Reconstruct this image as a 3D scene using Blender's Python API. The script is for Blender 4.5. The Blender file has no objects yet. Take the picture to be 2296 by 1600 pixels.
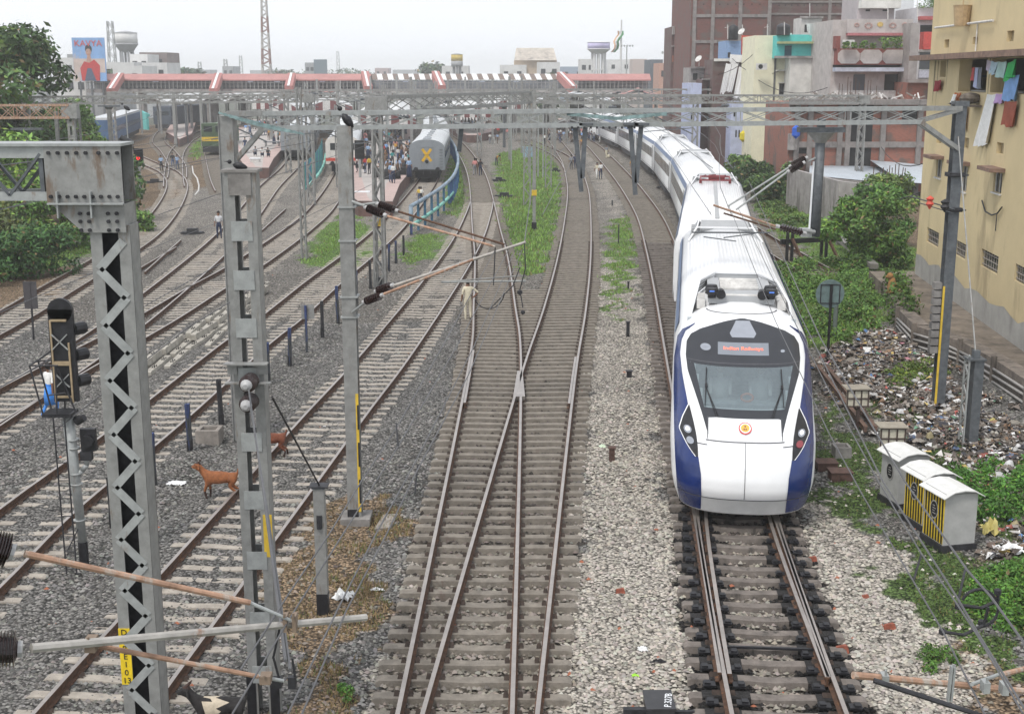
import bpy, bmesh, math, random
import numpy as np
from mathutils import Vector, Matrix
R=math.radians
rnd=random.Random(7)
SC=bpy.context.scene
COL=SC.collection
# ---------------------------------------------------------------- camera
F=2850.0; YH=165.0; H=9.5; TH=math.atan((800-YH)/F); CT=math.cos(TH); ST=math.sin(TH)
cam=bpy.data.cameras.new('camera'); camo=bpy.data.objects.new('camera',cam); COL.objects.link(camo)
camo.location=(0,0,H); camo.rotation_euler=(math.pi/2-TH,0,0)
cam.sensor_width=36; cam.lens=36*F/2295.0; cam.clip_start=0.2; cam.clip_end=6000
SC.camera=camo
# ---------------------------------------------------------------- sky and sun
SUN_EL=R(58); SUN_AZ=R(-145)      # soft sun from behind the camera, left
w=bpy.data.worlds.new('World'); SC.world=w; w.use_nodes=True
nt=w.node_tree; nt.nodes.clear()
out=nt.nodes.new('ShaderNodeOutputWorld'); bg=nt.nodes.new('ShaderNodeBackground')
sky=nt.nodes.new('ShaderNodeTexSky'); sky.sky_type='NISHITA'; sky.sun_disc=False
sky.sun_elevation=SUN_EL; sky.sun_rotation=SUN_AZ; sky.air_density=1.0; sky.dust_density=5.0; sky.ozone_density=1.0
cl=nt.nodes.new('ShaderNodeRGB'); cl.outputs[0].default_value=(7.75,8.0,8.45,1)
tc=nt.nodes.new('ShaderNodeTexCoord'); cn=nt.nodes.new('ShaderNodeTexNoise'); cn.inputs['Scale'].default_value=2.2; cn.inputs['Detail'].default_value=4
mp=nt.nodes.new('ShaderNodeMapping'); mp.inputs['Scale'].default_value=(1,1,4)
cr=nt.nodes.new('ShaderNodeMapRange'); cr.inputs['To Min'].default_value=0.93; cr.inputs['To Max'].default_value=1.07
mul=nt.nodes.new('ShaderNodeVectorMath'); mul.operation='SCALE'
mx=nt.nodes.new('ShaderNodeMixRGB'); mx.inputs[0].default_value=0.85
nt.links.new(tc.outputs['Generated'],mp.inputs[0]); nt.links.new(mp.outputs[0],cn.inputs[0]); nt.links.new(cn.outputs[0],cr.inputs[0])
nt.links.new(cl.outputs[0],mul.inputs[0]); nt.links.new(cr.outputs[0],mul.inputs['Scale'])
nt.links.new(sky.outputs[0],mx.inputs[1]); nt.links.new(mul.outputs[0],mx.inputs[2])
nt.links.new(mx.outputs[0],bg.inputs[0]); bg.inputs[1].default_value=0.105
nt.links.new(bg.outputs[0],out.inputs[0])
sl=bpy.data.lights.new('sun','SUN'); sl.energy=1.5; sl.angle=R(11); sl.color=(1,.96,.9)
so=bpy.data.objects.new('sun',sl); COL.objects.link(so)
# sky azimuth is measured from +Y towards +X
sd=Vector((math.sin(SUN_AZ)*math.cos(SUN_EL),math.cos(SUN_AZ)*math.cos(SUN_EL),math.sin(SUN_EL)))
so.rotation_euler=sd.to_track_quat('Z','Y').to_euler(); so.location=(30,60,60)
SC.view_settings.view_transform='Standard'; SC.view_settings.look='None'; SC.view_settings.exposure=0.55; SC.view_settings.gamma=1
SC.cycles.volume_bounces=2; SC.cycles.max_bounces=6; SC.cycles.diffuse_bounces=3; SC.cycles.glossy_bounces=3
SC.cycles.transparent_max_bounces=8; SC.cycles.transmission_bounces=3
# ---------------------------------------------------------------- pixel helpers (photo px, 2295 wide, to places in the world)
def ray(x,y):
    u=(x-1147.5)/F; v=(y-800)/F
    return Vector((u, CT-v*ST, -ST-v*CT))
def G(x,y,z=0.0):
    r=ray(x,y); t=(z-H)/r.z; return Vector((r.x*t,r.y*t,z))
def W(x,y,d):
    r=ray(x,y); t=d/r.y; return Vector((r.x*t,d,H+r.z*t))
def zat(y,d): return W(1147.5,y,d).z
def pj(p):
    dz=p[2]-H; dep=p[1]*CT-dz*ST; up=p[1]*ST+dz*CT
    return (1147.5+F*p[0]/dep, 800-F*up/dep)
# ---------------------------------------------------------------- materials
MATS={}
def mat(name,rgb,rough=0.7,metal=0.0,var=0.12,scale=6.0,bump=0.0,bscale=None,spec=0.4,rgb2=None,thr=None,emit=None,alpha=None):
    """painted / stone / metal surface: base colour broken up by noise, optional second colour (rust, stains)"""
    if name in MATS: return MATS[name]
    m=bpy.data.materials.new(name); m.use_nodes=True; n=m.node_tree; b=n.nodes['Principled BSDF']
    b.inputs['Roughness'].default_value=rough; b.inputs['Metallic'].default_value=metal
    b.inputs['Specular IOR Level'].default_value=spec
    tcn=n.nodes.new('ShaderNodeTexCoord'); no=n.nodes.new('ShaderNodeTexNoise'); no.inputs['Scale'].default_value=scale; no.inputs['Detail'].default_value=5; no.inputs['Roughness'].default_value=.65
    n.links.new(tcn.outputs['Object'],no.inputs['Vector'])
    r=n.nodes.new('ShaderNodeValToRGB'); n.links.new(no.outputs[0],r.inputs[0])
    lo=[max(0,c*(1-var*1.6)) for c in rgb]; hi=[min(1,c*(1+var*1.6)) for c in rgb]
    r.color_ramp.elements[0].position=.32; r.color_ramp.elements[1].position=.68
    r.color_ramp.elements[0].color=(*lo,1); r.color_ramp.elements[1].color=(*hi,1)
    last=r.outputs[0]
    if rgb2:
        n2=n.nodes.new('ShaderNodeTexNoise'); n2.inputs['Scale'].default_value=scale*.45; n2.inputs['Detail'].default_value=8; n2.inputs['Roughness'].default_value=.7
        mpp=n.nodes.new('ShaderNodeMapping'); mpp.inputs['Scale'].default_value=(1.6,1.6,.45); mpp.inputs['Location'].default_value=(3.1,7.7,1.2)
        n.links.new(tcn.outputs['Object'],mpp.inputs[0]); n.links.new(mpp.outputs[0],n2.inputs['Vector'])
        rr=n.nodes.new('ShaderNodeValToRGB'); t=thr or .55
        rr.color_ramp.elements[0].position=t; rr.color_ramp.elements[1].position=min(1,t+.09)
        rr.color_ramp.elements[0].color=(0,0,0,1); rr.color_ramp.elements[1].color=(1,1,1,1)
        n.links.new(n2.outputs[0],rr.inputs[0])
        mm=n.nodes.new('ShaderNodeMixRGB'); n.links.new(rr.outputs[0],mm.inputs[0]); n.links.new(last,mm.inputs[1]); mm.inputs[2].default_value=(*rgb2,1)
        last=mm.outputs[0]
    n.links.new(last,b.inputs['Base Color'])
    if bump:
        nb=n.nodes.new('ShaderNodeTexNoise'); nb.inputs['Scale'].default_value=bscale or scale*4; nb.inputs['Detail'].default_value=4
        n.links.new(tcn.outputs['Object'],nb.inputs['Vector'])
        bu=n.nodes.new('ShaderNodeBump'); bu.inputs['Strength'].default_value=bump; bu.inputs['Distance'].default_value=.03
        n.links.new(nb.outputs[0],bu.inputs['Height']); n.links.new(bu.outputs[0],b.inputs['Normal'])
    if emit:
        b.inputs['Emission Color'].default_value=(*rgb,1); b.inputs['Emission Strength'].default_value=emit
    MATS[name]=m; return m
def attrmat(name,attr='col',rough=.85,hue=0.0,bump=0,trans=0):
    if name in MATS: return MATS[name]
    m=bpy.data.materials.new(name); m.use_nodes=True; n=m.node_tree; b=n.nodes['Principled BSDF']
    a=n.nodes.new('ShaderNodeVertexColor'); a.layer_name=attr
    n.links.new(a.outputs[0],b.inputs['Base Color']); b.inputs['Roughness'].default_value=rough; b.inputs['Specular IOR Level'].default_value=.25
    MATS[name]=m; return m
def brickmat(name,c1,c2,mortar,scale=1.0,stain=(.12,.09,.08),thr=.56,vert='XZ'):
    if name in MATS: return MATS[name]
    m=bpy.data.materials.new(name); m.use_nodes=True; n=m.node_tree; b=n.nodes['Principled BSDF']; b.inputs['Roughness'].default_value=.9
    tcn=n.nodes.new('ShaderNodeTexCoord'); sp=n.nodes.new('ShaderNodeSeparateXYZ'); cb=n.nodes.new('ShaderNodeCombineXYZ'); ad=n.nodes.new('ShaderNodeMath'); ad.operation='ADD'
    n.links.new(tcn.outputs['Object'],sp.inputs[0]); n.links.new(sp.outputs[0],ad.inputs[0]); n.links.new(sp.outputs[1],ad.inputs[1])
    n.links.new(ad.outputs[0],cb.inputs[0]); n.links.new(sp.outputs[2],cb.inputs[1])
    br=n.nodes.new('ShaderNodeTexBrick'); br.inputs['Scale'].default_value=scale; br.inputs['Brick Width'].default_value=.24; br.inputs['Row Height'].default_value=.08; br.inputs['Mortar Size'].default_value=.012
    br.inputs['Color1'].default_value=(*c1,1); br.inputs['Color2'].default_value=(*c2,1); br.inputs['Mortar'].default_value=(*mortar,1)
    n.links.new(cb.outputs[0],br.inputs[0])
    n2=n.nodes.new('ShaderNodeTexNoise'); n2.inputs['Scale'].default_value=.9; n2.inputs['Detail'].default_value=8; n.links.new(tcn.outputs['Object'],n2.inputs[0])
    rr=n.nodes.new('ShaderNodeValToRGB'); rr.color_ramp.elements[0].position=thr-.04; rr.color_ramp.elements[1].position=thr+.08; n.links.new(n2.outputs[0],rr.inputs[0])
    mm=n.nodes.new('ShaderNodeMixRGB'); n.links.new(rr.outputs[0],mm.inputs[0]); n.links.new(br.outputs[0],mm.inputs[1]); mm.inputs[2].default_value=(*stain,1)
    n.links.new(mm.outputs[0],b.inputs['Base Color']); MATS[name]=m; return m
STEEL=mat('galvanised_steel',(.27,.272,.263),.55,.3,.12,5,.1,rgb2=(.19,.15,.12),thr=.57)
STEELB=mat('galvanised_steel_pale',(.33,.345,.34),.5,.2,.1,7,.08,rgb2=(.24,.2,.17),thr=.6)
STEELD=mat('dark_steel',(.11,.12,.13),.55,.3,.18,6)
SHINE=mat('polished_rail',(.4,.36,.33),.38,.75,.1,3)
RUST=mat('rusty_rail',(.085,.045,.028),.85,0,.25,9,rgb2=(.16,.075,.035),thr=.55)
RUSTP=mat('rusty_pipe',(.36,.22,.15),.7,.1,.22,9,rgb2=(.4,.35,.3),thr=.52)
TUBE=mat('weathered_tube',(.4,.38,.35),.55,.3,.12,9,rgb2=(.3,.2,.15),thr=.6)
BLACK=mat('black_paint',(.014,.014,.017),.5,0,.3,8)
IRON=mat('black_iron',(.03,.03,.034),.6,.2,.3,8)
GREASE=mat('greasy_iron',(.05,.035,.028),.75,0,.3,14)
CONC=mat('concrete',(.25,.225,.2),.9,0,.16,5,.35,40,rgb2=(.13,.115,.105),thr=.64)
CONCD=mat('concrete_dark',(.2,.19,.18),.9,0,.2,3,.3,30,rgb2=(.1,.1,.1),thr=.56)
SLEEPL=mat('sleeper_concrete_pale',(.34,.305,.262),.92,0,.14,4,.5,30,rgb2=(.22,.17,.14),thr=.6)
SLEEP=mat('sleeper_concrete',(.2,.178,.15),.92,0,.16,4,.5,30,rgb2=(.17,.135,.115),thr=.6)
WHITE=mat('white_paint',(.74,.76,.78),.45,0,.03,4)
OFFW=mat('dirty_white',(.55,.54,.52),.7,0,.15,4,rgb2=(.36,.34,.32),thr=.6)
YEL=mat('yellow_paint',(.62,.42,.04),.6,0,.12,6)
BROWNI=mat('brown_insulator',(.028,.014,.013),.22,0,.2,9,spec=.6)
BLUEP=mat('blue_paint_worn',(.03,.05,.14),.7,0,.3,6,rgb2=(.04,.045,.05),thr=.47)
TEAL=mat('teal_paint',(.1,.42,.4),.6,0,.15,6)
REDP=mat('red_paint',(.55,.08,.05),.6)
GLASS=mat('dark_glass',(.03,.035,.04),.12,0,.2,2,spec=.6)
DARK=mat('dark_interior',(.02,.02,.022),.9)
# ---------------------------------------------------------------- mesh builder
class MB:
    def __init__(s): s.v=[]; s.f=[]; s.m=[]; s.c=None
    def add(s,vs,fs,mi=0):
        o=len(s.v); s.v+= [tuple(p) for p in vs]
        for f in fs: s.f.append(tuple(i+o for i in f)); s.m.append(mi)
        return s
    def box(s,x0,y0,z0,x1,y1,z1,mi=0):
        return s.add([(x0,y0,z0),(x1,y0,z0),(x1,y1,z0),(x0,y1,z0),(x0,y0,z1),(x1,y0,z1),(x1,y1,z1),(x0,y1,z1)],
                     [(0,3,2,1),(4,5,6,7),(0,1,5,4),(1,2,6,5),(2,3,7,6),(3,0,4,7)],mi)
    def beam(s,a,b,w,h=None,mi=0,up=(0,0,1)):
        """rectangular bar from a to b, w across, h along up"""
        h=h or w; a=Vector(a); b=Vector(b); d=(b-a)
        if d.length<1e-6: return s
        d.normalize(); u=Vector(up)
        if abs(d.dot(u))>.98: u=Vector((0,1,0))
        sx=d.cross(u).normalized(); uy=sx.cross(d).normalized()
        q=[(-w/2,-h/2),(w/2,-h/2),(w/2,h/2),(-w/2,h/2)]
        vs=[a+sx*i+uy*j for i,j in q]+[b+sx*i+uy*j for i,j in q]
        return s.add(vs,[(3,2,1,0),(4,5,6,7),(0,1,5,4),(1,2,6,5),(2,3,7,6),(3,0,4,7)],mi)
    def cyl(s,a,b,r0,r1=None,n=8,mi=0,cap=True):
        r1=r0 if r1 is None else r1; a=Vector(a); b=Vector(b); d=(b-a)
        if d.length<1e-6: return s
        d.normalize(); u=Vector((0,0,1)) if abs(d.z)<.95 else Vector((0,1,0))
        sx=d.cross(u).normalized(); uy=sx.cross(d).normalized()
        cs=[(math.cos(2*math.pi*i/n),math.sin(2*math.pi*i/n)) for i in range(n)]
        vs=[a+(sx*c+uy*k)*r0 for c,k in cs]+[b+(sx*c+uy*k)*r1 for c,k in cs]
        fs=[(i,(i+1)%n,n+(i+1)%n,n+i) for i in range(n)]
        if cap: fs+= [tuple(range(n-1,-1,-1)),tuple(range(n,2*n))]
        return s.add(vs,fs,mi)
    def lathe(s,a,b,prof,n=12,mi=0):
        """profile [(t along a->b in 0..1, radius)]"""
        a=Vector(a); b=Vector(b); L=b-a; d=L.normalized(); u=Vector((0,0,1)) if abs(d.z)<.95 else Vector((0,1,0))
        sx=d.cross(u).normalized(); uy=sx.cross(d).normalized(); vs=[];fs=[]
        for t,r in prof:
            for i in range(n):
                an=2*math.pi*i/n; vs.append(a+L*t+(sx*math.cos(an)+uy*math.sin(an))*max(r,1e-4))
        for k in range(len(prof)-1):
            for i in range(n): fs.append((k*n+i,k*n+(i+1)%n,(k+1)*n+(i+1)%n,(k+1)*n+i))
        fs.append(tuple(range(n-1,-1,-1))); fs.append(tuple((len(prof)-1)*n+i for i in range(n)))
        return s.add(vs,fs,mi)
    def path(s,pts,r,n=6,mi=0):
        for i in range(len(pts)-1): s.cyl(pts[i],pts[i+1],r,r,n,mi)
        return s
    def ball(s,c,r,n=8,mi=0,sz=1):
        vs=[];fs=[];c=Vector(c)
        for i in range(1,n//2):
            ph=math.pi*i/(n//2)
            for j in range(n): a=2*math.pi*j/n; vs.append(c+Vector((r*math.sin(ph)*math.cos(a),r*math.sin(ph)*math.sin(a),r*sz*math.cos(ph))))
        k=n//2-1
        for i in range(k-1):
            for j in range(n): fs.append((i*n+j,(i+1)*n+j,(i+1)*n+(j+1)%n,i*n+(j+1)%n))
        t=len(vs); vs+= [c+Vector((0,0,r*sz)),c-Vector((0,0,r*sz))]
        for j in range(n): fs.append((t,j,(j+1)%n)); fs.append((t+1,(k-1)*n+(j+1)%n,(k-1)*n+j))
        return s.add(vs,fs,mi)
    def quad(s,a,b,c,d,mi=0): return s.add([a,b,c,d],[(0,1,2,3)],mi)
    def slab(s,pts,z0,z1,mi=0):
        """vertical prism over a plan polygon (counter-clockwise)"""
        n=len(pts); vs=[(p[0],p[1],z0) for p in pts]+[(p[0],p[1],z1) for p in pts]
        return s.add(vs,[tuple(range(n-1,-1,-1)),tuple(range(n,2*n))]+[(i,(i+1)%n,n+(i+1)%n,n+i) for i in range(n)],mi)
    def build(s,name,mats,parent=None,smooth=False):
        me=bpy.data.meshes.new(name); org=Vector(parent['_o']) if parent is not None and '_o' in parent else Vector((0,0,0))
        me.from_pydata([tuple(Vector(p)-org) for p in s.v],[],s.f)
        if not isinstance(mats,(list,tuple)): mats=[mats]
        for m in mats: me.materials.append(m)
        if len(mats)>1: me.polygons.foreach_set('material_index',s.m)
        if smooth: me.polygons.foreach_set('use_smooth',[True]*len(s.f))
        me.update()
        o=bpy.data.objects.new(name,me); COL.objects.link(o)
        if parent is not None:
            o.parent=parent
            if '_o' in parent: o['_o']=list(org)
        return o
ORD=['first','second','third','fourth','fifth','sixth','seventh','eighth','ninth','tenth','eleventh','twelfth','thirteenth','fourteenth','fifteenth','sixteenth','seventeenth','eighteenth','nineteenth','twentieth']+['twenty-'+q for q in ['first','second','third','fourth','fifth','sixth','seventh','eighth','ninth']]+['thirtieth']+['thirty-'+q for q in ['first','second','third','fourth','fifth','sixth','seventh','eighth','ninth']]+['fortieth']
def tag(o,label=None,cat=None,group=None,kind=None):
    if label: o['label']=label
    if cat: o['category']=cat
    if group: o['group']=group
    if kind: o['kind']=kind
    return o
def thing(name,label,cat,loc=(0,0,0),group=None):
    """an Empty at the thing's base; parts are given in world coordinates and stored relative to it"""
    o=bpy.data.objects.new(name,None); COL.objects.link(o); o.location=loc; o.empty_display_size=.3
    o['_o']=list(loc); return tag(o,label,cat,group)
def one(mb,name,mats,label,cat,group=None,smooth=False,kind=None):
    """a thing that is one mesh, origin moved to its base centre"""
    xs=[p[0] for p in mb.v]; ys=[p[1] for p in mb.v]; zs=[p[2] for p in mb.v]
    c=((min(xs)+max(xs))/2,(min(ys)+max(ys))/2,min(zs))
    mb.v=[(p[0]-c[0],p[1]-c[1],p[2]-c[2]) for p in mb.v]
    o=mb.build(name,mats,None,smooth); o.location=c
    return tag(o,label,cat,group,kind)
def dup(o,loc=None,rz=None,label=None,group=None,parent=None,scale=None,mats=None):
    c=o.copy(); COL.objects.link(c)
    if parent is not None: c.parent=parent
    if loc is not None: c.location=loc
    if rz is not None: c.rotation_euler=(0,0,rz)
    if scale is not None: c.scale=(scale,)*3 if not isinstance(scale,tuple) else scale
    if label: c['label']=label
    if group: c['group']=group
    for ch in list(o.children): dup(ch,parent=c)
    return c
def npmesh(name,V,Fc,mats,cols=None,mi=None,smooth=False):
    me=bpy.data.meshes.new(name); V=np.asarray(V,dtype=np.float32); Fc=np.asarray(Fc,dtype=np.int32); k=Fc.shape[1]
    me.vertices.add(len(V)); me.vertices.foreach_set('co',V.ravel())
    me.loops.add(Fc.size); me.loops.foreach_set('vertex_index',Fc.ravel())
    me.polygons.add(len(Fc)); me.polygons.foreach_set('loop_start',np.arange(0,Fc.size,k,dtype=np.int32))
    try: me.polygons.foreach_set('loop_total',np.full(len(Fc),k,dtype=np.int32))
    except Exception: pass
    if cols is not None:
        a=me.color_attributes.new('col','FLOAT_COLOR','POINT'); c=np.ones((len(V),4),dtype=np.float32); c[:,:3]=cols; a.data.foreach_set('color',c.ravel())
    for m in (mats if isinstance(mats,(list,tuple)) else [mats]): me.materials.append(m)
    if mi is not None: me.polygons.foreach_set('material_index',np.asarray(mi,dtype=np.int32))
    me.update(calc_edges=True); me.validate()
    if smooth: me.polygons.foreach_set('use_smooth',[True]*len(Fc))
    o=bpy.data.objects.new(name,me); COL.objects.link(o); return o
def interp(path,Y):
    ys=[p[1] for p in path]; xs=[p[0] for p in path]
    return float(np.interp(Y,ys,xs))
def smooth_path(pts,step=1.5):
    """Catmull-Rom through (x,y) points, returned at about `step` spacing"""
    P=[np.array(p,float) for p in pts]; P=[2*P[0]-P[1]]+P+[2*P[-1]-P[-2]]; out=[]
    for i in range(1,len(P)-2):
        n=max(2,int(np.linalg.norm(P[i+1]-P[i])/step))
        for k in range(n):
            t=k/n; out.append(tuple(.5*((2*P[i])+(-P[i-1]+P[i+1])*t+(2*P[i-1]-5*P[i]+4*P[i+1]-P[i+2])*t*t+(-P[i-1]+3*P[i]-3*P[i+1]+P[i+2])*t**3)))
    out.append(tuple(P[-2])); return out
def inpoly(x,y,poly):
    x=np.asarray(x); y=np.asarray(y); c=np.zeros(x.shape,bool); n=len(poly); j=n-1
    for i in range(n):
        xi,yi=poly[i][0],poly[i][1]; xj,yj=poly[j][0],poly[j][1]
        m=((yi>y)!=(yj>y))&(x<(xj-xi)*(y-yi)/((yj-yi)+1e-12)+xi); c^=m; j=i
    return c
def textmesh(txt,size,extr=.002):
    cu=bpy.data.curves.new('t','FONT'); cu.body=txt; cu.size=size; cu.align_x='CENTER'; cu.align_y='CENTER'; cu.extrude=extr; cu.resolution_u=3
    ob=bpy.data.objects.new('t',cu); COL.objects.link(ob); dg=bpy.context.evaluated_depsgraph_get(); dg.update()
    me=bpy.data.meshes.new_from_object(ob.evaluated_get(dg)); bpy.data.objects.remove(ob); return me
def text(txt,size,M,m,parent,name='lettering',sx=1.0,sy=1.0):
    """lettering in the plane given by matrix M (x right, y up, z out), world coordinates"""
    me=textmesh(txt,size); me.transform(Matrix.Diagonal((sx,sy,1,1))); me.transform(M)
    if parent is not None and '_o' in parent: me.transform(Matrix.Translation(-Vector(parent['_o'])))
    me.materials.clear(); me.materials.append(m); me.name=name
    o=bpy.data.objects.new(name,me); COL.objects.link(o); o.parent=parent
    return o
def frame(o,xd,yd):
    x=Vector(xd).normalized(); y=Vector(yd).normalized(); z=x.cross(y).normalized(); y=z.cross(x)
    return Matrix(((x.x,y.x,z.x,o[0]),(x.y,y.y,z.y,o[1]),(x.z,y.z,z.z,o[2]),(0,0,0,1)))
# ---------------------------------------------------------------- track centre lines
TR={
 'train':[(3.9,12),(4.22,17.7),(4.9,26),(5.6,31),(7.4,45.5),(9.2,57),(10.9,68),(12.2,81),(13.1,92),(14.1,108),(14.9,130),(15.0,155),(14.3,180),(12.4,205),(8,240)],
 'loop':[(4.0,16),(4.25,19),(4.85,26),(6.15,42.4),(7.2,55.4),(8.3,70),(9.3,85),(9.9,100),(10.4,120),(10.8,150),(10.9,180),(9.5,215)],
 'L':[(-1.05,12),(-.87,17.7),(-.57,42),(-.75,53),(-1.1,67),(-1.63,80),(-2.3,98),(-2.95,114),(-3.8,130),(-5.4,153),(-7.7,180),(-11,210)],
 'R':[(-.9,12),(-.49,17.7),(1.15,39.7),(2.2,52),(3.3,67),(4.4,85),(5.4,104),(5.97,121),(6.35,138),(6.4,153),(6.2,187),(5.4,215)],
 'R2':[(6.2,128),(6.2,142),(5.8,153),(5.0,163),(3.6,176),(1.5,195)],
 'T5':[(-6.75,12),(-6.42,17.7),(-6.0,23),(-5.6,28),(-5.05,35),(-4.3,44),(-3.15,62),(-2.55,76),(-2.32,90),(-2.3,98)],
 'T6':[(-10.9,14),(-10.6,22),(-10.6,27),(-10.1,34),(-9.6,45),(-9.2,50),(-8.8,59),(-8.25,68),(-7.75,80),(-7.6,100),(-7.8,121),(-8.8,150),(-11.5,190)],
 'T7':[(-15.2,22),(-15.05,34),(-15.0,42),(-15.2,50),(-15.9,62),(-16.9,75),(-18.3,88),(-20.9,110),(-22.8,130),(-24.5,145),(-28,175),(-32,205)],
 'T7b':[(-15.6,22),(-15.2,34),(-14.8,41),(-14.2,49),(-13.9,57),(-13.5,65),(-13.4,80),(-13.9,94),(-15.9,119),(-18.5,145),(-22.5,180),(-25,205)],
 'T8':[(-19.8,34),(-19.9,42),(-20.1,50),(-20.6,57),(-21.3,67),(-22.6,79),(-25.7,96),(-29.6,113),(-34,127),(-38.7,138),(-47,158),(-60,195)],
}
def dl(L): return [tuple(G(x,y,0)[:2]) for x,y in L]
TR['T9']=dl([(397,400),(396,368),(376,338),(356,316),(367,294),(395,278)])
TR['T10']=dl([(390,420),(389,390),(393,350),(404,330),(425,311),(470,290),(540,276)])
TR['T11']=dl([(508,430),(492,398),(477,350),(470,322),(480,300),(520,280)])
TR['siding']=dl([(1925,950),(1850,860),(1800,700),(1775,620),(1725,520),(1690,450)])
TR['siding']=[(15.05,62),(14.9,68),(14.7,78),(15.0,92),(16,110)]
SP={k:smooth_path(v,1.2) for k,v in TR.items()}
# ---------------------------------------------------------------- ground: one sheet to the horizon
GZ=-0.27
def Dp(L): return [tuple(G(x,y,GZ)[:2]) for x,y in L]
CREAM=[Dp([(1330,560),(1420,560),(1440,700),(1480,800),(1490,1000),(1500,1180),(1540,1600),(1545,1750),(1230,1750),(1240,1600),(1290,1100),(1310,800)]),
       Dp([(1800,1100),(1870,1130),(1900,1180),(1990,1230),(2060,1330),(2130,1400),(2140,1500),(2250,1600),(2300,1750),(1880,1750),(1800,1250)]),
       Dp([(840,1600),(880,1440),(960,1240),(1000,1240),(1300,1240),(1280,1600),(1270,1750),(800,1750)]),
       Dp([(1500,1180),(1800,1180),(1950,1750),(1500,1750)]),
       Dp([(1380,420),(1500,560),(1530,560),(1450,430),(1360,330),(1310,330),(1340,420),(1430,560),(1400,560)])]
GRASS=[Dp([(1118,345),(1170,335),(1200,315),(1240,350),(1255,400),(1258,470),(1240,560),(1215,620),(1165,620),(1130,520),(1112,430)]),
       Dp([(1020,330),(1045,370),(1052,430),(1040,500),(1000,470),(1000,400)]),
       Dp([(700,520),(770,480),(830,505),(855,560),(800,600),(690,600)]),(Dp([(905,545),(960,520),(1020,545),(970,585),(910,600)])),
       Dp([(1370,500),(1410,480),(1430,560),(1400,640),(1370,740),(1362,620)]),
       Dp([(1700,420),(1800,430),(1850,520),(1760,560),(1710,480)]),
       Dp([(1820,480),(2060,560),(2060,640),(1990,700),(1960,740),(1880,790),(1810,780),(1770,690),(1740,600),(1800,580)]),
       Dp([(1840,880),(1900,960),(1980,1000),(1980,1180),(1920,1180),(1860,1130),(1830,1060)]),
       Dp([(1990,1200),(2295,1260),(2295,1480),(2200,1500),(2110,1420),(2020,1320)]),
       Dp([(2130,1060),(2295,1040),(2295,1200),(2190,1220),(2180,1130)]),
       Dp([(1990,830),(2100,810),(2110,850),(2010,880)]),
       Dp([(-200,560),(130,570),(190,540),(200,575),(120,600),(60,620),(-200,640)]),
       Dp([(1930,890),(1985,880),(2010,930),(1950,950)]),Dp([(2010,930),(2090,915),(2080,950),(2020,960)]),Dp([(2080,1010),(2160,1000),(2180,1050),(2100,1060)]),
       Dp([(430,330),(470,300),(480,330),(440,360)])]
DIRT=[Dp([(620,1240),(700,1140),(790,1110),(910,1160),(920,1200),(850,1260),(830,1400),(800,1500),(760,1600),(760,1750),(600,1750),(640,1500),(600,1400)]),
      Dp([(-200,590),(110,600),(190,600),(130,660),(0,690),(-200,720)]),Dp([(290,440),(330,460),(320,520),(290,560)]),
      Dp([(2000,1240),(2150,1330),(2295,1400),(2295,1700),(2150,1600),(2100,1450)]),
      Dp([(1120,400),(1250,420),(1245,450),(1120,440)])]
TRASH=[Dp([(1840,790),(1960,740),(2050,760),(2150,860),(2295,960),(2400,1300),(2295,1270),(2200,1250),(2100,1020),(1990,960),(1890,930),(1850,860)])]
def blurmask(X,Y,polys,amp=.5):
    # jagged edge: sample positions wobbled by a sum of sines
    wx=X+amp*(np.sin(X*2.1+Y*1.3)+.6*np.sin(X*5.3-Y*4.1)+.4*np.sin(Y*9.7+X*7.7)); wy=Y+amp*(np.sin(Y*1.7-X*2.3)+.6*np.sin(Y*4.9+X*3.7)+.5*np.sin(X*8.3-Y*2.9))
    m=np.zeros(X.shape,bool)
    for p in polys: m|=inpoly(wx,wy,p)
    return m
def trackd(X,Y,keys=None):
    d=np.full(X.shape,99.0)
    for k,p in SP.items():
        if keys and k not in keys: continue
        if k in ('T9','T10','T11'): continue
        ys=np.array([q[1] for q in p]); xs=np.array([q[0] for q in p]); dd=np.abs(X-np.interp(Y,ys,xs)); dd[(Y<ys[0]-.5)|(Y>ys[-1])]=99; d=np.minimum(d,dd)
    return d
LEFTK=('T5','T6','T7','T7b','T8')
def raised(X,Y):
    d=trackd(X,Y,LEFTK); c=trackd(X,Y,('L','R')); return .072*np.clip((2.3-d)/.5,0,1)*np.clip((c-1.2)/.4,0,1)
def zones(X,Y):
    """per point ground colour weights: 0 grey ballast,1 cream ballast,2 grass,3 dirt,4 trash soil"""
    z=np.zeros(X.shape,int)
    z[blurmask(X,Y,DIRT,.45)]=3; z[blurmask(X,Y,TRASH,.5)]=4; z[blurmask(X,Y,CREAM,.3)]=1; z[blurmask(X,Y,GRASS,.45)]=2
    tk=trackd(X,Y,('train','loop','L','R','R2'))+.12*np.sin(X*9+Y*7)+.1*np.sin(Y*11.3-X*5); cr=z==1; z[(tk<1.3)&~cr]=5; z[(tk<1.25)&cr]=6  # darker brown track bands: missing shade between sleepers put into the ground colour
    to=np.abs(trackd(X,Y,('train',))-.87)+.08*np.sin(Y*6.1)+.06*np.sin(Y*17+X*9); z[(to<.5)&(Y<29.5)]=7
    far=(Y>40)&(X>20.5); z[far&(z==0)]=3
    z[(X<-27)&(z==0)]=3
    return z
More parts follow.
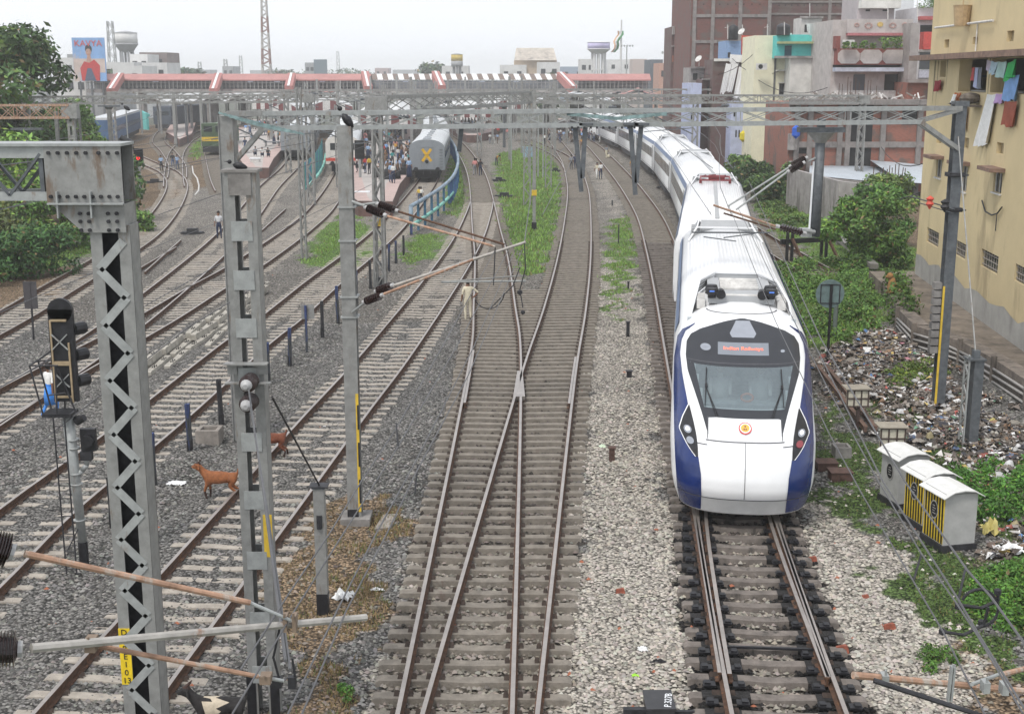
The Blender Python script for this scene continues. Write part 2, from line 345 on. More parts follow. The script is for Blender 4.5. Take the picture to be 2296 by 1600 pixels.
def ground_mesh():
    ys=list(np.arange(8,34,.16))+list(np.arange(34,70,.35))+list(np.arange(70,140,.9))+list(np.arange(140,300,4))+[320,380,460,600,800,1100,1500,2000,2600]
    ns=231; V=[]; 
    xs0=np.linspace(-1,1,ns)
    for y in ys:
        hw=max(9,y*.48+4)
        xs=xs0*hw
        V.append(np.stack([xs,np.full(ns,y),np.zeros(ns)],1))
    V=np.concatenate(V); X=V[:,0]; Y=V[:,1]
    r=np.random.RandomState(3)
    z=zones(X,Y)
    amp=np.where(Y<60,.03,.015); V[:,2]=GZ+(r.rand(len(X))-.5)*amp+np.where(Y<90,.02*np.sin(X*1.3+Y*.7)*np.sin(Y*1.1),0)
    V[:,2]+=np.where(z==4,.06*r.rand(len(X)),0)
    V[:,2]-=np.where(((z>=5))&(Y<60),.035,0)
    V[:,2]+=raised(X,Y)
    V[Y>300,2]=GZ
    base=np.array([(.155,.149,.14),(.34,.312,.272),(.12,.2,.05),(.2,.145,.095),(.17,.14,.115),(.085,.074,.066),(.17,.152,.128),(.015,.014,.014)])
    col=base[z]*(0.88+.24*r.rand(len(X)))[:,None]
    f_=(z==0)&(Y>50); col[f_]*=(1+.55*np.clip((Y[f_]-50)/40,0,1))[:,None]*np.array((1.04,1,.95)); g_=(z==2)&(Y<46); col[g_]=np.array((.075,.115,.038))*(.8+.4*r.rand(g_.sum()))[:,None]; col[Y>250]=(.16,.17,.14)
    nr=len(ys); idx=np.arange(nr*ns).reshape(nr,ns)
    Fc=np.stack([idx[:-1,:-1].ravel(),idx[:-1,1:].ravel(),idx[1:,1:].ravel(),idx[1:,:-1].ravel()],1)
    # stretched skirt so that the sheet reaches far to both sides and behind the camera
    n0=len(V)
    ex=[(-1400,-60,GZ-.4),(1400,-60,GZ-.4),(1400,2600,GZ-.4),(-1400,2600,GZ-.4)]
    m=bpy.data.materials.new('ballast_ground'); m.use_nodes=True; n=m.node_tree; b=n.nodes['Principled BSDF']; b.inputs['Roughness'].default_value=.95; b.inputs['Specular IOR Level'].default_value=.15
    a=n.nodes.new('ShaderNodeVertexColor'); a.layer_name='col'
    tcn=n.nodes.new('ShaderNodeTexCoord')
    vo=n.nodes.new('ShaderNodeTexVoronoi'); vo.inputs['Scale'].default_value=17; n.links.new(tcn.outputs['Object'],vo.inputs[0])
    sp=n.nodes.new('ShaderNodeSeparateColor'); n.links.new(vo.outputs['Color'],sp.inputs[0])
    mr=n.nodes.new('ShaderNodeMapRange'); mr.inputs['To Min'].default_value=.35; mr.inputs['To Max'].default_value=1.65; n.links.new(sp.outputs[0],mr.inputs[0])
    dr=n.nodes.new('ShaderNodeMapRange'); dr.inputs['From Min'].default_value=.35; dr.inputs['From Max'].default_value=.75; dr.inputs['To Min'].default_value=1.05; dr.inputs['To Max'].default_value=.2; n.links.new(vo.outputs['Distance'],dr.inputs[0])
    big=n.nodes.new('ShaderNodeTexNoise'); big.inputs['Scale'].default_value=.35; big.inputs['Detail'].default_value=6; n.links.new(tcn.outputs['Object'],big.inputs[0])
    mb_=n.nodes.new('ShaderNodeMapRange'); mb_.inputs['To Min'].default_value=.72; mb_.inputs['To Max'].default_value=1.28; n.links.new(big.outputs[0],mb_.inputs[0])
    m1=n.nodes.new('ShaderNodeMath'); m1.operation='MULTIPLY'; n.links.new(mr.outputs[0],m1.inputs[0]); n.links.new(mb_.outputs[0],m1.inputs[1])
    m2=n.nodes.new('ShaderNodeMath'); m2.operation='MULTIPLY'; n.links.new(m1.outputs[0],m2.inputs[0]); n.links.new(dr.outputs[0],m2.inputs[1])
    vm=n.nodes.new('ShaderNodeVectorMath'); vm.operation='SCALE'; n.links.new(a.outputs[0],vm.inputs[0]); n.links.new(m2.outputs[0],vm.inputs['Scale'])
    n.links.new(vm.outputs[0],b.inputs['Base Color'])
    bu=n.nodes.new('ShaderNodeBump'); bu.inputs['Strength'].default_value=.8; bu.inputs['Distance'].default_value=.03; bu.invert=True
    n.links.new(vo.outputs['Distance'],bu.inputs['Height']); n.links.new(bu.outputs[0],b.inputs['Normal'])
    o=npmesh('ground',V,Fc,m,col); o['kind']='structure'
    # far land either side and behind the camera, a little lower
    e=MB(); e.quad(*ex); oo=e.build('terrain',mat('far_land',(.13,.14,.1),.95,0,.25,.05)); oo['kind']='structure'
    return o
ground_mesh()
def stones():
    r=np.random.RandomState(11)
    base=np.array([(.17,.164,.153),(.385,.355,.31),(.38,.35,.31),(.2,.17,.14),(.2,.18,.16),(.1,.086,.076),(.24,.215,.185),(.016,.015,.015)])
    octv=np.array([(1,0,0),(-1,0,0),(0,1,0),(0,-1,0),(0,0,1),(0,0,-1)],float); octf=np.array([(0,2,4),(2,1,4),(1,3,4),(3,0,4)])
    VV=[];FF=[];CC=[];cnt=0
    for y0,y1,den,sz in ((9,22,190,.044),(22,32,110,.045),(32,46,45,.047),(46,64,16,.05)):
        hw=y1*.42+1.5; N=int(den*(y1-y0)*2*hw)
        X=(r.rand(N)*2-1)*hw; Y=y0+r.rand(N)*(y1-y0); keep=np.abs(X)<Y*.43+1.5; X=X[keep];Y=Y[keep]; z=zones(X,Y)
        pk=np.where(z==2,.06,np.where(z==3,.25,np.where(z==4,.3,1.0))); k=r.rand(len(X))<pk; X=X[k];Y=Y[k];z=z[k]; N=len(X)
        s=sz*(.55+r.rand(N)*.85); P=octv[None,:5]*np.ones((N,1,1)); P=P*(0.6+.8*r.rand(N,5,1))
        a=r.rand(N)*6.28; ca,sa=np.cos(a),np.sin(a); x=P[...,0]*ca[:,None]-P[...,1]*sa[:,None]; yy=P[...,0]*sa[:,None]+P[...,1]*ca[:,None]
        P=np.stack([x,yy*.8,P[...,2]*.7-.1+.35*(r.rand(N,5)-.5)],2)*s[:,None,None]; P[...,0]+=X[:,None]; P[...,1]+=Y[:,None]; P[...,2]+=GZ+.012+raised(X,Y)[:,None]-np.where(raised(X,Y)>.02,.016,0)[:,None]
        br=(.3+1.4*r.rand(N)**1.4); br=np.where((z==1)|(z==6),.55+.75*r.rand(N),br)
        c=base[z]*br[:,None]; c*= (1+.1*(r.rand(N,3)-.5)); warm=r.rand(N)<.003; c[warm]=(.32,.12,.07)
        c=np.repeat(c[:,None,:],5,1)
        VV.append(P.reshape(-1,3)); CC.append(c.reshape(-1,3)); FF.append((octf[None]+ (np.arange(N)*5)[:,None,None]+cnt).reshape(-1,3)); cnt+=N*5
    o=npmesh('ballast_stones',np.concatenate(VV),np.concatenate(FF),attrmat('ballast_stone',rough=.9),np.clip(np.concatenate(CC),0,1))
    tag(o,'loose grey and cream ballast stones around the tracks','ballast',kind='stuff')
stones()
# ---------------------------------------------------------------- tracks
def frame_at(path,Y):
    """centre, unit tangent and unit right normal of a path at world Y (paths run away from the camera)"""
    ys=[p[1] for p in path]; i=int(np.clip(np.searchsorted(ys,Y),1,len(ys)-1)); a=path[i-1]; b=path[i]; t=(Y-a[1])/((b[1]-a[1]) or 1)
    d=Vector((b[0]-a[0],b[1]-a[1],0)).normalized(); return Vector((a[0]+(b[0]-a[0])*t,Y,0)),d,Vector((d.y,-d.x,0))
PROF=[(-.036,0),(.036,0),(.036,-.035),(.012,-.05),(.012,-.14),(.07,-.155),(.07,-.172),(-.07,-.172),(-.07,-.155),(-.012,-.14),(-.012,-.05),(-.036,-.035)]
def rail(path,off,parent,y0=None,y1=None,z=0,shine=SHINE,name='rail'):
    pts=[p for p in path if (y0 is None or p[1]>=y0) and (y1 is None or p[1]<=y1)]
    m=MB(); n=len(PROF); vs=[];fs=[];mi=[]
    for i,p in enumerate(pts):
        a=pts[max(0,i-1)]; b=pts[min(len(pts)-1,i+1)]; d=Vector((b[0]-a[0],b[1]-a[1],0)).normalized(); nr=Vector((d.y,-d.x,0))
        o=off(p[1]) if callable(off) else off
        for q,zz in PROF: vs.append((p[0]+nr.x*(o+q),p[1]+nr.y*(o+q),z+zz))
    for i in range(len(pts)-1):
        for k in range(n):
            fs.append((i*n+k,i*n+(k+1)%n,(i+1)*n+(k+1)%n,(i+1)*n+k)); mi.append(1 if k==0 else 0)
    fs+= [tuple(range(n)),tuple((len(pts)-1)*n+n-1-i for i in range(n))]; mi+=[0,0]
    m.v=vs;m.f=fs;m.m=mi
    return m.build(name,[RUST,shine],parent)
def sleeper_mb(m,c,d,nr,h0,h1,rails,wd=.25,z=-.172,clips=True):
    """concrete sleeper across the track from lateral h0 to h1, with dark fastenings beside each rail"""
    t=rnd.uniform(-.02,.02); d2=(d+nr*t).normalized(); n2=Vector((d2.y,-d2.x,0)); zt=z+rnd.uniform(-.008,.004); jit=rnd.uniform(-.04,.04)
    h0+=jit; h1+=jit
    def ring(h,w_top,w_bot,zt):
        b=c+n2*h; return [b-d2*w_bot+Vector((0,0,zt-.2)),b-d2*w_top+Vector((0,0,zt)),b+d2*w_top+Vector((0,0,zt)),b+d2*w_bot+Vector((0,0,zt-.2))]
    hs=[h0,h0+.06,h0+.9,(h0+h1)/2,h1-.9,h1-.06,h1]; zs=[-.03,0,0,-.022,0,0,-.03]; vs=[];fs=[]
    for h,q in zip(hs,zs): vs+=ring(h,wd*.42,wd*.56,zt+q)
    for i in range(6):
        for k in range(3): fs.append((i*4+k,i*4+k+1,i*4+4+k+1,i*4+4+k))
    fs+= [(3,2,1,0),(24,25,26,27)]
    m.add(vs,fs,0)
    if clips:
        for r in rails:
            for s in (-1,1):
                for q in (-.035,.035):
                    b=c+n2*(r+s*.115)+d2*q; m.add([b+n2*(-.045)+Vector((0,0,zt)),b+n2*.045+Vector((0,0,zt)),b+n2*.03+d2*.03+Vector((0,0,zt+.06)),b+n2*(-.03)+d2*.03+Vector((0,0,zt+.06)),b+d2*.05+Vector((0,0,zt))],[(0,1,2,3),(3,2,4),(0,3,4),(1,4,2)],1)
def build_track(key,label,y0,y1,other=None,oy=None,start=None,spacing=.6,group=None,sm=None,full=100):
    sm=sm or SLEEP
    """track thing: two rails, first `full` sleepers as parts, the rest one stuff part; where `other` runs close its rails share long sleepers"""
    path=SP[key]; b=path[0]; th=thing('railway_track',label,'railway track',(b[0],b[1],-.17),group)
    for s in (-1,1): rail(path,s*.872,th,y0,y1)
    Y=(start or y0); cnt=0; rest=MB(); nrest=0
    while Y<min(y1,260):
        c,d,nr=frame_at(path,Y); h0,h1=-1.37,1.37; rl=[-.872,.872]
        if other is not None and oy[0]<=Y<=oy[1]:
            oc,_,_=frame_at(SP[other],Y); q=(oc-c).dot(nr)
            h0=min(h0,q-1.37); h1=max(h1,q+1.37); rl+= [q-.872,q+.872]
        m=rest if cnt>=full else MB()
        sleeper_mb(m,c,d,nr,h0,h1,rl,clips=Y<75)
        if cnt<full: m.build('sleeper',[sm,GREASE],th)
        else: nrest+=1
        cnt+=1; Y+=spacing*d.y
    if nrest:
        o=rest.build('sleeper',[sm,GREASE],th)
        if nrest>4: o['kind']='stuff'
    return th
tT=build_track('train','blackened track running under the white and blue train',12,238,'loop',(12,74),sm=mat('sleeper_concrete_oily',(.15,.13,.115),.85,0,.2,4,.5,30,rgb2=(.05,.045,.04),thr=.56))
tL=build_track('L','left track of the central pair, joined by a diamond frog to its neighbour',12,205,'R',(12,58))
tR=build_track('R','right track of the central pair, passing right of the green strip',12,210,start=58.3)
tP=build_track('loop','pale gravelled track merging from the left into the train track',17.8,212,start=74.3)
t5=build_track('T5','track with a yellow-brown rail where the brown goats stand',12,98,'L',(200,300),sm=SLEEPL)
t6=build_track('T6','track beside the row of short blue and black posts',14,185,sm=SLEEPL)
t7=build_track('T7','left-hand track of the crossing pair beyond the sleeper stack',22,200,'T7b',(22,65),sm=SLEEPL)
t7b=build_track('T7b','right-hand track of the crossing pair, nearest the sleeper stack',22,200,start=65.3,sm=SLEEPL)
t8=build_track('T8','leftmost track curving away beside the trees',34,190,sm=SLEEPL)
t9=build_track('T9','short crooked track leading to the dark train below the footbridge',float(SP['T9'][0][1])+.5,float(SP['T9'][-1][1]),full=10)
t10=build_track('T10','track curving right from the distant crossing on the left',float(SP['T10'][0][1])+.5,float(SP['T10'][-1][1]),full=10)
t11=build_track('T11','track leading to the black diesel engine by the platform',float(SP['T11'][0][1])+.5,float(SP['T11'][-1][1]),full=10)
tS=build_track('siding','short rusty siding ending at the buffer posts behind the train',62.5,108)
tR2=build_track('R2','branch track bending left from beyond the green strip',130,190,start=138,full=10)
# black oil soaked rail seats, guard and tongue rails on the train track
m=MB()
for s in (-1,1): rail(SP['train'],(lambda Y,s=s:s*.872-s*(.085+.012*max(0,Y-18.5))),tT,18.5,28,name='switch_rail')
Y=12.3
while Y<28:
    c,d,nr=frame_at(SP['train'],Y)
    for s in (-1,1):
        for q in (-1,1):
            b=c+nr*(s*.872+q*.24)+Vector((0,0,-.15)); m.beam(b-nr*.1,b+nr*.1,.17,.03)
            m.beam(b+nr*(q*.03)-d*.05,b+nr*(q*.03)+d*.07,.1,.09)
    Y+=.6*d.y
o=m.build('chair_plate',BLACK,tT); o['kind']='stuff'
for Y in (14.6,17.4,20.2): 
    c,d,nr=frame_at(SP['train'],Y); MB().beam(c-nr*.8+Vector((0,0,-.11)),c+nr*.8+Vector((0,0,-.11)),.05,.04).build('stretcher_bar',BLACK,tT)
OIL=mat('oily_ballast',(.014,.013,.013),.8,0,.4,8,.8,30)
m=MB(); pts=[p for p in SP['train'] if p[1]<29]; rr_=random.Random(3)
for s in (-1,1):
    vs=[]; fs=[]; Y=12.0; k=0
    while Y<28.5:
        c,d,nr=frame_at(SP['train'],Y); a=.33+rr_.uniform(-.06,.06); b=.30+rr_.uniform(-.06,.06); vs+= [c+nr*(s*.872-a)+Vector((0,0,GZ-.02)),c+nr*(s*.872+b)+Vector((0,0,GZ-.02))]; 
        if k: fs.append((2*k-2,2*k-1,2*k+1,2*k))
        k+=1; Y+=.11
    m.add(vs,fs)
    Y=12.0
    while Y<28.5:
        c,d,nr=frame_at(SP['train'],Y); a=.34+rr_.uniform(-.13,.1); b=.3+rr_.uniform(-.13,.1); p=c+nr*(s*.872-a); q=c+nr*(s*.872+b); m.beam(p+Vector((0,0,-.166)),q+Vector((0,0,-.166)),.222,.006); m.beam(p+d*(-.127)+Vector((0,0,-.215)),q+d*(-.127)+Vector((0,0,-.215)),.012,.09); Y+=.6*d.y
m.build('oil_stain',OIL,tT)['kind']='stuff'
# check rails and frog on the central pair
for off,y0,y1 in ((-.79,36,44),): rail(SP['L'],off,tL,y0,y1,name='check_rail')
rail(SP['R'],.79,tR,36,44,name='check_rail')
c,d,nr=frame_at(SP['L'],39.3); MB().slab([(c.x+.62,37.2),(c.x+.98,37.2),(c.x+.93,40.6),(c.x+.76,40.6)],-.17,-.004).build('frog',[SHINE],tL)
# ---------------------------------------------------------------- white and blue electric train
TW=mat('train_white',(.8,.81,.82),.28,0,.02,1.5,spec=.5,rgb2=(.68,.68,.68),thr=.66)
TB=mat('train_blue',(.006,.022,.12),.22,0,.12,2,spec=.6)
TBL=mat('train_blue_pale',(.16,.22,.36),.4,0,.08,2)
TG=mat('train_grey',(.36,.37,.38),.5,0,.06,3,rgb2=(.28,.28,.28),thr=.6)
TD=mat('windscreen_surround',(.022,.024,.03),.3,0,.08,3,spec=.5)
SEAM=mat('panel_seam',(.08,.08,.09),.6)
TWIN=mat('train_window',(.07,.075,.085),.15,0,.25,1.2,spec=.6)
LIT=mat('headlamp_lit',(1,.97,.9),.3,emit=2.5); LENS=mat('lamp_lens',(.27,.29,.33),.2,0,.05,3,spec=.7)
LEDR=mat('led_letters',(1,.16,.08),.5,emit=1.1); LEDB=mat('led_panel',(.2,.22,.25),.3,0,.03,3)
def glassmat():
    m=bpy.data.materials.new('windscreen_glass'); m.use_nodes=True; n=m.node_tree; n.nodes.clear()
    o=n.nodes.new('ShaderNodeOutputMaterial'); mx=n.nodes.new('ShaderNodeMixShader'); mx.inputs[0].default_value=.62
    t=n.nodes.new('ShaderNodeBsdfTransparent'); t.inputs[0].default_value=(.75,.85,.86,1)
    p=n.nodes.new('ShaderNodeBsdfPrincipled'); p.inputs['Base Color'].default_value=(.17,.21,.23,1); p.inputs['Roughness'].default_value=.08; p.inputs['Specular IOR Level'].default_value=.9
    n.links.new(t.outputs[0],mx.inputs[1]); n.links.new(p.outputs[0],mx.inputs[2]); n.links.new(mx.outputs[0],o.inputs[0]); return m
WGL=glassmat()
ZT=[.22,.5,.75,1.0,1.3,1.6,1.8,2.0,2.08,3.75,3.9,4.0]; U0=[.25,.12,0,0,.08,.3,.6,.95,1.1,3.9,4.4,5.2]
ZW=[.22,.5,.8,1.5,2.8,3.2,3.5,3.75,3.9,4.0]; HWD=[1.4,1.5,1.56,1.62,1.62,1.58,1.45,1.15,.8,.3]
ZA=[.22,.8,1.5,2,3,3.75,4]; AA=[1.35,1.5,1.9,2.1,1.8,1.0,.6]; NE=2.6
_zz=np.linspace(.22,4.0,379); _k=np.ones(15)/15
def _sm(Z,V):
    v=np.interp(_zz,Z,V); p=np.concatenate([np.full(7,v[0]),v,np.full(7,v[-1])]); return np.convolve(p,_k,'valid')
_u=_sm(ZT,U0); _w=_sm(ZW,HWD); _a=_sm(ZA,AA)
def hwz(z): return float(np.interp(z,_zz,_w))
def Uf(x,z):
    q=min(1.0,abs(x)/hwz(z)); return float(np.interp(z,_zz,_u))+float(np.interp(z,_zz,_a))*(1-(1-q**NE)**(1/NE))
class Loc:
    """local car frame: x right, u backwards from the nose, z up"""
    def __init__(s,o,yaw): s.o=Vector(o); s.d=Vector((math.sin(yaw),math.cos(yaw),0)); s.n=Vector((s.d.y,-s.d.x,0))
    def __call__(s,x,u,z): return s.o+s.n*x+s.d*u+Vector((0,0,z))
def local(o,L):
    """bake a local-coordinates MB into world coordinates"""
    o.v=[tuple(L(*p)) for p in o.v]; return o
L1=Loc((4.95,25.8,0),math.atan(.137))
def onsurf(x,z,off):
    e=.02; p=Vector((x,Uf(x,z),z)); px=Vector((x+e,Uf(x+e,z),z))-p if x<=0 else p-Vector((x-e,Uf(x-e,z),z)); pz=Vector((x,Uf(x,z+e),z+e))-p
    n=px.cross(pz); n.normalize()
    if n.y>0: n=-n
    return p+n*off
def patch(m,z0,z1,xl,xr,off,nz=20,nx=10,mi=0):
    vs=[]; fs=[]
    for i in range(nz+1):
        z=z0+(z1-z0)*i/nz; a=xl(z) if callable(xl) else xl; b=xr(z) if callable(xr) else xr
        for k in range(nx+1):
            x=a+(b-a)*k/nx; vs.append(onsurf(max(-hwz(z)*.992,min(hwz(z)*.992,x)),z,off))
    for i in range(nz):
        for k in range(nx): fs.append((i*(nx+1)+k,i*(nx+1)+k+1,(i+1)*(nx+1)+k+1,(i+1)*(nx+1)+k))
    m.add(vs,fs,mi); return m
def disc(m,x,z,r,off,sx=1,sz=1,n=20,mi=0,zs=1.9):
    vs=[onsurf(x,z,off)]+[onsurf(x+r*sx*math.cos(a),z+r*sz/zs*math.sin(a),off) for a in [2*math.pi*i/n for i in range(n)]]
    m.add(vs,[(0,1+i,1+(i+1)%n) for i in range(n)],mi); return m
T=lambda Z,V:(lambda z:float(np.interp(z,Z,V)))
xd=T([1.83,2.15,2.45,2.8,3.05,3.3,3.45,3.57,3.69,3.75,3.79],[.79,.93,1.08,1.26,1.31,1.30,1.2,.98,.6,.35,.05])
xi=T([.25,.62,1.09,1.41,2.32,2.7,3.05,3.29,3.47,3.64],[.9,.9,.92,.98,1.26,1.38,1.45,1.42,1.33,1.1])
xo=T([.25,.67,1.26,1.7,2.37,2.89,3.3,3.48,3.64],[1.36,1.42,1.48,1.52,1.57,1.58,1.52,1.4,1.12])
xg=T([2.24,2.94],[.88,1.12])
neg=lambda f:(lambda z:-f(z))
CL=22.6
LAB='white bullet-nosed electric train car with royal blue cheeks and black windscreen, leading the train'
tr=thing('train_power_car',LAB,'train car',tuple(L1(0,0,0)),'cars of the white express train')
def car_shell(front):
    m=MB(); lv=sorted(set(list(np.linspace(.22,.8,8))+list(np.linspace(.8,3.0,40))+list(np.linspace(3.0,3.9,26))+list(np.linspace(3.9,4.0,5)))); nt=22; vs=[]; fs=[]; ring=None
    for z in lv:
        hw=hwz(z); r=[]
        if front:
            for k in range(-nt,nt+1):
                t=k/nt*math.pi/2; x=hw*math.copysign(abs(math.sin(t))**(2/NE),t); r.append((x,Uf(x,z),z))
            r=[(-hw,CL,z),(-hw,12,z),(-hw,7,z)]+r+[(hw,7,z),(hw,12,z),(hw,CL,z)]
        else: r=[(-hw,CL,z),(-hw,0.02,z),(-hw*.5,0,z),(hw*.5,0,z),(hw,0.02,z),(hw,CL,z)]
        ring=len(r); vs+=r
    def inglass(i):
        c=[(vs[j][0],vs[j][2],vs[j][1]) for j in i]; x=sum(q[0] for q in c)/4; z=sum(q[1] for q in c)/4
        return front and 2.26<z<2.92 and abs(x)<xg(z)-.02 and c[0][2]<6
    for i in range(len(lv)-1):
        for k in range(ring-1):
            f=(i*ring+k,i*ring+k+1,(i+1)*ring+k+1,(i+1)*ring+k)
            if not inglass(f): fs.append(f)
        fs.append((i*ring+ring-1,i*ring,(i+1)*ring,(i+1)*ring+ring-1))
    b=(len(lv)-1)*ring; fs.append(tuple(range(b,b+ring))); fs.append(tuple(range(ring-1,-1,-1)))
    m.add(vs,fs); return m
local(car_shell(True),L1).build('body',TW,tr,True)
m=MB()
for s in (-1,1):
    patch(m,.25,3.64,(lambda z:-xo(z)) if s<0 else xi,(lambda z:-xi(z)) if s<0 else xo,.012,60,6)
local(m,L1).build('blue_cheek',TB,tr,True)
m=MB(); patch(m,1.83,2.24,neg(xd),xd,.014,10,20); patch(m,2.94,3.79,neg(xd),xd,.014,30,24)
patch(m,2.24,2.94,neg(xd),neg(xg),.014,16,4); patch(m,2.24,2.94,xg,xd,.014,16,4)
sur=local(m,L1).build('windscreen_surround',TD,tr,True)
m=MB(); patch(m,2.24,2.94,neg(xg),xg,.010,10,20); ws=local(m,L1).build('windscreen',WGL,tr,True)
m=MB(); m.box(-1.3,1.9,1.9,1.3,4.6,2.1); m.box(-1.3,4.55,2.1,1.3,4.65,3.7); m.box(-.9,1.95,2.1,.9,2.35,2.22); local(m,L1).build('cab_interior',mat('cab_grey',(.4,.44,.46),.7),tr)
m=MB(); patch(m,3.14,3.36,-.58,.58,.02,4,10); lp=local(m,L1).build('destination_display',LEDB,tr,True)
p=onsurf(0,3.25,.026); q=onsurf(0,3.35,.026)-p
Mx=frame(L1(p.x,p.y,p.z),L1.n,L1.d*q.y+Vector((0,0,q.z))); 
def surftext(txt,size,x,z,off,m_,par,name='lettering',sx=1,sy=1):
    me=textmesh(txt,size,0.0)
    for v in me.vertices:
        c=onsurf(x+v.co.x*sx,z+v.co.y*sy/1.9,off); v.co=L1(c.x,c.y,c.z)-Vector(par['_o'])
    me.materials.clear(); me.materials.append(m_); o=bpy.data.objects.new(name,me); COL.objects.link(o); o.parent=par; return o
surftext('Indian Railways',.15,0,3.25,.03,LEDR,lp)
m=MB(); patch(m,3.45,3.75,T([3.45,3.52,3.75],[-.25,-.31,-.16]),T([3.45,3.52,3.75],[.25,.31,.16]),.02,8,8); local(m,L1).build('top_lamp',LENS,tr,True)
m=MB(); disc(m,-.86,3.25,.12,.022); disc(m,-.86,3.27,.05,.028,mi=0); local(m,L1).build('round_lamp',LENS,tr)
m=MB(); disc(m,.9,3.21,.05,.022); local(m,L1).build('round_lamp',LENS,tr)
m=MB(); patch(m,.24,.59,-.895,.895,.008,4,16); local(m,L1).build('valance',mat('valance_grey_white',(.55,.56,.56),.5,0,.05,3),tr,True)
# two thin dark pole lines reflect down the glass in the photo: centre mullion wires are left out
m=MB(); patch(m,.62,1.74,-.007,.007,.008,14,1,0); patch(m,.595,.615,-1.42,1.42,.016,1,40,0)
for s in (-1,1): patch(m,1.66,1.675,min(s*.8,s*1.02),max(s*.8,s*1.02),.009,1,6,0)
patch(m,1.735,1.75,-.84,.84,.012,1,20,0); patch(m,1.76,2.1,-.805,-.79,.02,6,1); patch(m,1.76,2.1,.79,.805,.02,6,1); patch(m,3.86,3.868,-.85,.85,.006,1,24); patch(m,2.985,3.0,neg(xd),xd,.018,1,24)
local(m,L1).build('panel_seam',SEAM,tr)
# white hatch with the round crest
m=MB(); y0=Uf(0,2.1); hb=[(-.78,1.76),(.78,1.76),(.76,2.09),(-.76,2.09)]
vs=[]
for off in (0,.075):
    for x,z in hb: p=onsurf(x*(1-.03*(off>0)),z,off); vs.append(tuple(p))
nn=9; vs=[];fs=[]
for i in range(nn+1):
    x=-.78+1.56*i/nn
    for z,off in ((1.76,0),(1.78,.055),(2.08,.055),(2.1,0)): vs.append(tuple(onsurf(x,z,off if 0<i<nn else off*.3)))
for i in range(nn):
    for k in range(3): fs.append((i*4+k,(i+1)*4+k,(i+1)*4+k+1,i*4+k+1))
m.add(vs,fs); ht=local(m,L1).build('hatch',TW,tr,True)
m=MB(); disc(m,0,1.925,.14,.084,mi=0,zs=1.55); disc(m,0,1.925,.118,.088,mi=1,zs=1.55); disc(m,0,1.925,.09,.092,mi=2,zs=1.55); disc(m,0,1.945,.022,.096,mi=3,zs=1.55); disc(m,-.022,1.905,.02,.096,mi=3,zs=1.55); disc(m,.022,1.905,.02,.096,mi=3,zs=1.55)
local(m,L1).build('round_crest',[mat('crest_red',(.6,.05,.05)),mat('crest_white',(.8,.75,.7)),mat('crest_yellow',(.75,.42,.08)),mat('crest_figure',(.25,.12,.08))],tr)
m=MB()
for s in (-1,1):
    xa=T([1.42,1.6,1.8,1.97,2.22],[.99,1.0,1.04,1.1,1.2]); xb=T([1.42,1.6,1.8,2.0,2.22],[1.03,1.22,1.4,1.33,1.21])
    patch(m,1.42,2.22,(lambda z,xb=xb:-xb(z)) if s<0 else xa,(lambda z,xa=xa:-xa(z)) if s<0 else xb,.016,16,4,0)
    for z in (.0,): 
        patch(m,1.42,2.22,(lambda z:-xb(z)-.02) if s<0 else xb,(lambda z:-xb(z)) if s<0 else (lambda z:xb(z)+.02),.02,24,1,1)
local(m,L1).build('headlight_surround',[BLACK,TW],tr,True)
for s in (-1,1):
    m=MB(); disc(m,s*1.22,1.83,.085,.03,zs=1.4); local(m,L1).build('headlight',LENS if s<0 else LENS,tr)
    m=MB(); disc(m,s*1.22,1.835,.04,.036,zs=1.4); local(m,L1).build('headlight',LIT,tr)
    m=MB(); disc(m,s*1.16,1.67,.08,.03,zs=1.4); local(m,L1).build('tail_light',LENS if s<0 else mat('red_lens',(.25,.05,.06),.3),tr)
    m=MB(); p0=onsurf(s*.55,1.98,.03); p1=onsurf(s*.83,2.55,.05); p2=onsurf(s*.83,2.35,.06); p3=onsurf(s*.83,2.88,.05); p4=onsurf(s*.5,2.0,.04)
    p5=onsurf(s*.85,2.24,.05)
    m.cyl(p0,p1,.012,n=5); m.cyl(p4,onsurf(s*.8,2.5,.06),.009,n=5); m.cyl(p3,p5,.014,.01,n=5); m.cyl(p1,onsurf(s*.83,2.6,.06),.03,n=6)
    local(m,L1).build('wiper',BLACK,tr)
# lower skirt, darker lip
m=MB(); m.box(-.95,.9,.1,.95,2.2,.25); local(m,L1).build('underframe',IRON,tr)
# drivers and garland behind the glass
def seated(m,x,u,z):
    m.lathe((x,u,z),(x,u,z+.62),[(0,.2),(.3,.2),(.6,.23),(.78,.19),(.84,.07),(1,.06)],10,0); m.ball((x,u-.02,z+.74),.105,10,1,1.15)
    for s in (-1,1): m.cyl((x+s*.23,u,z+.48),(x+s*.22,u-.35,z+.2),.055,.04,6,0)
SKIN=mat('skin',(.2,.1,.06),.6,0,.06,5); WSH=mat('white_cloth',(.72,.72,.7),.85,0,.05,6)
for x in (.42,-.5):
    m=MB(); seated(m,x,3.1,2.05); o=local(m,L1).build('person',[WSH,SKIN],None,True); tag(o,'driver in a white shirt seated behind the train windscreen, '+('right of the garland' if x>0 else 'left of the garland'),'person','drivers in the cab')
m=MB(); n=16
for i in range(n):
    a=2*math.pi*i/n; b=2*math.pi*(i+1)/n; m.cyl((.08+.13*math.cos(a),2.05,2.36+.09*math.sin(a)),(.08+.13*math.cos(b),2.05,2.36+.09*math.sin(b)),.03,n=6)
tag(local(m,L1).build('garland',mat('marigold',(.8,.18,.02),.8)),'orange marigold garland hanging behind the train windscreen','garland')
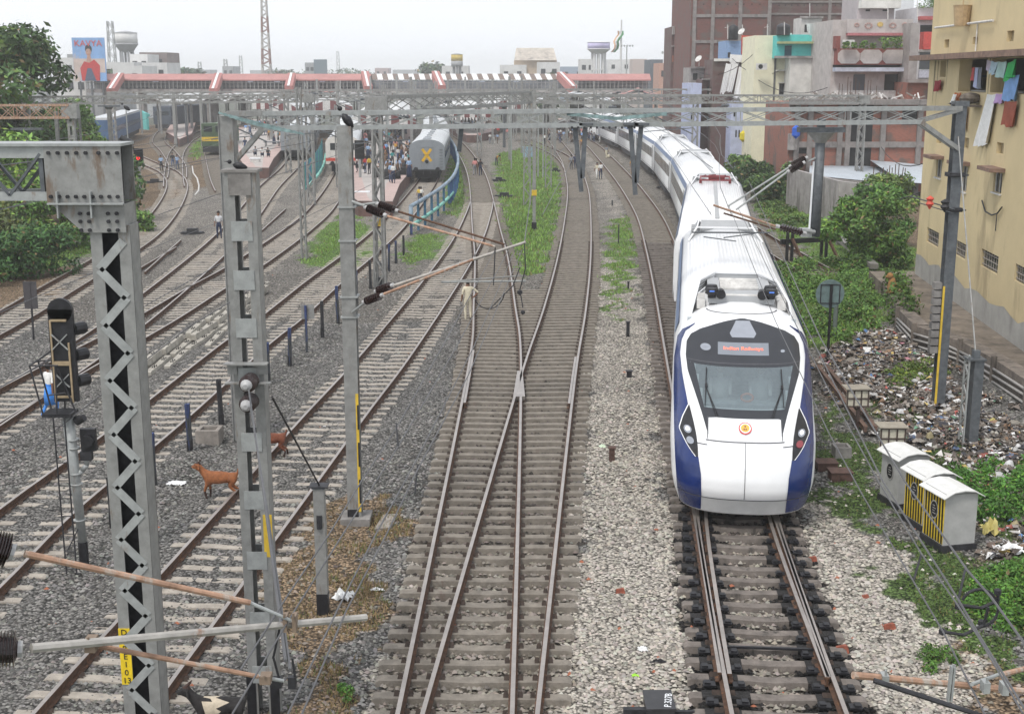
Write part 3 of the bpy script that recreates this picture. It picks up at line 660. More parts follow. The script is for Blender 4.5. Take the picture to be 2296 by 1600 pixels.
# roof equipment -------------------------------------------------
def roof_z(x): 
    zz=np.linspace(4.0,3.0,80); 
    for z in zz:
        if hwz(z)>=abs(x): return float(z)
    return 3.0
def ribs(m,u0,u1,step=.115):
    x=-1.3
    while x<=1.3:
        z=roof_z(x); m.beam((x,u0,z+.012),(x,u1,z+.012),.035,.03); x+=step
def fairing(L,par,u0,u1,front=False):
    """raised roof pod: slanting side screens with louvres round the air conditioner"""
    m=MB(); h=.32
    pl=[(-1.22,u0,3.72),(-1.12,u1-1.2,3.78),(-.6,u1,3.98)]
    for s in (-1,1):
        a=(s*1.22,u0,3.7); b=(s*1.1,u1-1.3,3.8); c=(s*.62,u1,3.98)
        at=(s*1.15,u0,4.02); bt=(s*1.0,u1-1.3,4.18); ct=(s*.58,u1,4.2)
        m.add([a,b,c,ct,bt,at],[(0,1,4,5),(1,2,3,4)],0)
        m.beam(at,bt,.05,.05,1); m.beam(bt,ct,.05,.05,1); m.beam(a,at,.05,.05,1)
        for t in (.25,.5,.75):
            q=lambda A,B:tuple(A[i]+(B[i]-A[i])*t for i in range(3)); m.beam(q(a,at),q(b,bt),.03,.03,1); m.beam(q(b,bt),q(c,ct),.03,.03,1)
    m.beam((-.58,u1,4.2),(.58,u1,4.2),.05,.05,1); m.add([(-.62,u1,3.98),(.62,u1,3.98),(.58,u1,4.18),(-.58,u1,4.18)],[(0,1,2,3)],0)
    local(m,L).build('roof_fairing',[TG,TW],par)
    m=MB(); m.box(-.8,u0+.15,3.95,.8,u0+1.1,4.14,0); m.box(-.8,u0+1.1,3.95,-.5,u1-.4,4.12,0); m.box(.5,u0+1.1,3.95,.8,u1-.4,4.12,0)
    for k in range(4):
        for s in (-1,1): m.box(s*.98-.1,u0+.1+k*.28,3.82,s*.98+.1,u0+.3+k*.28,3.98+.06,1)
    local(m,L).build('air_conditioner',[TG,OFFW],par)
    m=MB()
    for k in range(5):
        u=u0+1.45+k*(u1-u0-2.0)/5; m.cyl((-.48,u,4.12),(.48,u,4.12),.07,n=8)
    local(m,L).build('coil',OFFW,par,True)
fairing(L1,tr,5.0,8.6)
m=MB(); ribs(m,8.9,19.2); local(m,L1).build('roof_ribs',TW,tr)
m=MB(); m.box(-.42,5.22,4.142,.42,5.45,4.15,0); m.cyl((0,5.33,4.15),(0,5.33,4.155),.0,.0); local(m,L1).build('roof_plate',OFFW,tr)
for s in (-1,1):
    m=MB()
    for k,u in enumerate((5.12,5.62)):
        m.lathe((s*.72,u,4.1),(s*.72,u,4.34),[(0,.1),(.3,.1),(.45,.17),(.8,.15),(1,.13)],10,0); m.box(s*.72-.06,u-.18,4.27,s*.72+.06,u-.155,4.3,1)
    m.cyl((s*.5,5.0,4.2),(s*.5,5.35,4.22),.12,.09,10,0)
    local(m,L1).build('roof_horn',[BLACK,mat('blue_sticker',(.1,.25,.8))],tr)
def junction(L,par,u1):
    """stepped roof pod over the car end"""
    m=MB()
    for s in (-1,1):
        m.add([(s*1.3,u1-3.2,3.62),(s*.95,u1-2.4,3.86),(s*.8,u1-.3,3.98),(s*1.2,u1-.1,3.72),(s*1.05,u1-2.3,4.02),(s*.95,u1-.3,4.12)],[(0,1,4),(0,4,5,3),(1,2,5,4)],0)
        m.beam((s*1.3,u1-3.2,3.66),(s*1.0,u1-2.3,4.05),.05,.05,1); m.beam((s*1.0,u1-2.3,4.05),(s*.9,u1-.2,4.14),.05,.05,1)
    m.beam((-1.0,u1-2.3,4.06),(1.0,u1-2.3,4.06),.05,.05,1)
    m.add([(-.9,u1-2.2,4.0),(.9,u1-2.2,4.0),(.85,u1-1.2,4.16),(-.85,u1-1.2,4.16),(-.85,u1-.2,4.1),(.85,u1-.2,4.1)],[(0,1,2,3),(3,2,5,4)],0)
    m.box(-.9,u1-2.2,3.9,.9,u1-.2,3.995,0)
    for s in (-1,1):
        for k in range(3): m.box(s*1.12-.08,u1-1.9+k*.5,3.75,s*1.12+.08,u1-1.65+k*.5,3.98,0)
    local(m,L).build('roof_fairing',[TG,TW],par)
junction(L1,tr,CL)
def sides(L,par,front):
    u0=6.4 if front else 1.6; m=MB()
    for s in (-1,1):
        x=s*1.625; xx=s*1.632; lo,hi=min(x,xx),max(x,xx)
        m.box(lo,u0,1.95,hi,CL-2.2,2.78,0)
    local(m,L).build('window_band',TWIN,par)
    m=MB()
    for s in (-1,1):
        x=s*1.6; 
        m.add([(s*1.60,5.2 if front else .1,3.16),(s*1.60,CL-.1,3.16),(s*1.515,CL-.1,3.45),(s*1.515,5.4 if front else .1,3.45)],[(0,1,2,3)],0)
        m.add([(s*1.63,(4.2 if front else .1),.95),(s*1.63,CL-.1,.95),(s*1.63,CL-.1,1.02),(s*1.63,(4.2 if front else .1),1.02)],[(0,1,2,3)],1)
    for o in m.v: pass
    local(m,L).build('side_stripe',[TBL,TG],par)
    for s in (-1,1):
        for u in ((CL-1.3,) if front else (.85,CL-1.3)):
            m=MB(); m.box(min(s*1.622,s*1.64),u-.42,1.0,max(s*1.622,s*1.64),u+.42,3.05,0); m.box(min(s*1.638,s*1.644),u-.2,2.0,max(s*1.638,s*1.644),u+.2,2.75,1)
            local(m,L).build('door',[TG,TWIN],par)
    m=MB(); k=0; u=u0+.7
    while u<CL-2.4:
        for s in (-1,1): m.box(min(s*1.628,s*1.637),u,1.98,max(s*1.628,s*1.637),u+.16,2.75)
        u+=1.75
    local(m,L).build('window_pillar',TG,par)
    for u in ((3.4,CL-3.4) if not front else (4.0,CL-3.4)):
        m=MB(); m.box(-1.3,u-1.6,.28,1.3,u+1.6,.7,0)
        for s in (-1,1):
            for q in (-1.1,1.1): m.cyl((s*.8,u+q,.46),(s*.94,u+q,.46),.46,n=14,mi=0); m.cyl((s*.95,u+q,.46),(s*1.25,u+q,.46),.14,n=8,mi=0)
        local(m,L).build('bogie',IRON,par)
    m=MB(); m.box(-1.35,6.5,.25,1.35,CL-6.5,.9); 
    for k in range(8): m.box(-1.5,6.8+k*1.15,.3,1.5,7.5+k*1.15,.85)
    local(m,L).build('underframe_gear',mat('underframe_grey',(.07,.07,.075),.8),par)
sides(L1,tr,True)
# following cars: built once, then copied with their parts
L0=Loc((0,0,0),0)
cc=thing('train_coach','white express coach','train car',(0,0,0),'cars of the white express train'); 
sh=car_shell(False); sh.v=[(x,u,max(z,.8)) for x,u,z in sh.v]; sh.build('body',TW,cc,True)
ribs_m=MB(); ribs(ribs_m,1.2,19.2); ribs_m.build('roof_ribs',TW,cc); junction(L0,cc,CL); sides(L0,cc,False)
m=MB(); m.box(-1.2,CL-.01,.8,1.2,CL+.55,3.6); m.build('gangway',IRON,cc)
m=MB(); m.beam((0,0.5,4.02),(0,CL-2.5,4.02),.16,.05); m.build('roof_walkway',TG,cc)
ends=[48.9]; path=SP['train']; prev=None
labels=['second car of the white train, ribbed roof with a red folded pantograph','third car of the white train, its windows and doors facing the tracks','fourth car of the white train, behind the first pair of hanging gantry struts','fifth car of the white train, narrowing toward the station','sixth car of the white train, under the long gantry','seventh car of the white train, tiny near the platform','last visible car of the white train, half hidden by gantries']
Y=48.75; cars=[]
for i,lb in enumerate(labels):
    c0,_,_=frame_at(path,Y); d=None; Y2=Y+CL
    for _ in range(4):
        c1,_,_=frame_at(path,Y2); L_=(c1-c0).length; Y2+=(CL-L_)*(c1-c0).normalized().y
    c1,_,_=frame_at(path,Y2); yaw=math.atan2(c1.x-c0.x,c1.y-c0.y)
    o=cc if i==len(labels)-1 else dup(cc); o.location=c0; o.rotation_euler=(0,0,-yaw); o['label']=lb; cars.append((o,c0,yaw)); Y=Y2+.35*math.cos(yaw)
m=MB(); o=cars[0][0]
PR=mat('pantograph_red',(.2,.03,.035),.5)
u=CL-3.8
m.box(-.8,u-1.3,4.08,.8,u-1.22,4.16); m.box(-.8,u+1.2,4.08,.8,u+1.28,4.16)
for s in (-1,1):
    m.beam((s*.75,u-1.2,4.12),(s*.75,u+1.2,4.12),.08,.08); m.beam((s*.55,u+1.0,4.18),(s*.5,u-.9,4.34),.06,.06); m.cyl((s*.75,u-1.2,3.95),(s*.75,u-1.2,4.1),.07,n=8)
for q in (-.95,-.65): m.beam((-.7,u+q,4.26),(.7,u+q,4.26),.04,.04)
m.beam((-.3,u+.9,4.2),(0,u-.8,4.36),.06,.06); m.cyl((-.35,u+.2,4.15),(.5,u+.2,4.15),.12,n=8)
pm=m.build('pantograph',PR); pm.parent=o
# ---------------------------------------------------------------- overhead line structures
def truss(m,a,b,h,dp,n,c=.09,lace=.05,cross=True):
    """box truss: four chords between a and b (top centre line), X lacing on both faces"""
    a=Vector(a); b=Vector(b); d=(b-a).normalized(); nr=Vector((-d.y,d.x,0)).normalized(); dn=Vector((0,0,-h))
    for s in (-1,1):
        o=nr*(dp/2*s)
        m.beam(a+o,b+o,c*.8,c*1.25); m.beam(a+o+dn,b+o+dn,c*.8,c*1.25)
        for i in range(n):
            p=a+(b-a)*(i/n)+o; q=a+(b-a)*((i+1)/n)+o
            m.beam(p,q+dn,lace*.5,lace)
            if cross: m.beam(p+dn,q,lace*.5,lace)
            if i%3==0: m.beam(p,p+dn,lace,lace*1.2)
    for i in range(n+1):
        p=a+(b-a)*(i/n); m.beam(p-nr*dp/2,p+nr*dp/2,lace*.6,lace*.6); 
        pass
    return m
def lattice(m,x,y,z0,z1,w0,w1=None,n=8,leg=.07,lc=.04):
    w1=w1 or w0
    for sx in (-1,1):
        for sy in (-1,1): m.beam((x+sx*w0/2,y+sy*w0/2,z0),(x+sx*w1/2,y+sy*w1/2,z1),leg,leg)
    for i in range(n):
        t0=i/n; t1=(i+1)/n; wa=w0+(w1-w0)*t0; wb=w0+(w1-w0)*t1; za=z0+(z1-z0)*t0; zb=z0+(z1-z0)*t1; s=1 if i%2 else -1
        for k in (-1,1):
            m.beam((x+s*wa/2,y+k*wa/2,za),(x-s*wb/2,y+k*wb/2,zb),lc,lc); m.beam((x+k*wa/2,y+s*wa/2,za),(x+k*wb/2,y-s*wb/2,zb),lc,lc)
    return m
def channels(m,x,y,z0,z1,w,bat=.85,bh=.28,fl=.15,dp=.3):
    """two channels joined by batten plates"""
    for s in (-1,1):
        m.box(min(x+s*w/2,x+s*(w/2-.02)),y-dp/2,z0,max(x+s*w/2,x+s*(w/2-.02)),y+dp/2,z1)
        for q in (-1,1): m.box(min(x+s*w/2,x+s*(w/2-fl)),y+q*dp/2-.01,z0,max(x+s*w/2,x+s*(w/2-fl)),y+q*dp/2+.01,z1)
    z=z0+.5
    while z<z1-.3:
        for q in (-1,1): m.box(x-w*.3,y+q*(dp/2+.014)-.008,z,x+w*.3,y+q*(dp/2+.014)+.008,z+bh)
        z+=bat
    return m
def hpole(m,x,y,z0,z1,w,d=.25):
    for q in (-1,1): m.box(x-w/2,y+q*d/2-.012,z0,x+w/2,y+q*d/2+.012,z1)
    m.box(x-.01,y-d/2,z0,x+.01,y+d/2,z1); return m
def insulator(m,a,b,r,n=7,mi=0,capmi=1,core=.32):
    a=Vector(a); b=Vector(b); pr=[(0,r*.45),(.04,r*.45)]
    for i in range(n):
        t=.07+.86*i/n; w=.86/n; pr+= [(t,r*core),(t+w*.3,r*1.05),(t+w*.42,r*1.05),(t+w*.55,r*core)]
    pr+= [(.96,r*.45),(1,r*.45)]
    m.lathe(a,b,pr,12,mi); d=(b-a)
    m.cyl(a-d*.12,a+d*.03,r*.5,n=8,mi=capmi); m.cyl(b-d*.03,b+d*.12,r*.5,n=8,mi=capmi); return m
gz=-.3
# near mast with black gap and zigzag lacing, left edge of view
P=(-4.62,14.75); t=thing('lattice_mast','nearest lattice mast with zigzag straps and a yellow number plate','mast',(P[0],P[1],gz))
m=MB(); w=.46; dp=.34; zt=7.8
for s in (-1,1):
    m.box(min(P[0]+s*w/2,P[0]+s*(w/2-.022)),P[1]-dp/2,gz,max(P[0]+s*w/2,P[0]+s*(w/2-.022)),P[1]+dp/2,zt)
    for q in (-1,1): m.box(min(P[0]+s*w/2,P[0]+s*(w/2-.135)),P[1]+q*dp/2-.01,gz,max(P[0]+s*w/2,P[0]+s*(w/2-.135)),P[1]+q*dp/2+.01,zt)
m.build('upright',STEEL,t)
for q in (-1,1):
  m=MB(); z=gz; s=1
  while z<zt-.3:
    m.beam((P[0]+s*.15,P[1]+q*(dp/2+.014),z),(P[0]-s*.15,P[1]+q*(dp/2+.014),z+.33),.01,.075,0,(0,0,1)) if False else m.beam((P[0]+s*.15,P[1]+q*(dp/2+.016),z),(P[0]-s*.15,P[1]+q*(dp/2+.016),z+.33),.012,.1,0,(0,0,1))
    z+=.33; s=-s
  m.build('lacing',STEELB,t)
m=MB(); m.box(P[0]-w/2+.025,P[1]+.02,gz,P[0]+w/2-.025,P[1]+.03,zt); m.build('shade_sheet',IRON,t)  # dark sheet added in place of the shade inside the mast
yz0=W(305,1530,14.6).z; yz1=W(305,1405,14.6).z; m=MB(); m.box(P[0]-w/2-.002,P[1]-dp/2-.02,yz0,P[0]-w/2+.137,P[1]-dp/2-.0125,yz1); pl=m.build('number_plate',mat('plate_yellow',(.72,.52,.02),.5),t)
hh=(yz1-yz0)/7.0
for i,tx in enumerate(['D','N','R','E','1','0','13']): text(tx,hh*1.0,frame((P[0]-w/2+.067,P[1]-dp/2-.024,yz1-hh*(i+.5)),(1,0,0),(0,0,1)),BLACK,pl)
# head box and boom
bx0=-5.29;bx1=-4.42; zb0=W(200,455,14.6).z; zb1=W(200,328,14.6).z; 
gt=thing('portal_boom','bolted grey head box with truss boom running off the left edge','boom',(P[0],P[1],zb0))
m=MB(); m.box(bx0,P[1]-.24,zb0,bx1,P[1]-.225,zb1,0); m.box(bx0,P[1]+.225,zb0,bx1,P[1]+.24,zb1,0); m.box(bx0,P[1]-.225,zb0+.0,bx0+.015,P[1]+.225,zb1,0)
m.box(bx0+.1,P[1]-.2,zb0+.05,bx1-.12,P[1]+.2,zb1-.04,1); m.build('head_box',[STEEL,IRON],gt)
m=MB(); m.box(bx0-2.6,P[1]-.26,zb1+.003,bx1+.012,P[1]+.26,zb1+.035); m.build('top_flange',STEELB,gt)
m=MB(); zl=W(200,520,14.6).z
for q in (-1,1): 
    y=P[1]+q*.215; pts=[(bx0+.04,zb0-.008),(bx1,zb0-.008),(bx1,zl),(bx0+.38,zl)]; 
    m.add([(px,y-.008,pz) for px,pz in pts]+[(px,y+.008,pz) for px,pz in pts],[(3,2,1,0),(4,5,6,7),(0,1,5,4),(1,2,6,5),(2,3,7,6),(3,0,4,7)],0)
m.box(bx1-.02,P[1]-.205,zl,bx1-.004,P[1]+.205,zb0-.01,0); m.box(bx0+.02,P[1]-.32,zb0-.006,bx1+.01,P[1]-.245,zb0+.012,1)
for x in (bx0+.12,bx0+.5): m.box(x,P[1]-.30,zb0-.16,x+.018,P[1]-.241,zb0+.14,1)
m.build('gusset',[STEEL,STEELB],gt)
m=MB(); 
def bolt(x,y,z): m.cyl((x,y,z),(x,y-.03,z),.022,n=6)
for k in range(8): bolt(bx0+.06+k*.105+(.04 if k>4 else 0),P[1]-.24,zb1-.07)
for k in range(9): bolt(bx0+.05+k*.095,P[1]-.24,zb0+.08)
for z in (zl+.03,zl+.13,zl+.22):
    for x in (.36,.46,.68,.78): bolt(bx0+x,P[1]-.223,z)
m.build('bolt',IRON,gt)
m=MB()
for q in (-1,1):
    y=P[1]+q*.2
    m.box(bx0-4,y-.02,zb1-.13,bx0-.003,y+.02,zb1-.0,0); m.box(bx0-4,y-.02,zb0+.03,bx0-.003,y+.02,zb0+.13,0)
    for k in range(5):
        x=bx0-.05-k*.75; m.beam((x,y,zb1-.08),(x-.38,y,zb0+.09),.03,.05,1,(0,1,0)); m.beam((x-.38,y,zb0+.09),(x-.75,y,zb1-.08),.03,.05,1,(0,1,0))
m.box(bx0-.08,P[1]-.2,zb0+.13,bx0-.03,P[1]-.15,zb1-.1,1)
m.build('boom_truss',[STEELB,STEELD],gt)
# second near mast: two channels with batten plates and cap
P2=(-3.84,18.2); t=thing('battened_mast','tall grey mast of two channels with batten plates, capped by a bucket-shaped plate','mast',(P2[0],P2[1],gz))
m=MB(); zt=W(537,382,18.2).z; w=.44; dp=.3
for s in (-1,1):
    m.box(min(P2[0]+s*w/2,P2[0]+s*(w/2-.02)),P2[1]-dp/2,gz,max(P2[0]+s*w/2,P2[0]+s*(w/2-.02)),P2[1]+dp/2,zt)
    for q in (-1,1): m.box(min(P2[0]+s*w/2,P2[0]+s*(w/2-.14)),P2[1]+q*dp/2-.01,gz,max(P2[0]+s*w/2,P2[0]+s*(w/2-.14)),P2[1]+q*dp/2+.01,zt)
m.build('upright',STEEL,t)
for yy in (518,628,735,845,990,1120,1255,1390,1510):
    z=W(560,yy,18.05).z
    for q in (-1,1): m=MB(); m.box(P2[0]-.15,P2[1]+q*.166-.008,z-.14,P2[0]+.15,P2[1]+q*.166+.008,z+.14); m.build('batten_plate',STEELB,t)
m=MB(); m.box(P2[0]-.26,P2[1]-.19,zt-.02,P2[0]+.26,P2[1]+.19,zt+.02); m.box(P2[0]-.16,P2[1]-.18,zt-.34,P2[0]+.16,P2[1]-.165,zt-.02); m.build('cap',CONCD,t)
m=MB(); m.box(P2[0]+.115,P2[1]-.166,W(600,1250,18).z,P2[0]+.248,P2[1]-.161,W(600,1155,18).z); m.build('yellow_band',YEL,t)
m=MB(); zb=W(600,1500,18).z
for s in (-1,1): m.box(min(P2[0]+s*.253,P2[0]+s*.11),P2[1]-.168,gz,max(P2[0]+s*.253,P2[0]+s*.11),P2[1]-.1615,gz+.75)
m.build('black_foot',BLACK,t)
# bracket with two dark disc insulators on that mast
zc=W(560,815,18).z; it=thing('termination_bracket','steel bracket holding two dark disc insulators on the battened mast','insulator bracket',(P2[0],P2[1]-.2,zc))
m=MB(); m.box(P2[0]-.32,P2[1]-.33,zc+.0,P2[0]+.3,P2[1]-.17,zc+.02); m.box(P2[0]-.30,P2[1]-.2,zc-.16,P2[0]-.16,P2[1]-.17,zc); m.box(P2[0]+.12,P2[1]-.2,zc-.16,P2[0]+.28,P2[1]-.17,zc)
m.box(P2[0]-.33,P2[1]-.3,zc-.29,P2[0]+.33,P2[1]-.175,zc-.27); m.build('bracket',STEEL,it)
for yy in (860,905):
    c=W(556,yy,17.75); m=MB(); m.lathe((c.x,c.y+.25,c.z-.01),(c.x,c.y-.12,c.z+.01),[(0,.05)]+[q for k in range(5) for q in ((.1+k*.15,.06),(.14+k*.15,.125),(.18+k*.15,.125),(.22+k*.15,.06))]+[(.9,.07),(1,.07)],20,0); m.lathe((c.x,c.y-.12,c.z+.01),(c.x,c.y-.2,c.z),[(0,.085),(.5,.08),(1,.035)],14,1); m.build('disc_insulator',[BROWNI,mat('cap_grey',(.4,.4,.4),.5)],it)
# anchor stub and stay
a=W(610,890,18); b=G(706,1090,1.55); sx=-3.5; sy=22.0
t=thing('anchor_post','short square grey post with black foot and stay wire clamp','post',(sx,sy,gz))
zt=W(712,1092,22).z; m=MB(); m.box(sx-.1,sy-.1,gz,sx+.1,sy+.1,zt,0); m.box(sx-.12,sy-.12,zt,sx+.12,sy+.12,zt+.03,1); m.build('post',[STEEL,STEELD],t)
m=MB(); m.box(sx-.104,sy-.104,gz,sx+.104,sy+.104,gz+.45); m.build('black_foot',BLACK,t)
m=MB(); m.box(sx-.17,sy-.14,zt+.03,sx+.17,sy+.14,zt+.05); m.beam((sx-.15,sy-.12,zt+.05),(sx+.16,sy+.05,zt-.2),.02); m.cyl((sx,sy-.11,zt-.5),(sx,sy-.11,zt-.75),.05); m.build('stay_clamp',IRON,t)
m=MB(); m.cyl(a,(sx,sy,zt+.05),.018,n=6); one(m,'stay_wire',IRON,'taut dark stay wire from the battened mast to the anchor post','wire')
# third mast: broad flanged pole with yellow and black stripe
P3=(-3.5,27.0); t=thing('flanged_mast','broad flanged grey mast with yellow and black edge, carrying two cantilevers','mast',(P3[0],P3[1],gz))
z3=W(770,283,27).z; m=MB(); hpole(m,P3[0],P3[1],gz,z3,.3,.3); m.build('upright',STEEL,t)
m=MB(); m.box(P3[0]+.09,P3[1]-.17,gz+.3,P3[0]+.153,P3[1]-.163,gz+3.0); m.build('yellow_band',YEL,t)
m=MB()
for k in range(3): m.box(P3[0]+.12,P3[1]-.178,gz+.5+k*.85,P3[0]+.156,P3[1]-.171,gz+1.05+k*.85)
m.box(P3[0]-.155,P3[1]-.175,gz,P3[0]+.09,P3[1]-.163,gz+.35); m.build('black_band',BLACK,t)
m=MB(); m.slab([(P3[0]-.3,P3[1]-.35),(P3[0]+.35,P3[1]-.35),(P3[0]+.35,P3[1]+.3),(P3[0]-.3,P3[1]+.3)],gz-.05,gz+.18); m.build('footing',CONCD,t)
m=MB()
for yy in (465,540,665,710): 
    z=W(790,yy,27).z; m.box(P3[0]-.18,P3[1]-.19,z,P3[0]+.2,P3[1]+.19,z+.03)
m.build('clamp',STEELB,t)
def rod(m,p,q,r,mi=0): m.cyl(p,q,r,r*.9,8,mi)
def cantilever(name_label,parts,group=None):
    """parts: list of ('rod'|'ins',p,q,r,mat index)"""
    c=parts[0][1]; t=thing('cantilever',name_label,'cantilever',tuple(c),group)
    for i,(k,p,q,r,mt) in enumerate(parts):
        m=MB()
        if k=='ins': insulator(m,p,q,r,8,core=.72 if p.y<10 else .32); m.build('insulator',[BROWNI,mat('cap_grey',(.4,.4,.4),.5)],t)
        else: rod(m,p,q,r); m.build('tube',mt,t)
    return t
GR='cantilevers holding the overhead wires'
W_=W
cantilever('tilted cantilever with pairs of dark insulators on the flanged mast, reaching over the central pair',[
 ('rod',W(790,452,26.8),W(818,462,26.2),.03,STEELB),('ins',W(822,466,26.2),W(862,482,25.9),.085,None),('rod',W(866,484,25.9),W(1110,553,24.5),.026,RUSTP),
 ('rod',W(790,462,27.2),W(845,455,26.9),.03,STEELB),('ins',W(848,458,26.9),W(888,472,26.7),.085,None),('rod',W(892,474,26.7),W(1130,548,25.2),.024,RUST),
 ('rod',W(790,700,26.8),W(815,680,26.3),.03,STEELB),('ins',W(818,676,26.3),W(855,662,26.0),.085,None),('rod',W(858,660,26.0),W(1060,582,25.2),.028,RUSTP),
 ('ins',W(845,652,26.3),W(878,640,26.0),.085,None),('rod',W(880,641,26.0),W(1178,543,25.0),.032,TUBE),('rod',W(990,632,25.6),W(1178,630,24.8),.02,STEELB),('rod',W(990,632,25.6),W(1178,617,24.8),.014,STEEL),('rod',W(1110,553,24.6),W(1106,640,24.6),.012,IRON)],GR)
cantilever('huge nearby cantilever tubes entering from the lower left with brown insulators',[
 ('rod',W(55,1240,6.9),W(560,1350,7.5),.021,RUSTP),('ins',W(-35,1222,6.8),W(24,1236,6.85),.1,None),
 ('rod',W(70,1452,6.6),W(820,1383,8.0),.028,TUBE),('ins',W(-30,1456,6.5),W(42,1454,6.55),.1,None),
 ('rod',W(215,1446,6.9),W(578,1515,7.4),.017,RUSTP),('rod',W(555,1348,7.5),W(652,1390,7.6),.013,STEELB),('rod',W(578,1515,7.4),W(635,1525,7.5),.013,STEELB)],GR)
CB_=mat('clamp_brown',(.2,.15,.11),.7)
for x,y,d,w_,h_,lb in ((641,1392,7.62,.012,.06,'left brown hanger clamp on the big near tube'),(661,1392,7.62,.012,.06,'right brown hanger clamp on the big near tube'),(205,1440,6.85,.03,.045,'brown clamp where the rusty tube joins the big near tube'),(596,1518,7.42,.035,.03,'clamp at the end of the lowest rusty tube')):
    c=W(x,y,d); m=MB(); m.box(c.x-w_,c.y-.04,c.z-h_,c.x+w_,c.y+.04,c.z+h_*.8); m.cyl(c+Vector((0,-.05,h_*.8)),c+Vector((0,-.05,h_*1.3)),.008,n=6); one(m,'tube_clamp',CB_,lb,'clamp')
m=MB()
for q,(x0,y0,x1,y1) in enumerate([(628,1400,612,1475),(655,1475,663,1530),(612,1470,628,1530)]): m.cyl(W(x0,y0,7.6),W(x1,y1,7.6),.008,n=5)
c=W(622,1528,7.6); m.box(c.x-.03,c.y-.03,c.z-.03,c.x+.03,c.y+.03,c.z+.03); c=W(653,1528,7.6); m.box(c.x-.02,c.y-.02,c.z-.04,c.x+.03,c.y+.02,c.z+.04)
one(m,'dropper',IRON,'dark droppers hanging below the near lower-left cantilever','dropper')
cantilever('near rusty registration tube with grey clamps crossing the lower right corner',[
 ('rod',W(1912,1512,7.2),W(2300,1548,7.6),.024,RUSTP),('rod',W(1958,1524,7.15),W(2215,1608,7.0),.018,IRON),('rod',W(2178,1533,7.3),W(2240,1510,7.6),.013,STEELB),('rod',W(2240,1512,7.6),W(2300,1497,7.9),.019,RUSTP)],GR)
for x,y,lb in ((1982,1521,'grey U clamp near the tip of the lower-right rusty tube'),(2208,1537,'left grey clamp under the joint of the lower-right tubes'),(2250,1541,'right grey clamp under the joint of the lower-right tubes')):
    c=W(x,y,7.25); m=MB(); m.box(c.x-.02,c.y-.035,c.z-.035,c.x+.02,c.y+.035,c.z+.035); m.cyl(c+Vector((0,-.02,.035)),c+Vector((0,-.02,.07)),.008,n=6); one(m,'tube_clamp',STEELB,lb,'clamp')
m=MB(); p=[W(2124,1570,7.2),W(2133,1492,7.2),W(2139,1494,7.2),W(2131,1570,7.2)]
for u,v in zip(p[:-1],p[1:]): m.beam(u,v,.012,.03)
one(m,'hook_strap',STEELB,'tall bent grey strap standing on the lower-right rusty tube','strap')
cantilever('cantilever with twin insulators reaching from the round drop post over the train roof',[
 ('rod',W(1832,352,36.6),W(1812,362,36.4),.03,STEELB),('ins',W(1806,355,36.4),W(1772,373,36.3),.1,None),('rod',W(1768,376,36.3),W(1632,462,36),.03,STEELB),
 ('ins',W(1800,366,36),W(1768,384,35.9),.1,None),('rod',W(1764,386,35.9),W(1650,470,35.6),.03,STEELB),
 ('rod',W(1825,520,36.4),W(1806,518,36.2),.06,STEELB),('ins',W(1800,522,36.2),W(1745,508,36.1),.11,None),('rod',W(1740,508,36.1),W(1599,460,35.8),.034,RUSTP),('rod',W(1738,514,36.0),W(1622,478,35.8),.028,RUST),
 ('rod',W(1552,521,33.5),W(1725,522,35),.022,STEELD),('rod',W(1577,531,33.4),W(1650,541,33.4),.016,STEELD),('rod',W(1622,533,33.4),W(1690,524,33.8),.016,STEELD)],GR)
# ---- long portal across the view
A=Vector((-7.4,33.6,0)); B=Vector((12.83,37.1,0)); zA=W(503,255,33.6).z; zB=W(2145,243,37.1).z; hA=.62
g=thing('portal_gantry','long grey lattice portal crossing the whole view above the train','gantry',(2.5,35,gz))
A1=A+Vector((.9,.15,zA)); B1=B+Vector((-1.2,-.15,zB))
m=MB(); truss(m,A1,B1,.38,.36,17,.09,.024); m.build('truss',STEELB,g)
for q in (-.18,.18):
    m=MB()
    m.beam(A+Vector((0,q,zA)),A1+Vector((0,q,0)),.08,.13); m.beam(A+Vector((.05,q,zA-.02)),A1+Vector((.0,q,-.38)),.06,.09); m.beam(A1+Vector((0,q,-.38)),A+Vector((-.05,q,zA-1.45)),.07,.11)
    m.build('knee_brace',STEEL,g); m=MB(); m.beam(B+Vector((0,q,zB)),B1+Vector((0,q,0)),.08,.13); m.beam(B+Vector((0,q,zB-.03)),B1+Vector((0,q,-.36)),.06,.09); m.beam(B1+Vector((0,q,-.38)),B+Vector((0,q,zB-1.15)),.08,.12); m.build('knee_brace',STEEL,g)
m=MB(); m.box(A.x-.17,A.y-.25,gz,A.x+.17,A.y+.25,zA-.05); m.box(A.x-.19,A.y-.29,gz,A.x-.17,A.y+.29,zA-.05); m.box(A.x+.17,A.y-.29,gz,A.x+.19,A.y+.29,zA-.05); m.build('column',STEEL,g)
m=MB(); hpole(m,B.x,B.y,gz,zB+.05,.3,.32); m.box(B.x-.2,B.y-.2,zB+.05,B.x+.2,B.y+.2,zB+.2); m.build('column',STEELD,g)
for yy in (470,392): 
    z=W(2130,yy,37).z; m=MB(); m.box(B.x-.22,B.y-.24,z-.06,B.x+.22,B.y+.24,z+.06); m.box(B.x-.3,B.y-.3,z-.02,B.x+.3,B.y-.18,z+.02); m.build('clamp',IRON,g)
m=MB(); m.box(B.x-.165,B.y-.185,gz+.05,B.x-.1,B.y-.176,gz+3.7); m.build('yellow_band',YEL,g)
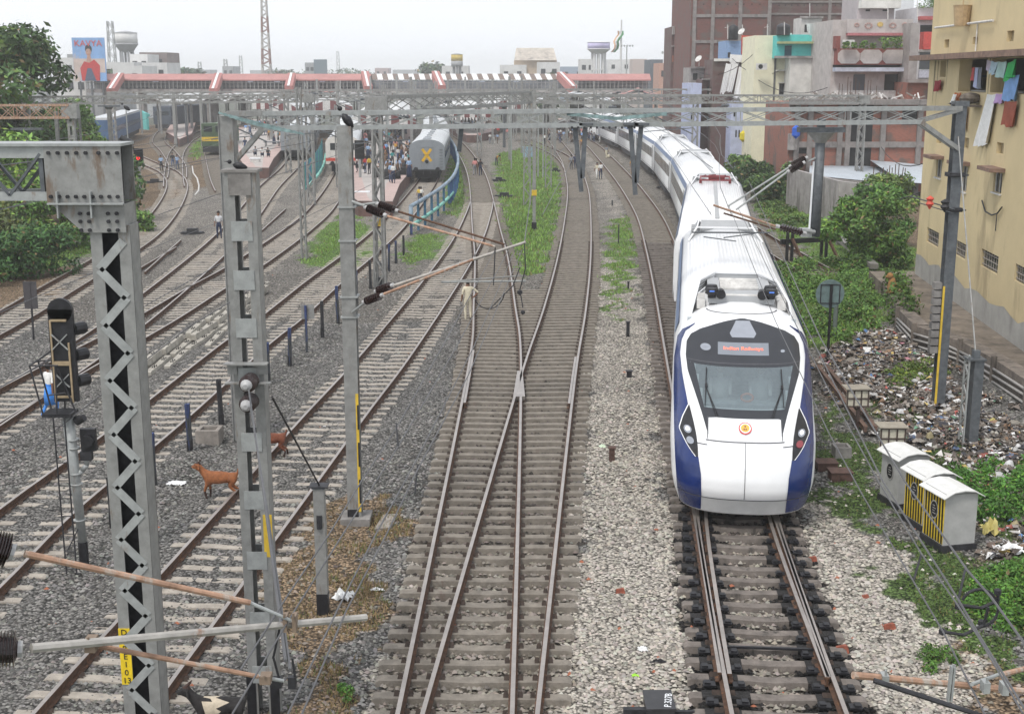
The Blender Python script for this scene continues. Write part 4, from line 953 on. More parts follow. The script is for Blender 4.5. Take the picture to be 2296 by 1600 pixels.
for x in (1288,1312,1413,1437,1035):
    xb={1288:1303,1312:1305,1413:1424,1437:1426,1035:1029}[x]; yb={1288:430,1312:400,1413:437,1437:410,1035:340}[x]; d=35.2
    m=MB(); a=W(x,281,d); b=W(xb,yb,d); m.beam(a,b,.12,.13) ; m.box(a.x-.2,d-.2,a.z-.0,a.x+.2,d+.25,a.z+.06); m.build('drop_arm',STEELD,g)
m=MB()
for x0,x1 in ((1280,1350),(1390,1450)): a=W(x0,281,35); b=W(x1,281,35.3); 
for k in range(12): 
    p=W(1282+k*14,284,34.9); m.cyl(p,p-Vector((0,0,.06)),.03,n=6)
m.build('bolt',IRON,g)
m=MB(); 
tsn=mat('green_netting',(.13,.19,.19),.9,0,.3,5)
for i in range(16):
    a=W(490+i*12,250+i*3.0,33.3); b=W(502+i*12,252+i*3.0+3,33.3); z=.03+.07*math.sin(i/15*math.pi); m.add([a,b,b-Vector((0,.05,z)),a-Vector((0,.05,z+.03))],[(0,1,2,3)])
one(m,'netting',tsn,'torn green net caught on the left end of the long portal','net')
m=MB()
for i in range(14):
    x=1270+i*16; a=W(x,262-abs(i-7)*1.5,35); b=W(x+17,262-abs(i-6)*1.5,35); m.add([a,b,b-Vector((0,.04,.10)),a-Vector((0,.04,.09))],[(0,1,2,3)])
one(m,'netting',tsn,'green net draped inside the middle of the long portal','net')
# ---- other portals
def portal(label,a,b,za,zb,h,dp,n,ma,mb_,mt=STEEL,c=.11,lace=.045):
    g=thing('portal_gantry',label,'gantry',((a[0]+b[0])/2,(a[1]+b[1])/2,gz),'lattice gantries over the yard')
    m=MB(); truss(m,(a[0],a[1],za),(b[0],b[1],zb),h,dp,n,c,lace); m.build('truss',mt,g)
    for p,z,k in ((a,za,ma),(b,zb,mb_)):
        if k=='lat': m=MB(); lattice(m,p[0],p[1],gz,z-h,.5,.4,11,.09,.06); m.build('column',STEEL,g)
        elif k=='box': m=MB(); channels(m,p[0],p[1],gz,z-h,.45); m.build('column',STEEL,g)
        if k: m=MB(); m.box(p[0]-.5,p[1]-.3,z-h-.05,p[0]+.5,p[1]+.3,z+.05); m.build('head_box',STEEL,g)
    return g
def gp(x,yb): v=G(x,yb,-.2); return (v.x,v.y)
m4=gp(682,577); m5=gp(853,640); lt=gp(1181,458); rt=gp(1921,447)
portal('lattice gantry beyond the long portal, starting at the yellow-collared mast',m5,lt,W(839,219,m5[1]).z,W(1176,207,lt[1]).z,.75,.6,9,'lat','lat',c=.13)
portal('lattice gantry from the grassy strip to the brick building on the right',lt,rt,W(1181,213,lt[1]).z,W(1921,215,rt[1]).z,.55,.6,22,None,'lat')
a=W(58,218,96); b=W(690,213,96); portal('lattice gantry above the trees on the left, with two grey head boxes',(a.x,96),(b.x,96),a.z,b.z,.5,.55,22,'box','lat')
a=W(-60,237,84); b=W(157,236,84); portal('rusty brown lattice gantry among the trees at the left edge',(a.x,84),(b.x,84),a.z,b.z,.8,.6,7,None,'box',RUSTP)
for i,(x0,x1,y,d,l) in enumerate([(640,1180,203,128,'thin far gantry in front of the striped footbridge'),(1190,1630,201,135,'thin far gantry above the head of the white train'),(250,640,207,150,'thin far gantry before the long red-roofed footbridge'),(700,1240,212,165,'farthest gantry over the platform sheds'),(1230,1560,214,112,'far gantry left of the lavender houses')]):
    a=W(x0,y,d); b=W(x1,y,d); portal(l,(a.x,d),(b.x,d),a.z,b.z,.7,.6,int((b.x-a.x)/2.2),'lat','lat',c=.13,lace=.06)
# ---- masts: (kind, x, y of base, y of top, label)
MASTS=[('lat',682,577,196,'slim lattice mast left of the flanged mast, its base on gravel between curved tracks'),
 ('lat',853,640,232,'lattice mast with yellow collar and black foot by the blue posts'),
 ('h',1197,512,205,'dark flanged mast on the green strip with a black foot'),
 ('thin',1146,380,196,'thin pale pole at the left of the green strip'),('thin',1206,396,246,'left one of two slender pipes on the green strip'),('thin',1217,397,246,'right one of two slender pipes on the green strip'),
 ('h',1565,352,215,'flanged mast beside the weathered wall, near the express train'),('lat',1600,340,230,'lattice pair mast before the lavender house'),
 ('h',142,470,250,'two-channel mast in front of the left trees'),('lat',187,455,246,'lattice mast beside the left trees'),('h',257,440,246,'plain mast left of the red signal'),
 ('thin',294,425,215,'thin pole just behind the red signal'),('t',420,321,231,'T-headed post near the dark tunnel-like train'),('t',255,400,240,'T-headed post right of the left trees'),('t',78,505,292,'T-headed post among the left bushes'),
 ('h',395,330,205,'grey mast between the crossing tracks'),('h',455,330,210,'grey mast right of the distant crossing'),('thin',475,345,225,'thin pole by the black diesel engine'),
 ('lat',760,420,235,'lattice mast beside the white engine'),('h',705,430,240,'plain mast by the green railing'),('lat',1010,330,215,'lattice mast beside the grey coach'),
 ('h',1029,342,250,'dark post right of the grey coach'),('h',955,300,205,'mast rising behind the grey coach'),('lat',870,330,205,'far lattice mast on the crowded platform'),
 ('h',610,330,215,'mast on the left platform'),('lat',560,300,205,'far lattice mast by the left shed'),('t',645,300,225,'T-headed post on the left platform'),('thin',700,300,200,'thin far pole before the sheds'),
 ('t',1130,330,240,'T-headed post near the pink-walled platform end'),('h',1270,320,205,'mast behind the crossing crowd'),('h',1350,310,205,'mast left of the express train'),('t',1490,300,238,'T-headed post behind the express train'),('h',1430,300,205,'far mast above the express train')]
for k,x,yb,yt,lb in MASTS:
    p=gp(x,yb); s=(yb-165)*.976/9.7; zt=min(W(x,yt,p[1]).z,9.6); w=max(.22,min(.45,9/s)) 
    if k=='lat': m=MB(); lattice(m,p[0],p[1],gz,zt,w*1.15,w,12,max(.07,1.6/s),max(.04,1.1/s)); mm=STEEL
    elif k=='h': m=MB(); hpole(m,p[0],p[1],gz,zt,w*.8,w*.8); mm=STEEL
    elif k=='thin': m=MB(); m.cyl((p[0],p[1],gz),(p[0],p[1],zt),.07,.05,8); mm=STEELB
    else: m=MB(); m.cyl((p[0],p[1],gz),(p[0],p[1],zt),.2,.16,10); m.box(p[0]-1.0,p[1]-.2,zt,p[0]+1.0,p[1]+.2,zt+.14); m.cyl((p[0],p[1],zt-.35),(p[0],p[1],zt),.16,.42,10); mm=STEELD
    if lb.startswith('lattice mast with yellow') or lb.startswith('dark flanged'):
        t=thing('mast',lb,'mast',(p[0],p[1],gz),'overhead line masts in the yard'); m.build('upright',mm,t)
        q=MB(); zz=2.6 if k=='lat' else 1.9; q.box(p[0]-w*.62,p[1]-w*.62,zz,p[0]+w*.62,p[1]+w*.62,zz+.35); q.build('yellow_collar',YEL,t)
        q=MB(); q.box(p[0]-w*.62,p[1]-w*.62,gz,p[0]+w*.62,p[1]+w*.62,gz+.5); q.build('black_foot',BLACK,t)
    else: one(m,'mast',mm,lb,'mast','overhead line masts in the yard')
# extra far masts in the station throat
FM=sorted([(rnd.uniform(-.17,.075),rnd.uniform(135,225)) for _ in range(26)])
for i in range(26):
    d=FM[i][1]; x=FM[i][0]*d
    if i%3==0: m=MB(); lattice(m,x,d,gz,8.3,.5,.4,8,.14,.09)
    else: m=MB(); hpole(m,x,d,gz,8.2+rnd.random(),.3,.3)
    one(m,'mast',STEEL,ORD[i]+' from the left of the tiny far masts before the station sheds','mast','tiny far masts')
# round drop post hung from the portal, right of the train
dY=36.6; ct=W(1840,292,dY); cb=W(1826,530,dY); p=(ct.x,dY); zt=ct.z+.02; zbm=cb.z; t=thing('drop_post','fat round grey post with T head hanging from the long portal, right of the train','post',(p[0],p[1],zbm))
m=MB(); m.cyl((cb.x,p[1],zbm),(p[0],p[1],zt-.3),.15,.14,18); m.build('shaft',STEELD,t,True)
m=MB(); m.cyl((p[0],p[1],zt-.38),(p[0],p[1],zt-.08),.14,.4,18); m.build('capital',STEEL,t)
m=MB(); m.box(p[0]-.64,p[1]-.22,zt-.08,p[0]+.64,p[1]+.22,zt+.06); m.box(p[0]-.1,p[1]-.1,zt+.06,p[0]+.1,p[1]+.1,zt+.3); m.build('head_beam',STEELD,t)
m=MB(); m.cyl((cb.x-.18,p[1]-.05,zbm),(p[0]-.17,p[1]-.05,zt-.9),.03,n=6); m.build('drain_pipe',WHITE,t)
m=MB(); m.box(cb.x-.42,p[1]-.2,W(1810,530,dY).z,cb.x-.13,p[1]+.2,W(1810,512,dY).z); m.build('bracket',STEELB,t)
# power pole in front of the yellow house
p=gp(2103,905)
# anchor lattice stub on the right
p=gp(2170,990); t=thing('anchor_post','tapered concrete-grey stub post with zigzag side lacing, standing in rubbish','post',(p[0],p[1],gz)); zt=W(2185,805,p[1]).z
m=MB(); m.box(p[0]-.05,p[1]-.17,gz,p[0]+.2,p[1]+.2,zt); m.build('post',STEELD,t)
m=MB(); s=1; z=gz
while z<zt-.1: m.beam((p[0]-.2,p[1]+s*.15,z),(p[0]-.2,p[1]-s*.15,z+.28),.03,.05); z+=.28; s=-s
for s in (-1,1): m.beam((p[0]-.2,p[1]+s*.17,gz),(p[0]-.2,p[1]+s*.17,zt),.04,.04)
m.build('lacing',STEELB,t); m=MB(); m.box(p[0]-.24,p[1]-.22,zt,p[0]+.24,p[1]+.24,zt+.04); m.box(p[0]-.06,p[1]-.1,zt+.04,p[0]+.1,p[1]+.1,zt+.25); m.build('cap',STEELD,t)
m=MB(); a=W(2147,300,37); m.cyl(a,(p[0],p[1],zt+.2),.02,n=6); one(m,'stay_wire',STEEL,'long stay wire slanting from the right column of the long portal to the stub post','wire')
m=MB()
for k in range(9): z=1.4+k*.24; m.box(12.83-.42,37.0-.13,z,12.83-.2,37.13,z+.19)
one(m,'counterweight',CONCD,'stack of dark block counterweights hanging beside the right portal column','counterweight')
# red and white lattice tower
d=330; a=W(597,0,d); b=W(600,215,d); t=thing('radio_tower','tall red and white lattice tower rising out of the top of the picture','tower',(b.x,d,0))
for k in range(8):
    z0=b.z*0+k*3.9; z1=z0+3.9; w0=2.6-k*.2; w1=2.6-(k+1)*.2; m=MB(); lattice(m,b.x,d,z0,z1,w0,w1,4,.26,.16); m.build('tower_section',mat('tower_red',(.27,.17,.15),.7) if k%2 else mat('tower_white',(.42,.4,.38),.7),t)
# ---------------------------------------------------------------- yard objects
def rect_on(m,x0,z0,x1,z1,y,mi=0,th=.01): m.box(x0,y-th,z0,x1,y,z1,mi)
CAB=mat('cabinet_grey',(.38,.38,.37),.6,.1,.08,3,rgb2=(.3,.28,.25),thr=.62); CABR=mat('cabinet_roof',(.6,.6,.58),.5,0,.08,2.5,rgb2=(.42,.4,.37),thr=.6)
def cabinet(label,fl,stripes):
    x,y=fl; w_,d_,h=.74,.8,1.0; t=thing('relay_cabinet',label,'cabinet',(x+w_/2,y+d_/2,gz),'grey equipment cabinets beside the train')
    m=MB(); m.box(x,y,-.12,x+w_,y+d_,h); m.build('body',CAB,t)
    m=MB(); m.box(x-.04,y-.04,gz,x+w_+.04,y+d_+.04,-.122); m.build('plinth',IRON,t)
    o=.1; pr=[(-o,h-.06),(w_*.18,h+.06),(w_*.5,h+.09),(w_*.82,h+.06),(w_+o,h-.06)]; m=MB(); vs=[]
    for yy in (y-o,y+d_+o):
        for px,pz in pr: vs.append((x+px,yy,pz))
        for px,pz in pr: vs.append((x+px,yy,pz-.02))
    fs=[(i,i+1,10+i+1,10+i) for i in range(4)]+[(5+i+1,5+i,15+i,15+i+1) for i in range(4)]+[(5+i,5+i+1,i+1,i) for i in range(4)]+[(10+i,10+i+1,15+i+1,15+i) for i in range(4)]+[(0,10,15,5),(4,9,19,14)]
    m.add(vs,fs); m.build('roof',CABR,t)
    m=MB(); m.add([(x,y,h-.02),(x+w_,y,h-.02),(x+w_*.82,y,h+.04),(x+w_*.5,y,h+.07),(x+w_*.18,y,h+.04)],[(0,1,2,3,4)]); m.build('gable',CAB,t)
    if stripes:
        m=MB(); n=7
        m.box(x-.006,y+.02,-.1,x-.001,y+d_-.02,h-.08,0)
        for k in range(n): yy=y+.03+k*(d_-.06)/n; m.add([(x-.009,yy,-.1),(x-.009,yy+.06,-.1),(x-.009,yy+.105,h-.08),(x-.009,yy+.045,h-.08)],[(0,1,2,3),(3,2,1,0)],1)
        m.build('striped_door',[mat('cabinet_yellow',(.62,.45,.03),.6,0,.15,7),BLACK],t)
    m=MB(); c=(y+d_*.5,h*.55); n=20
    for r1,r2,mi,dx in ((.0,.15,0,.012),(.13,.15,1,.0145)):
        for k in range(n):
            a=2*math.pi*k/n;b=2*math.pi*(k+1)/n; sy=1.0; sz=1.35
            f=lambda r,a_:(x-dx,c[0]+r*math.cos(a_)*sy,c[1]+r*math.sin(a_)*sz); m.add([f(r1,a),f(r1,b),f(r2,b),f(r2,a)],[(0,1,2,3),(3,2,1,0)],mi)
    t.rotation_euler=(0,0,R(13))
    for k in range(4): m.add([(x-.016,c[0]-.07+.04*(k%2),c[1]-.09+k*.055),(x-.016,c[0]+.06,c[1]-.09+k*.055),(x-.016,c[0]+.06,c[1]-.07+k*.055),(x-.016,c[0]-.07+.04*(k%2),c[1]-.07+k*.055)],[(0,1,2,3),(3,2,1,0)],1)
    m.build('oval_mark',[IRON,OFFW],t)
    return t
for (px,py),lb,st in (((2098,1238),'nearest grey relay cabinet with yellow and black striped side and pale roof',True),((2053,1193),'middle grey relay cabinet with striped side, between two others',True),((1998,1144),'farthest grey relay cabinet, plain sided with a dark oval mark',False)):
    p=G(px,py,gz); cabinet(lb,(p.x,p.y),st)
# framed marker boards
BW=mat('board_cream',(.5,.47,.38),.8,0,.15,8); BWF=mat('board_frame',(.06,.04,.035),.8)
for (x0,x1,y0,y1,bx,by),lb in (((1899,1947,873,912,1922,968),'cream board with dark grid frame on a short post by the loose rails'),((1974,2029,959,1005,2001,1040),'cream board with dark grid frame just behind the relay cabinets')):
    g_=G(bx,by,gz); d=g_.y; a=W(x0,y0,d); b=W(x1,y1,d); t=thing('marker_board',lb,'board',(g_.x,d,gz))
    m=MB(); m.box(a.x,d,b.z,b.x,d+.04,a.z,0); m.build('board',BW,t)
    m=MB(); wx=b.x-a.x; wz=a.z-b.z
    for f in (0,.3,.62,.93): m.box(a.x+wx*f,d-.02,b.z,a.x+wx*f+.035,d-.001,a.z,0)
    for f in (0,.45,.93): m.box(a.x,d-.022,b.z+wz*f,b.x,d-.0205,b.z+wz*f+.04,0)
    m.box(g_.x-.04,d+.041,gz,g_.x+.04,d+.12,a.z,0); m.build('frame',BWF,t)
    m=MB(); m.box(a.x-.04,d-.06,a.z+.001,b.x+.04,d+.5,a.z+.03); m.build('top_board',mat('weathered_wood',(.3,.27,.22),.9),t)
# pits and boxes
def openbox(px,py,w_,d_,h,name,label,m_,cat,inner=.07):
    p=G(px,py,gz); m=MB(); x0,y0=p.x-w_/2,p.y; 
    m.box(x0,y0,gz,x0+w_,y0+inner,h+gz); m.box(x0,y0+d_-inner,gz,x0+w_,y0+d_,h+gz); m.box(x0,y0+inner,gz,x0+inner,y0+d_-inner,h+gz); m.box(x0+w_-inner,y0+inner,gz,x0+w_,y0+d_-inner,h+gz)
    m.box(x0+inner,y0+inner,gz,x0+w_-inner,y0+d_-inner,gz+h*.45,1); one(m,name,[m_,DARK],label,cat)
openbox(465,1002,.62,.6,.45,'cable_pit','grey concrete cable pit with open square top beside the short posts',CONC,'pit',.1)
openbox(1890,1030,.42,.45,.32,'cable_pit','dark concrete cable pit with open top right of the train nose',CONCD,'pit',.06)
openbox(145,1370,.42,.3,.03,'ground_hatch','dark rectangular hole in the ballast at lower left',IRON,'hatch',.02)
RB=mat('rusty_box',(.09,.05,.04),.8,0,.2,6)
for px,py,w_,lb in ((1855,1060,.5,'rusty brown steel box on the gravel, farther of two'),(1887,1082,.52,'rusty brown steel box on the gravel, nearer of two')):
    p=G(px,py,gz); m=MB(); m.box(p.x-w_/2,p.y,gz,p.x+w_/2,p.y+.42,gz+.24); m.box(p.x-w_/2-.02,p.y-.02,gz+.241,p.x+w_/2+.02,p.y+.44,gz+.26); m.box(p.x-.05,p.y-.03,gz+.1,p.x+.05,p.y-.001,gz+.17); one(m,'junction_box',RB,lb,'box','rusty boxes beside the train')
# loose rails right of the train
m=MB(); a=G(1832,822,-.05); b=G(1940,962,-.05)
for o in (0,.28): 
    m.beam((a.x+o,a.y,-.06),(b.x+o,b.y,-.06),.08,.14); m.beam((a.x+o,a.y,0.02),(b.x+o,b.y,0.02),.12,.03)
one(m,'loose_rails',[mat('old_rail',(.13,.08,.06),.85,0,.2,5)],'pair of old brown rails lying on the rubbish right of the train','rail')
# buffer posts
t=thing('buffer_stop','dark buffer frame of four posts with a cross beam at the end of the siding','buffer stop',tuple(G(1806,588,gz)))
p0=G(1768,590,gz); p1=G(1845,582,gz)
for p,q in ((p0,0),(p1,0)):
    for o in (-.13,.13):
        m=MB(); m.box(p.x+o-.07,p.y-.08,gz,p.x+o+.07,p.y+.08,1.35); m.build('post',BLACK,t)
    m=MB(); m.beam((p.x+.1,p.y-.1,1.0),(p.x+.6,p.y-1.2,gz),.1,.14); m.build('strut',RUST,t)
m=MB(); m.beam((p0.x-.5,p0.y-.1,.85),(p1.x+.75,p1.y-.1,.85),.12,.26); m.build('cross_beam',BLACK,t)
# round sign seen from behind
p=G(1855,802,gz); c=W(1861,659,p.y); t=thing('round_sign','round grey-green sign seen from the back on a black post, right of the train','sign',(p.x,p.y,gz))
m=MB(); m.cyl((c.x,p.y+.03,c.z),(c.x,p.y+.06,c.z),.5,n=36); m.build('disc',mat('sign_back',(.13,.19,.19),.6),t)
m=MB(); e=.33
for a_,b_ in (((-e,-e),(e,-e)),((e,-e),(e,e)),((e,e),(-e,e)),((-e,e),(-e,-e))): m.beam((c.x+a_[0],p.y+.015,c.z+a_[1]),(c.x+b_[0],p.y+.015,c.z+b_[1]),.03,.025)
m.build('back_frame',IRON,t); m=MB(); m.cyl((p.x,p.y,gz),(c.x+.02,p.y-.02,c.z+.34),.05,n=8); m.build('post',BLACK,t)
p=G(1870,757,gz); m=MB(); m.cyl((p.x,p.y,gz),(p.x,p.y,1.1),.09,n=10); m.box(p.x-.14,p.y-.1,1.1,p.x+.14,p.y+.1,1.25); one(m,'short_post',mat('post_green_grey',(.12,.15,.14),.7),'short green-grey post just right of the round sign','post')
# ---- left signals
sx,sy=-8.65,24.2; t=thing('signal_post','black signal seen from behind on a white pole with platform and ladder','signal',(sx,sy,gz))
m=MB(); m.cyl((sx,sy,gz+.6),(sx-.1,sy,3.0),.085,.115,14); 
for z in (.75,1.5,1.72,2.25,2.42): m.cyl((sx-.03,sy,z),(sx-.03,sy,z+.03),.12,n=14)
m.build('pole',STEELB,t,True); m=MB(); m.cyl((sx,sy,gz),(sx,sy,gz+.6),.095,n=14); m.build('black_foot',BLACK,t)
hx=W(142,790,sy).x; m=MB(); m.box(hx-.24,sy-.03,3.22,hx+.24,sy+.06,5.05); m.cyl((hx,sy-.03,5.03),(hx,sy+.06,5.03),.24,n=20)
for k in range(3): m.cyl((hx+.2,sy+.1,3.6+k*.52),(hx+.34,sy+.3,3.6+k*.52),.12,n=10)
hd=m.build('signal_head',BLACK,t)
m=MB(); WD=mat('pale_wood',(.35,.27,.17),.85)
m.box(hx-.21,sy-.07,3.2,hx-.18,sy-.031,4.85); m.box(hx+.12,sy-.07,3.2,hx+.15,sy-.031,4.4); m.box(hx-.18,sy-.068,4.82,hx+.12,sy-.031,4.86); m.box(hx-.18,sy-.068,3.95,hx+.12,sy-.031,4.03); m.box(hx-.18,sy-.068,3.3,hx+.12,sy-.031,3.34); m.build('wooden_frame',WD,t)
m=MB()
for zc_,s in ((4.42,.3),(3.65,.26)):
    for k in (-1,1): m.beam((hx-.03-k*s/2,sy-.075,zc_-s/2),(hx-.03+k*s/2,sy-.075,zc_+s/2),.035,.02)
m.build('cross_mark',STEELB,t)
px0=W(104,925,sy).x; m=MB(); m.box(px0,sy-.25,2.95,sx+.05,sy+.2,3.02)
for k in range(6): m.box(px0+.02,sy-.27+k*.08,3.021,sx,sy-.24+k*.08,3.035)
m.build('platform',IRON,t)
m=MB(); zt=W(70,818,sy-.2).z; xl=W(68,818,sy-.2).x
for q in (-.25,.2):
    m.cyl((px0+.03,sy+q,3.0),(xl,sy+q,zt),.018,n=5); m.cyl((xl,sy+q,zt),(xl+.55,sy+q,zt),.018,n=5); m.cyl((px0+.3,sy+q,3.0),(xl+.5,sy+q,zt),.018,n=5); m.cyl((px0+.15,sy+q,3.4),(px0+.5,sy+q,3.45),.015,n=5)
m.cyl((xl,sy-.25,zt),(xl,sy+.2,zt),.018,n=5); m.cyl((xl,sy+.2,zt+.0),(xl+.45,sy+.9,zt+.35),.018,n=5); m.cyl((hx-.1,sy-.1,3.9),(hx+.2,sy-.1,3.0),.018,n=5)
m.build('cage_rail',IRON,t)
m=MB(); a0=W(119,935,sy-.3); a1=G(150,1294,gz); b0=W(144,935,sy-.3); b1=G(173,1294,gz)
m.cyl(a0,a1,.016,n=5); m.cyl(b0,b1,.016,n=5)
for k in range(9): t_=(k+.5)/9; m.cyl(a0+(a1-a0)*t_,b0+(b1-b0)*t_,.012,n=5)
m.cyl(a1+Vector((0,.1,.5)),(sx,sy,.7),.015,n=5); m.build('ladder',IRON,t)
# calling-on signal on an elbow bracket
t=thing('small_signal','small square black signal on a white elbow bracket of the left signal pole','signal',(sx+.1,sy-.1,1.1)); 
a=W(199,985,sy); m=MB(); m.box(a.x-.15,sy-.05,a.z-.22,a.x+.15,sy+.05,a.z+.23); m.cyl((a.x,sy-.12,a.z),(a.x,sy-.04,a.z),.12,n=14); m.build('signal_head',BLACK,t)
b=W(194,1030,sy); m=MB(); m.path([(b.x,sy,b.z+.08),(b.x,sy,b.z-.1),(b.x-.1,sy,b.z-.22),(sx,sy,b.z-.33)],.055,10); m.build('elbow_pipe',STEELB,t,True)
m=MB(); m.box(b.x-.1,sy-.07,b.z+.0,b.x+.12,sy+.07,b.z+.18); c=W(178,945,sy); m.cyl((c.x-.05,sy,c.z+.02),(c.x+.12,sy-.05,c.z+.1),.1,.07,10); m.build('lamp_case',IRON,t)
# plate on a post
p=G(76,765,gz); t=thing('plate_sign','dark rectangular plate on a thin post between the left tracks','sign',(p.x,p.y,gz)); a=W(51,631,p.y); b=W(86,691,p.y)
m=MB(); m.box(a.x,p.y-.03,b.z,b.x,p.y,a.z); m.box((a.x+b.x)/2-.02,p.y-.05,b.z,(a.x+b.x)/2+.02,p.y-.031,a.z); m.build('plate',mat('plate_dark',(.06,.055,.06),.6),t); m=MB(); m.cyl((p.x,p.y,gz),((a.x+b.x)/2,p.y,b.z),.04,n=6); m.build('post',IRON,t)
# small plate by the posts
p=G(688,792,gz); a=W(674,684,p.y); b=W(704,716,p.y); m=MB(); m.box(a.x,p.y+.06,b.z,b.x,p.y+.08,a.z,0); m.box(a.x+.12,p.y-.02,gz,a.x+.2,p.y+.055,a.z-.02,1); one(m,'plate_sign',[STEEL,BLUEP],'small grey plate fixed on a blue post in the row by the track','sign')
# row of short posts
PO=[(255,1190,1068),(345,1095,970),(427,1018,905),(497,958,850),(602,862,768),(650,823,735),(723,757,675),(758,727,640),(800,688,597),(831,650,583),(872,610,548),(888,592,540),(905,574,528)]
for i,(x,yb,yt) in enumerate(PO):
    p=G(x,yb,gz); zt=max(.6,min(W(x-4,yt,p.y).z,1.25)); m=MB(); tl=(rnd.random()-.5)*.08
    m.beam((p.x,p.y,gz),(p.x+tl,p.y,zt),.11,.14); m.beam((p.x,p.y-.075,gz),(p.x+tl,p.y-.075,zt+.02),.03,.02)
    t=thing('fence_post','','post',(p.x,p.y,gz),'short worn posts beside the track')
    order=['nearest','second nearest','third nearest','fourth nearest','fifth nearest','sixth nearest','seventh nearest','eighth nearest','ninth nearest','tenth nearest','eleventh nearest','twelfth nearest','farthest'][i]
    t['label']=order+' short worn blue-black post in the row beside the track'
    m.build('shaft',BLUEP if i%3 else IRON,t); m=MB(); m.beam((p.x,p.y-.001,gz),(p.x,p.y-.001,gz+.4),.125,.16); m.build('black_foot',BLACK,t)
# posts and markers in the centre gap
for (x,yb,yt,w_,lb) in ((1407,757,722,.12,'stubby black marker post in the pale gravel left of the train'),(1408,648,632,.08,'tiny black marker in the gravel beyond the stubby post'),(1386,548,505,.06,'thin pipe standing in the central grass patch'),(1371,1035,1004,.14,'small rusty block standing in the gravel near a plastic bag'),(1410,848,832,.16,'small dark stone-like marker in the pale gravel'),(1372,462,450,.1,'dark peg beside the pale gravelled track')):
    p=G(x,yb,gz); zt=W(x,yt,p.y).z; m=MB(); m.beam((p.x,p.y,gz),(p.x,p.y,zt),w_,w_); m.box(p.x-w_*.7,p.y-w_*.7,zt,p.x+w_*.7,p.y+w_*.7,zt+.03); one(m,'marker_post',IRON if w_!=.14 else RB,lb,'marker')
# stack of old concrete sleepers
a=G(318,858,gz); b=G(606,650,gz); L=(b-a).length; dd=(b-a).normalized(); nn=Vector((dd.y,-dd.x,0)); rr=random.Random(5); k=0
for row,(off,lv,s0,n_) in enumerate([(0,0,0,7),(.38,0,.8,7),(.1,1,.6,5),(.75,0,1.6,5),(.5,1,6.0,4),(1.1,0,5.2,3)]):
    for i in range(n_):
        s=s0+i*2.82+rr.uniform(-.1,.1)
        if s>L-1: continue
        c=a+dd*(s+1.3)+nn*(off+rr.uniform(-.05,.05)-.5)+Vector((0,0,lv*.21+.2)); an=rr.uniform(-.06,.06); d_=(dd+nn*an).normalized(); n2=Vector((d_.y,-d_.x,0)); m=MB()
        sleeper_mb(m,c,n2,d_,-1.3,1.3,[-.6,.6],.24,z=0.0); 
        one(m,'old_sleeper',[mat('old_sleeper_concrete',(.33,.31,.27),.95,0,.2,4,.4,30),IRON],ORD[i]+' from the near end in the '+['front lower','middle lower','upper left','back lower','upper right','rear'][row]+' row of stacked old sleepers','sleeper','stack of old sleepers by the left tracks')
# point machine with number, bottom centre
p=G(1480,1618,gz); d=p.y; a=W(1450,1588,d); b=W(1512,1588,d); t=thing('point_machine','black point machine with white number at the bottom centre, rods both sides','point machine',(p.x,d,gz))
m=MB(); m.box(a.x,d-.05,gz,b.x,d+.55,a.z); m.box(a.x-.015,d-.06,a.z,b.x+.015,d+.57,a.z+.03); m.build('case',mat('case_black',(.03,.03,.033),.45,0,.15,5),t)
m=MB(); m.box(a.x-.35,d+.1,gz+.05,a.x,d+.2,gz+.16); m.box(b.x,d+.1,gz+.05,b.x+.33,d+.16,gz+.13); m.box(a.x-.3,d+.02,gz,b.x+.3,d+.06,gz+.06); m.build('rod',IRON,t)
text('P.327B',.16,frame((b.x-.07,d+.22,a.z+.033),(.15,1,0),(-1,.15,0)),WHITE,t)
# far boxes, cabinets, point machines
def boxat(x0,x1,yt,yb,name,m_,label,cat,dp=.6,lid=None):
    p=G((x0+x1)/2,yb,gz); a=W(x0,yt,p.y); b=W(x1,yt,p.y); m=MB(); m.box(a.x,p.y,gz,b.x,p.y+dp,a.z-.08); m.box(a.x-.06,p.y-.06,a.z-.079,b.x+.06,p.y+dp+.06,a.z,1); m.box(a.x+.03,p.y-.02,gz+.1,b.x-.03,p.y-.001,a.z-.14,0)
    return one(m,name,[m_,lid or m_],label,cat)
boxat(560,581,355,390,'relay_cabinet',OFFW,'white relay cabinet in front of the left platform tip','cabinet',lid=WHITE)
boxat(796,826,430,466,'relay_cabinet',OFFW,'white-lidded grey relay cabinet in front of the crowded platform tip','cabinet',lid=WHITE)
boxat(1172,1194,330,355,'relay_cabinet',mat('pale_blue',(.25,.38,.48),.6),'pale blue cabinet behind the dark mast on the green strip','cabinet')
boxat(671,679,412,425,'relay_cabinet',OFFW,'tiny white box on a stand left of the slim lattice mast','cabinet',.3)
for x,y,w_,lb in ((1118,408,1.2,'black point machine beside the two people walking between rails'),(1130,444,1.5,'black point machine at the left edge of the green strip'),(430,528,1.3,'black point machine near the man in the striped shirt'),(345,412,1.4,'black point machine in the left grass'),(1245,386,1.0,'black point machine at the right edge of the green strip'),(1487,424,1.0,'black point machine beside the express train, farther one'),(1500,374,1.2,'black point machine beside the express train, distant one'),(1560,0,0,'')):
    if not w_: continue
    p=G(x,y,gz); m=MB(); m.box(p.x-w_/2,p.y,gz,p.x+w_/2,p.y+.5,gz+.22); m.box(p.x-w_*.25,p.y+.05,gz+.22,p.x+w_*.25,p.y+.45,gz+.42); m.cyl((p.x-w_*.6,p.y+.2,gz+.12),(p.x+w_*.6,p.y+.2,gz+.12),.05,n=6); one(m,'point_machine',IRON,lb,'point machine','black point machines in the yard')
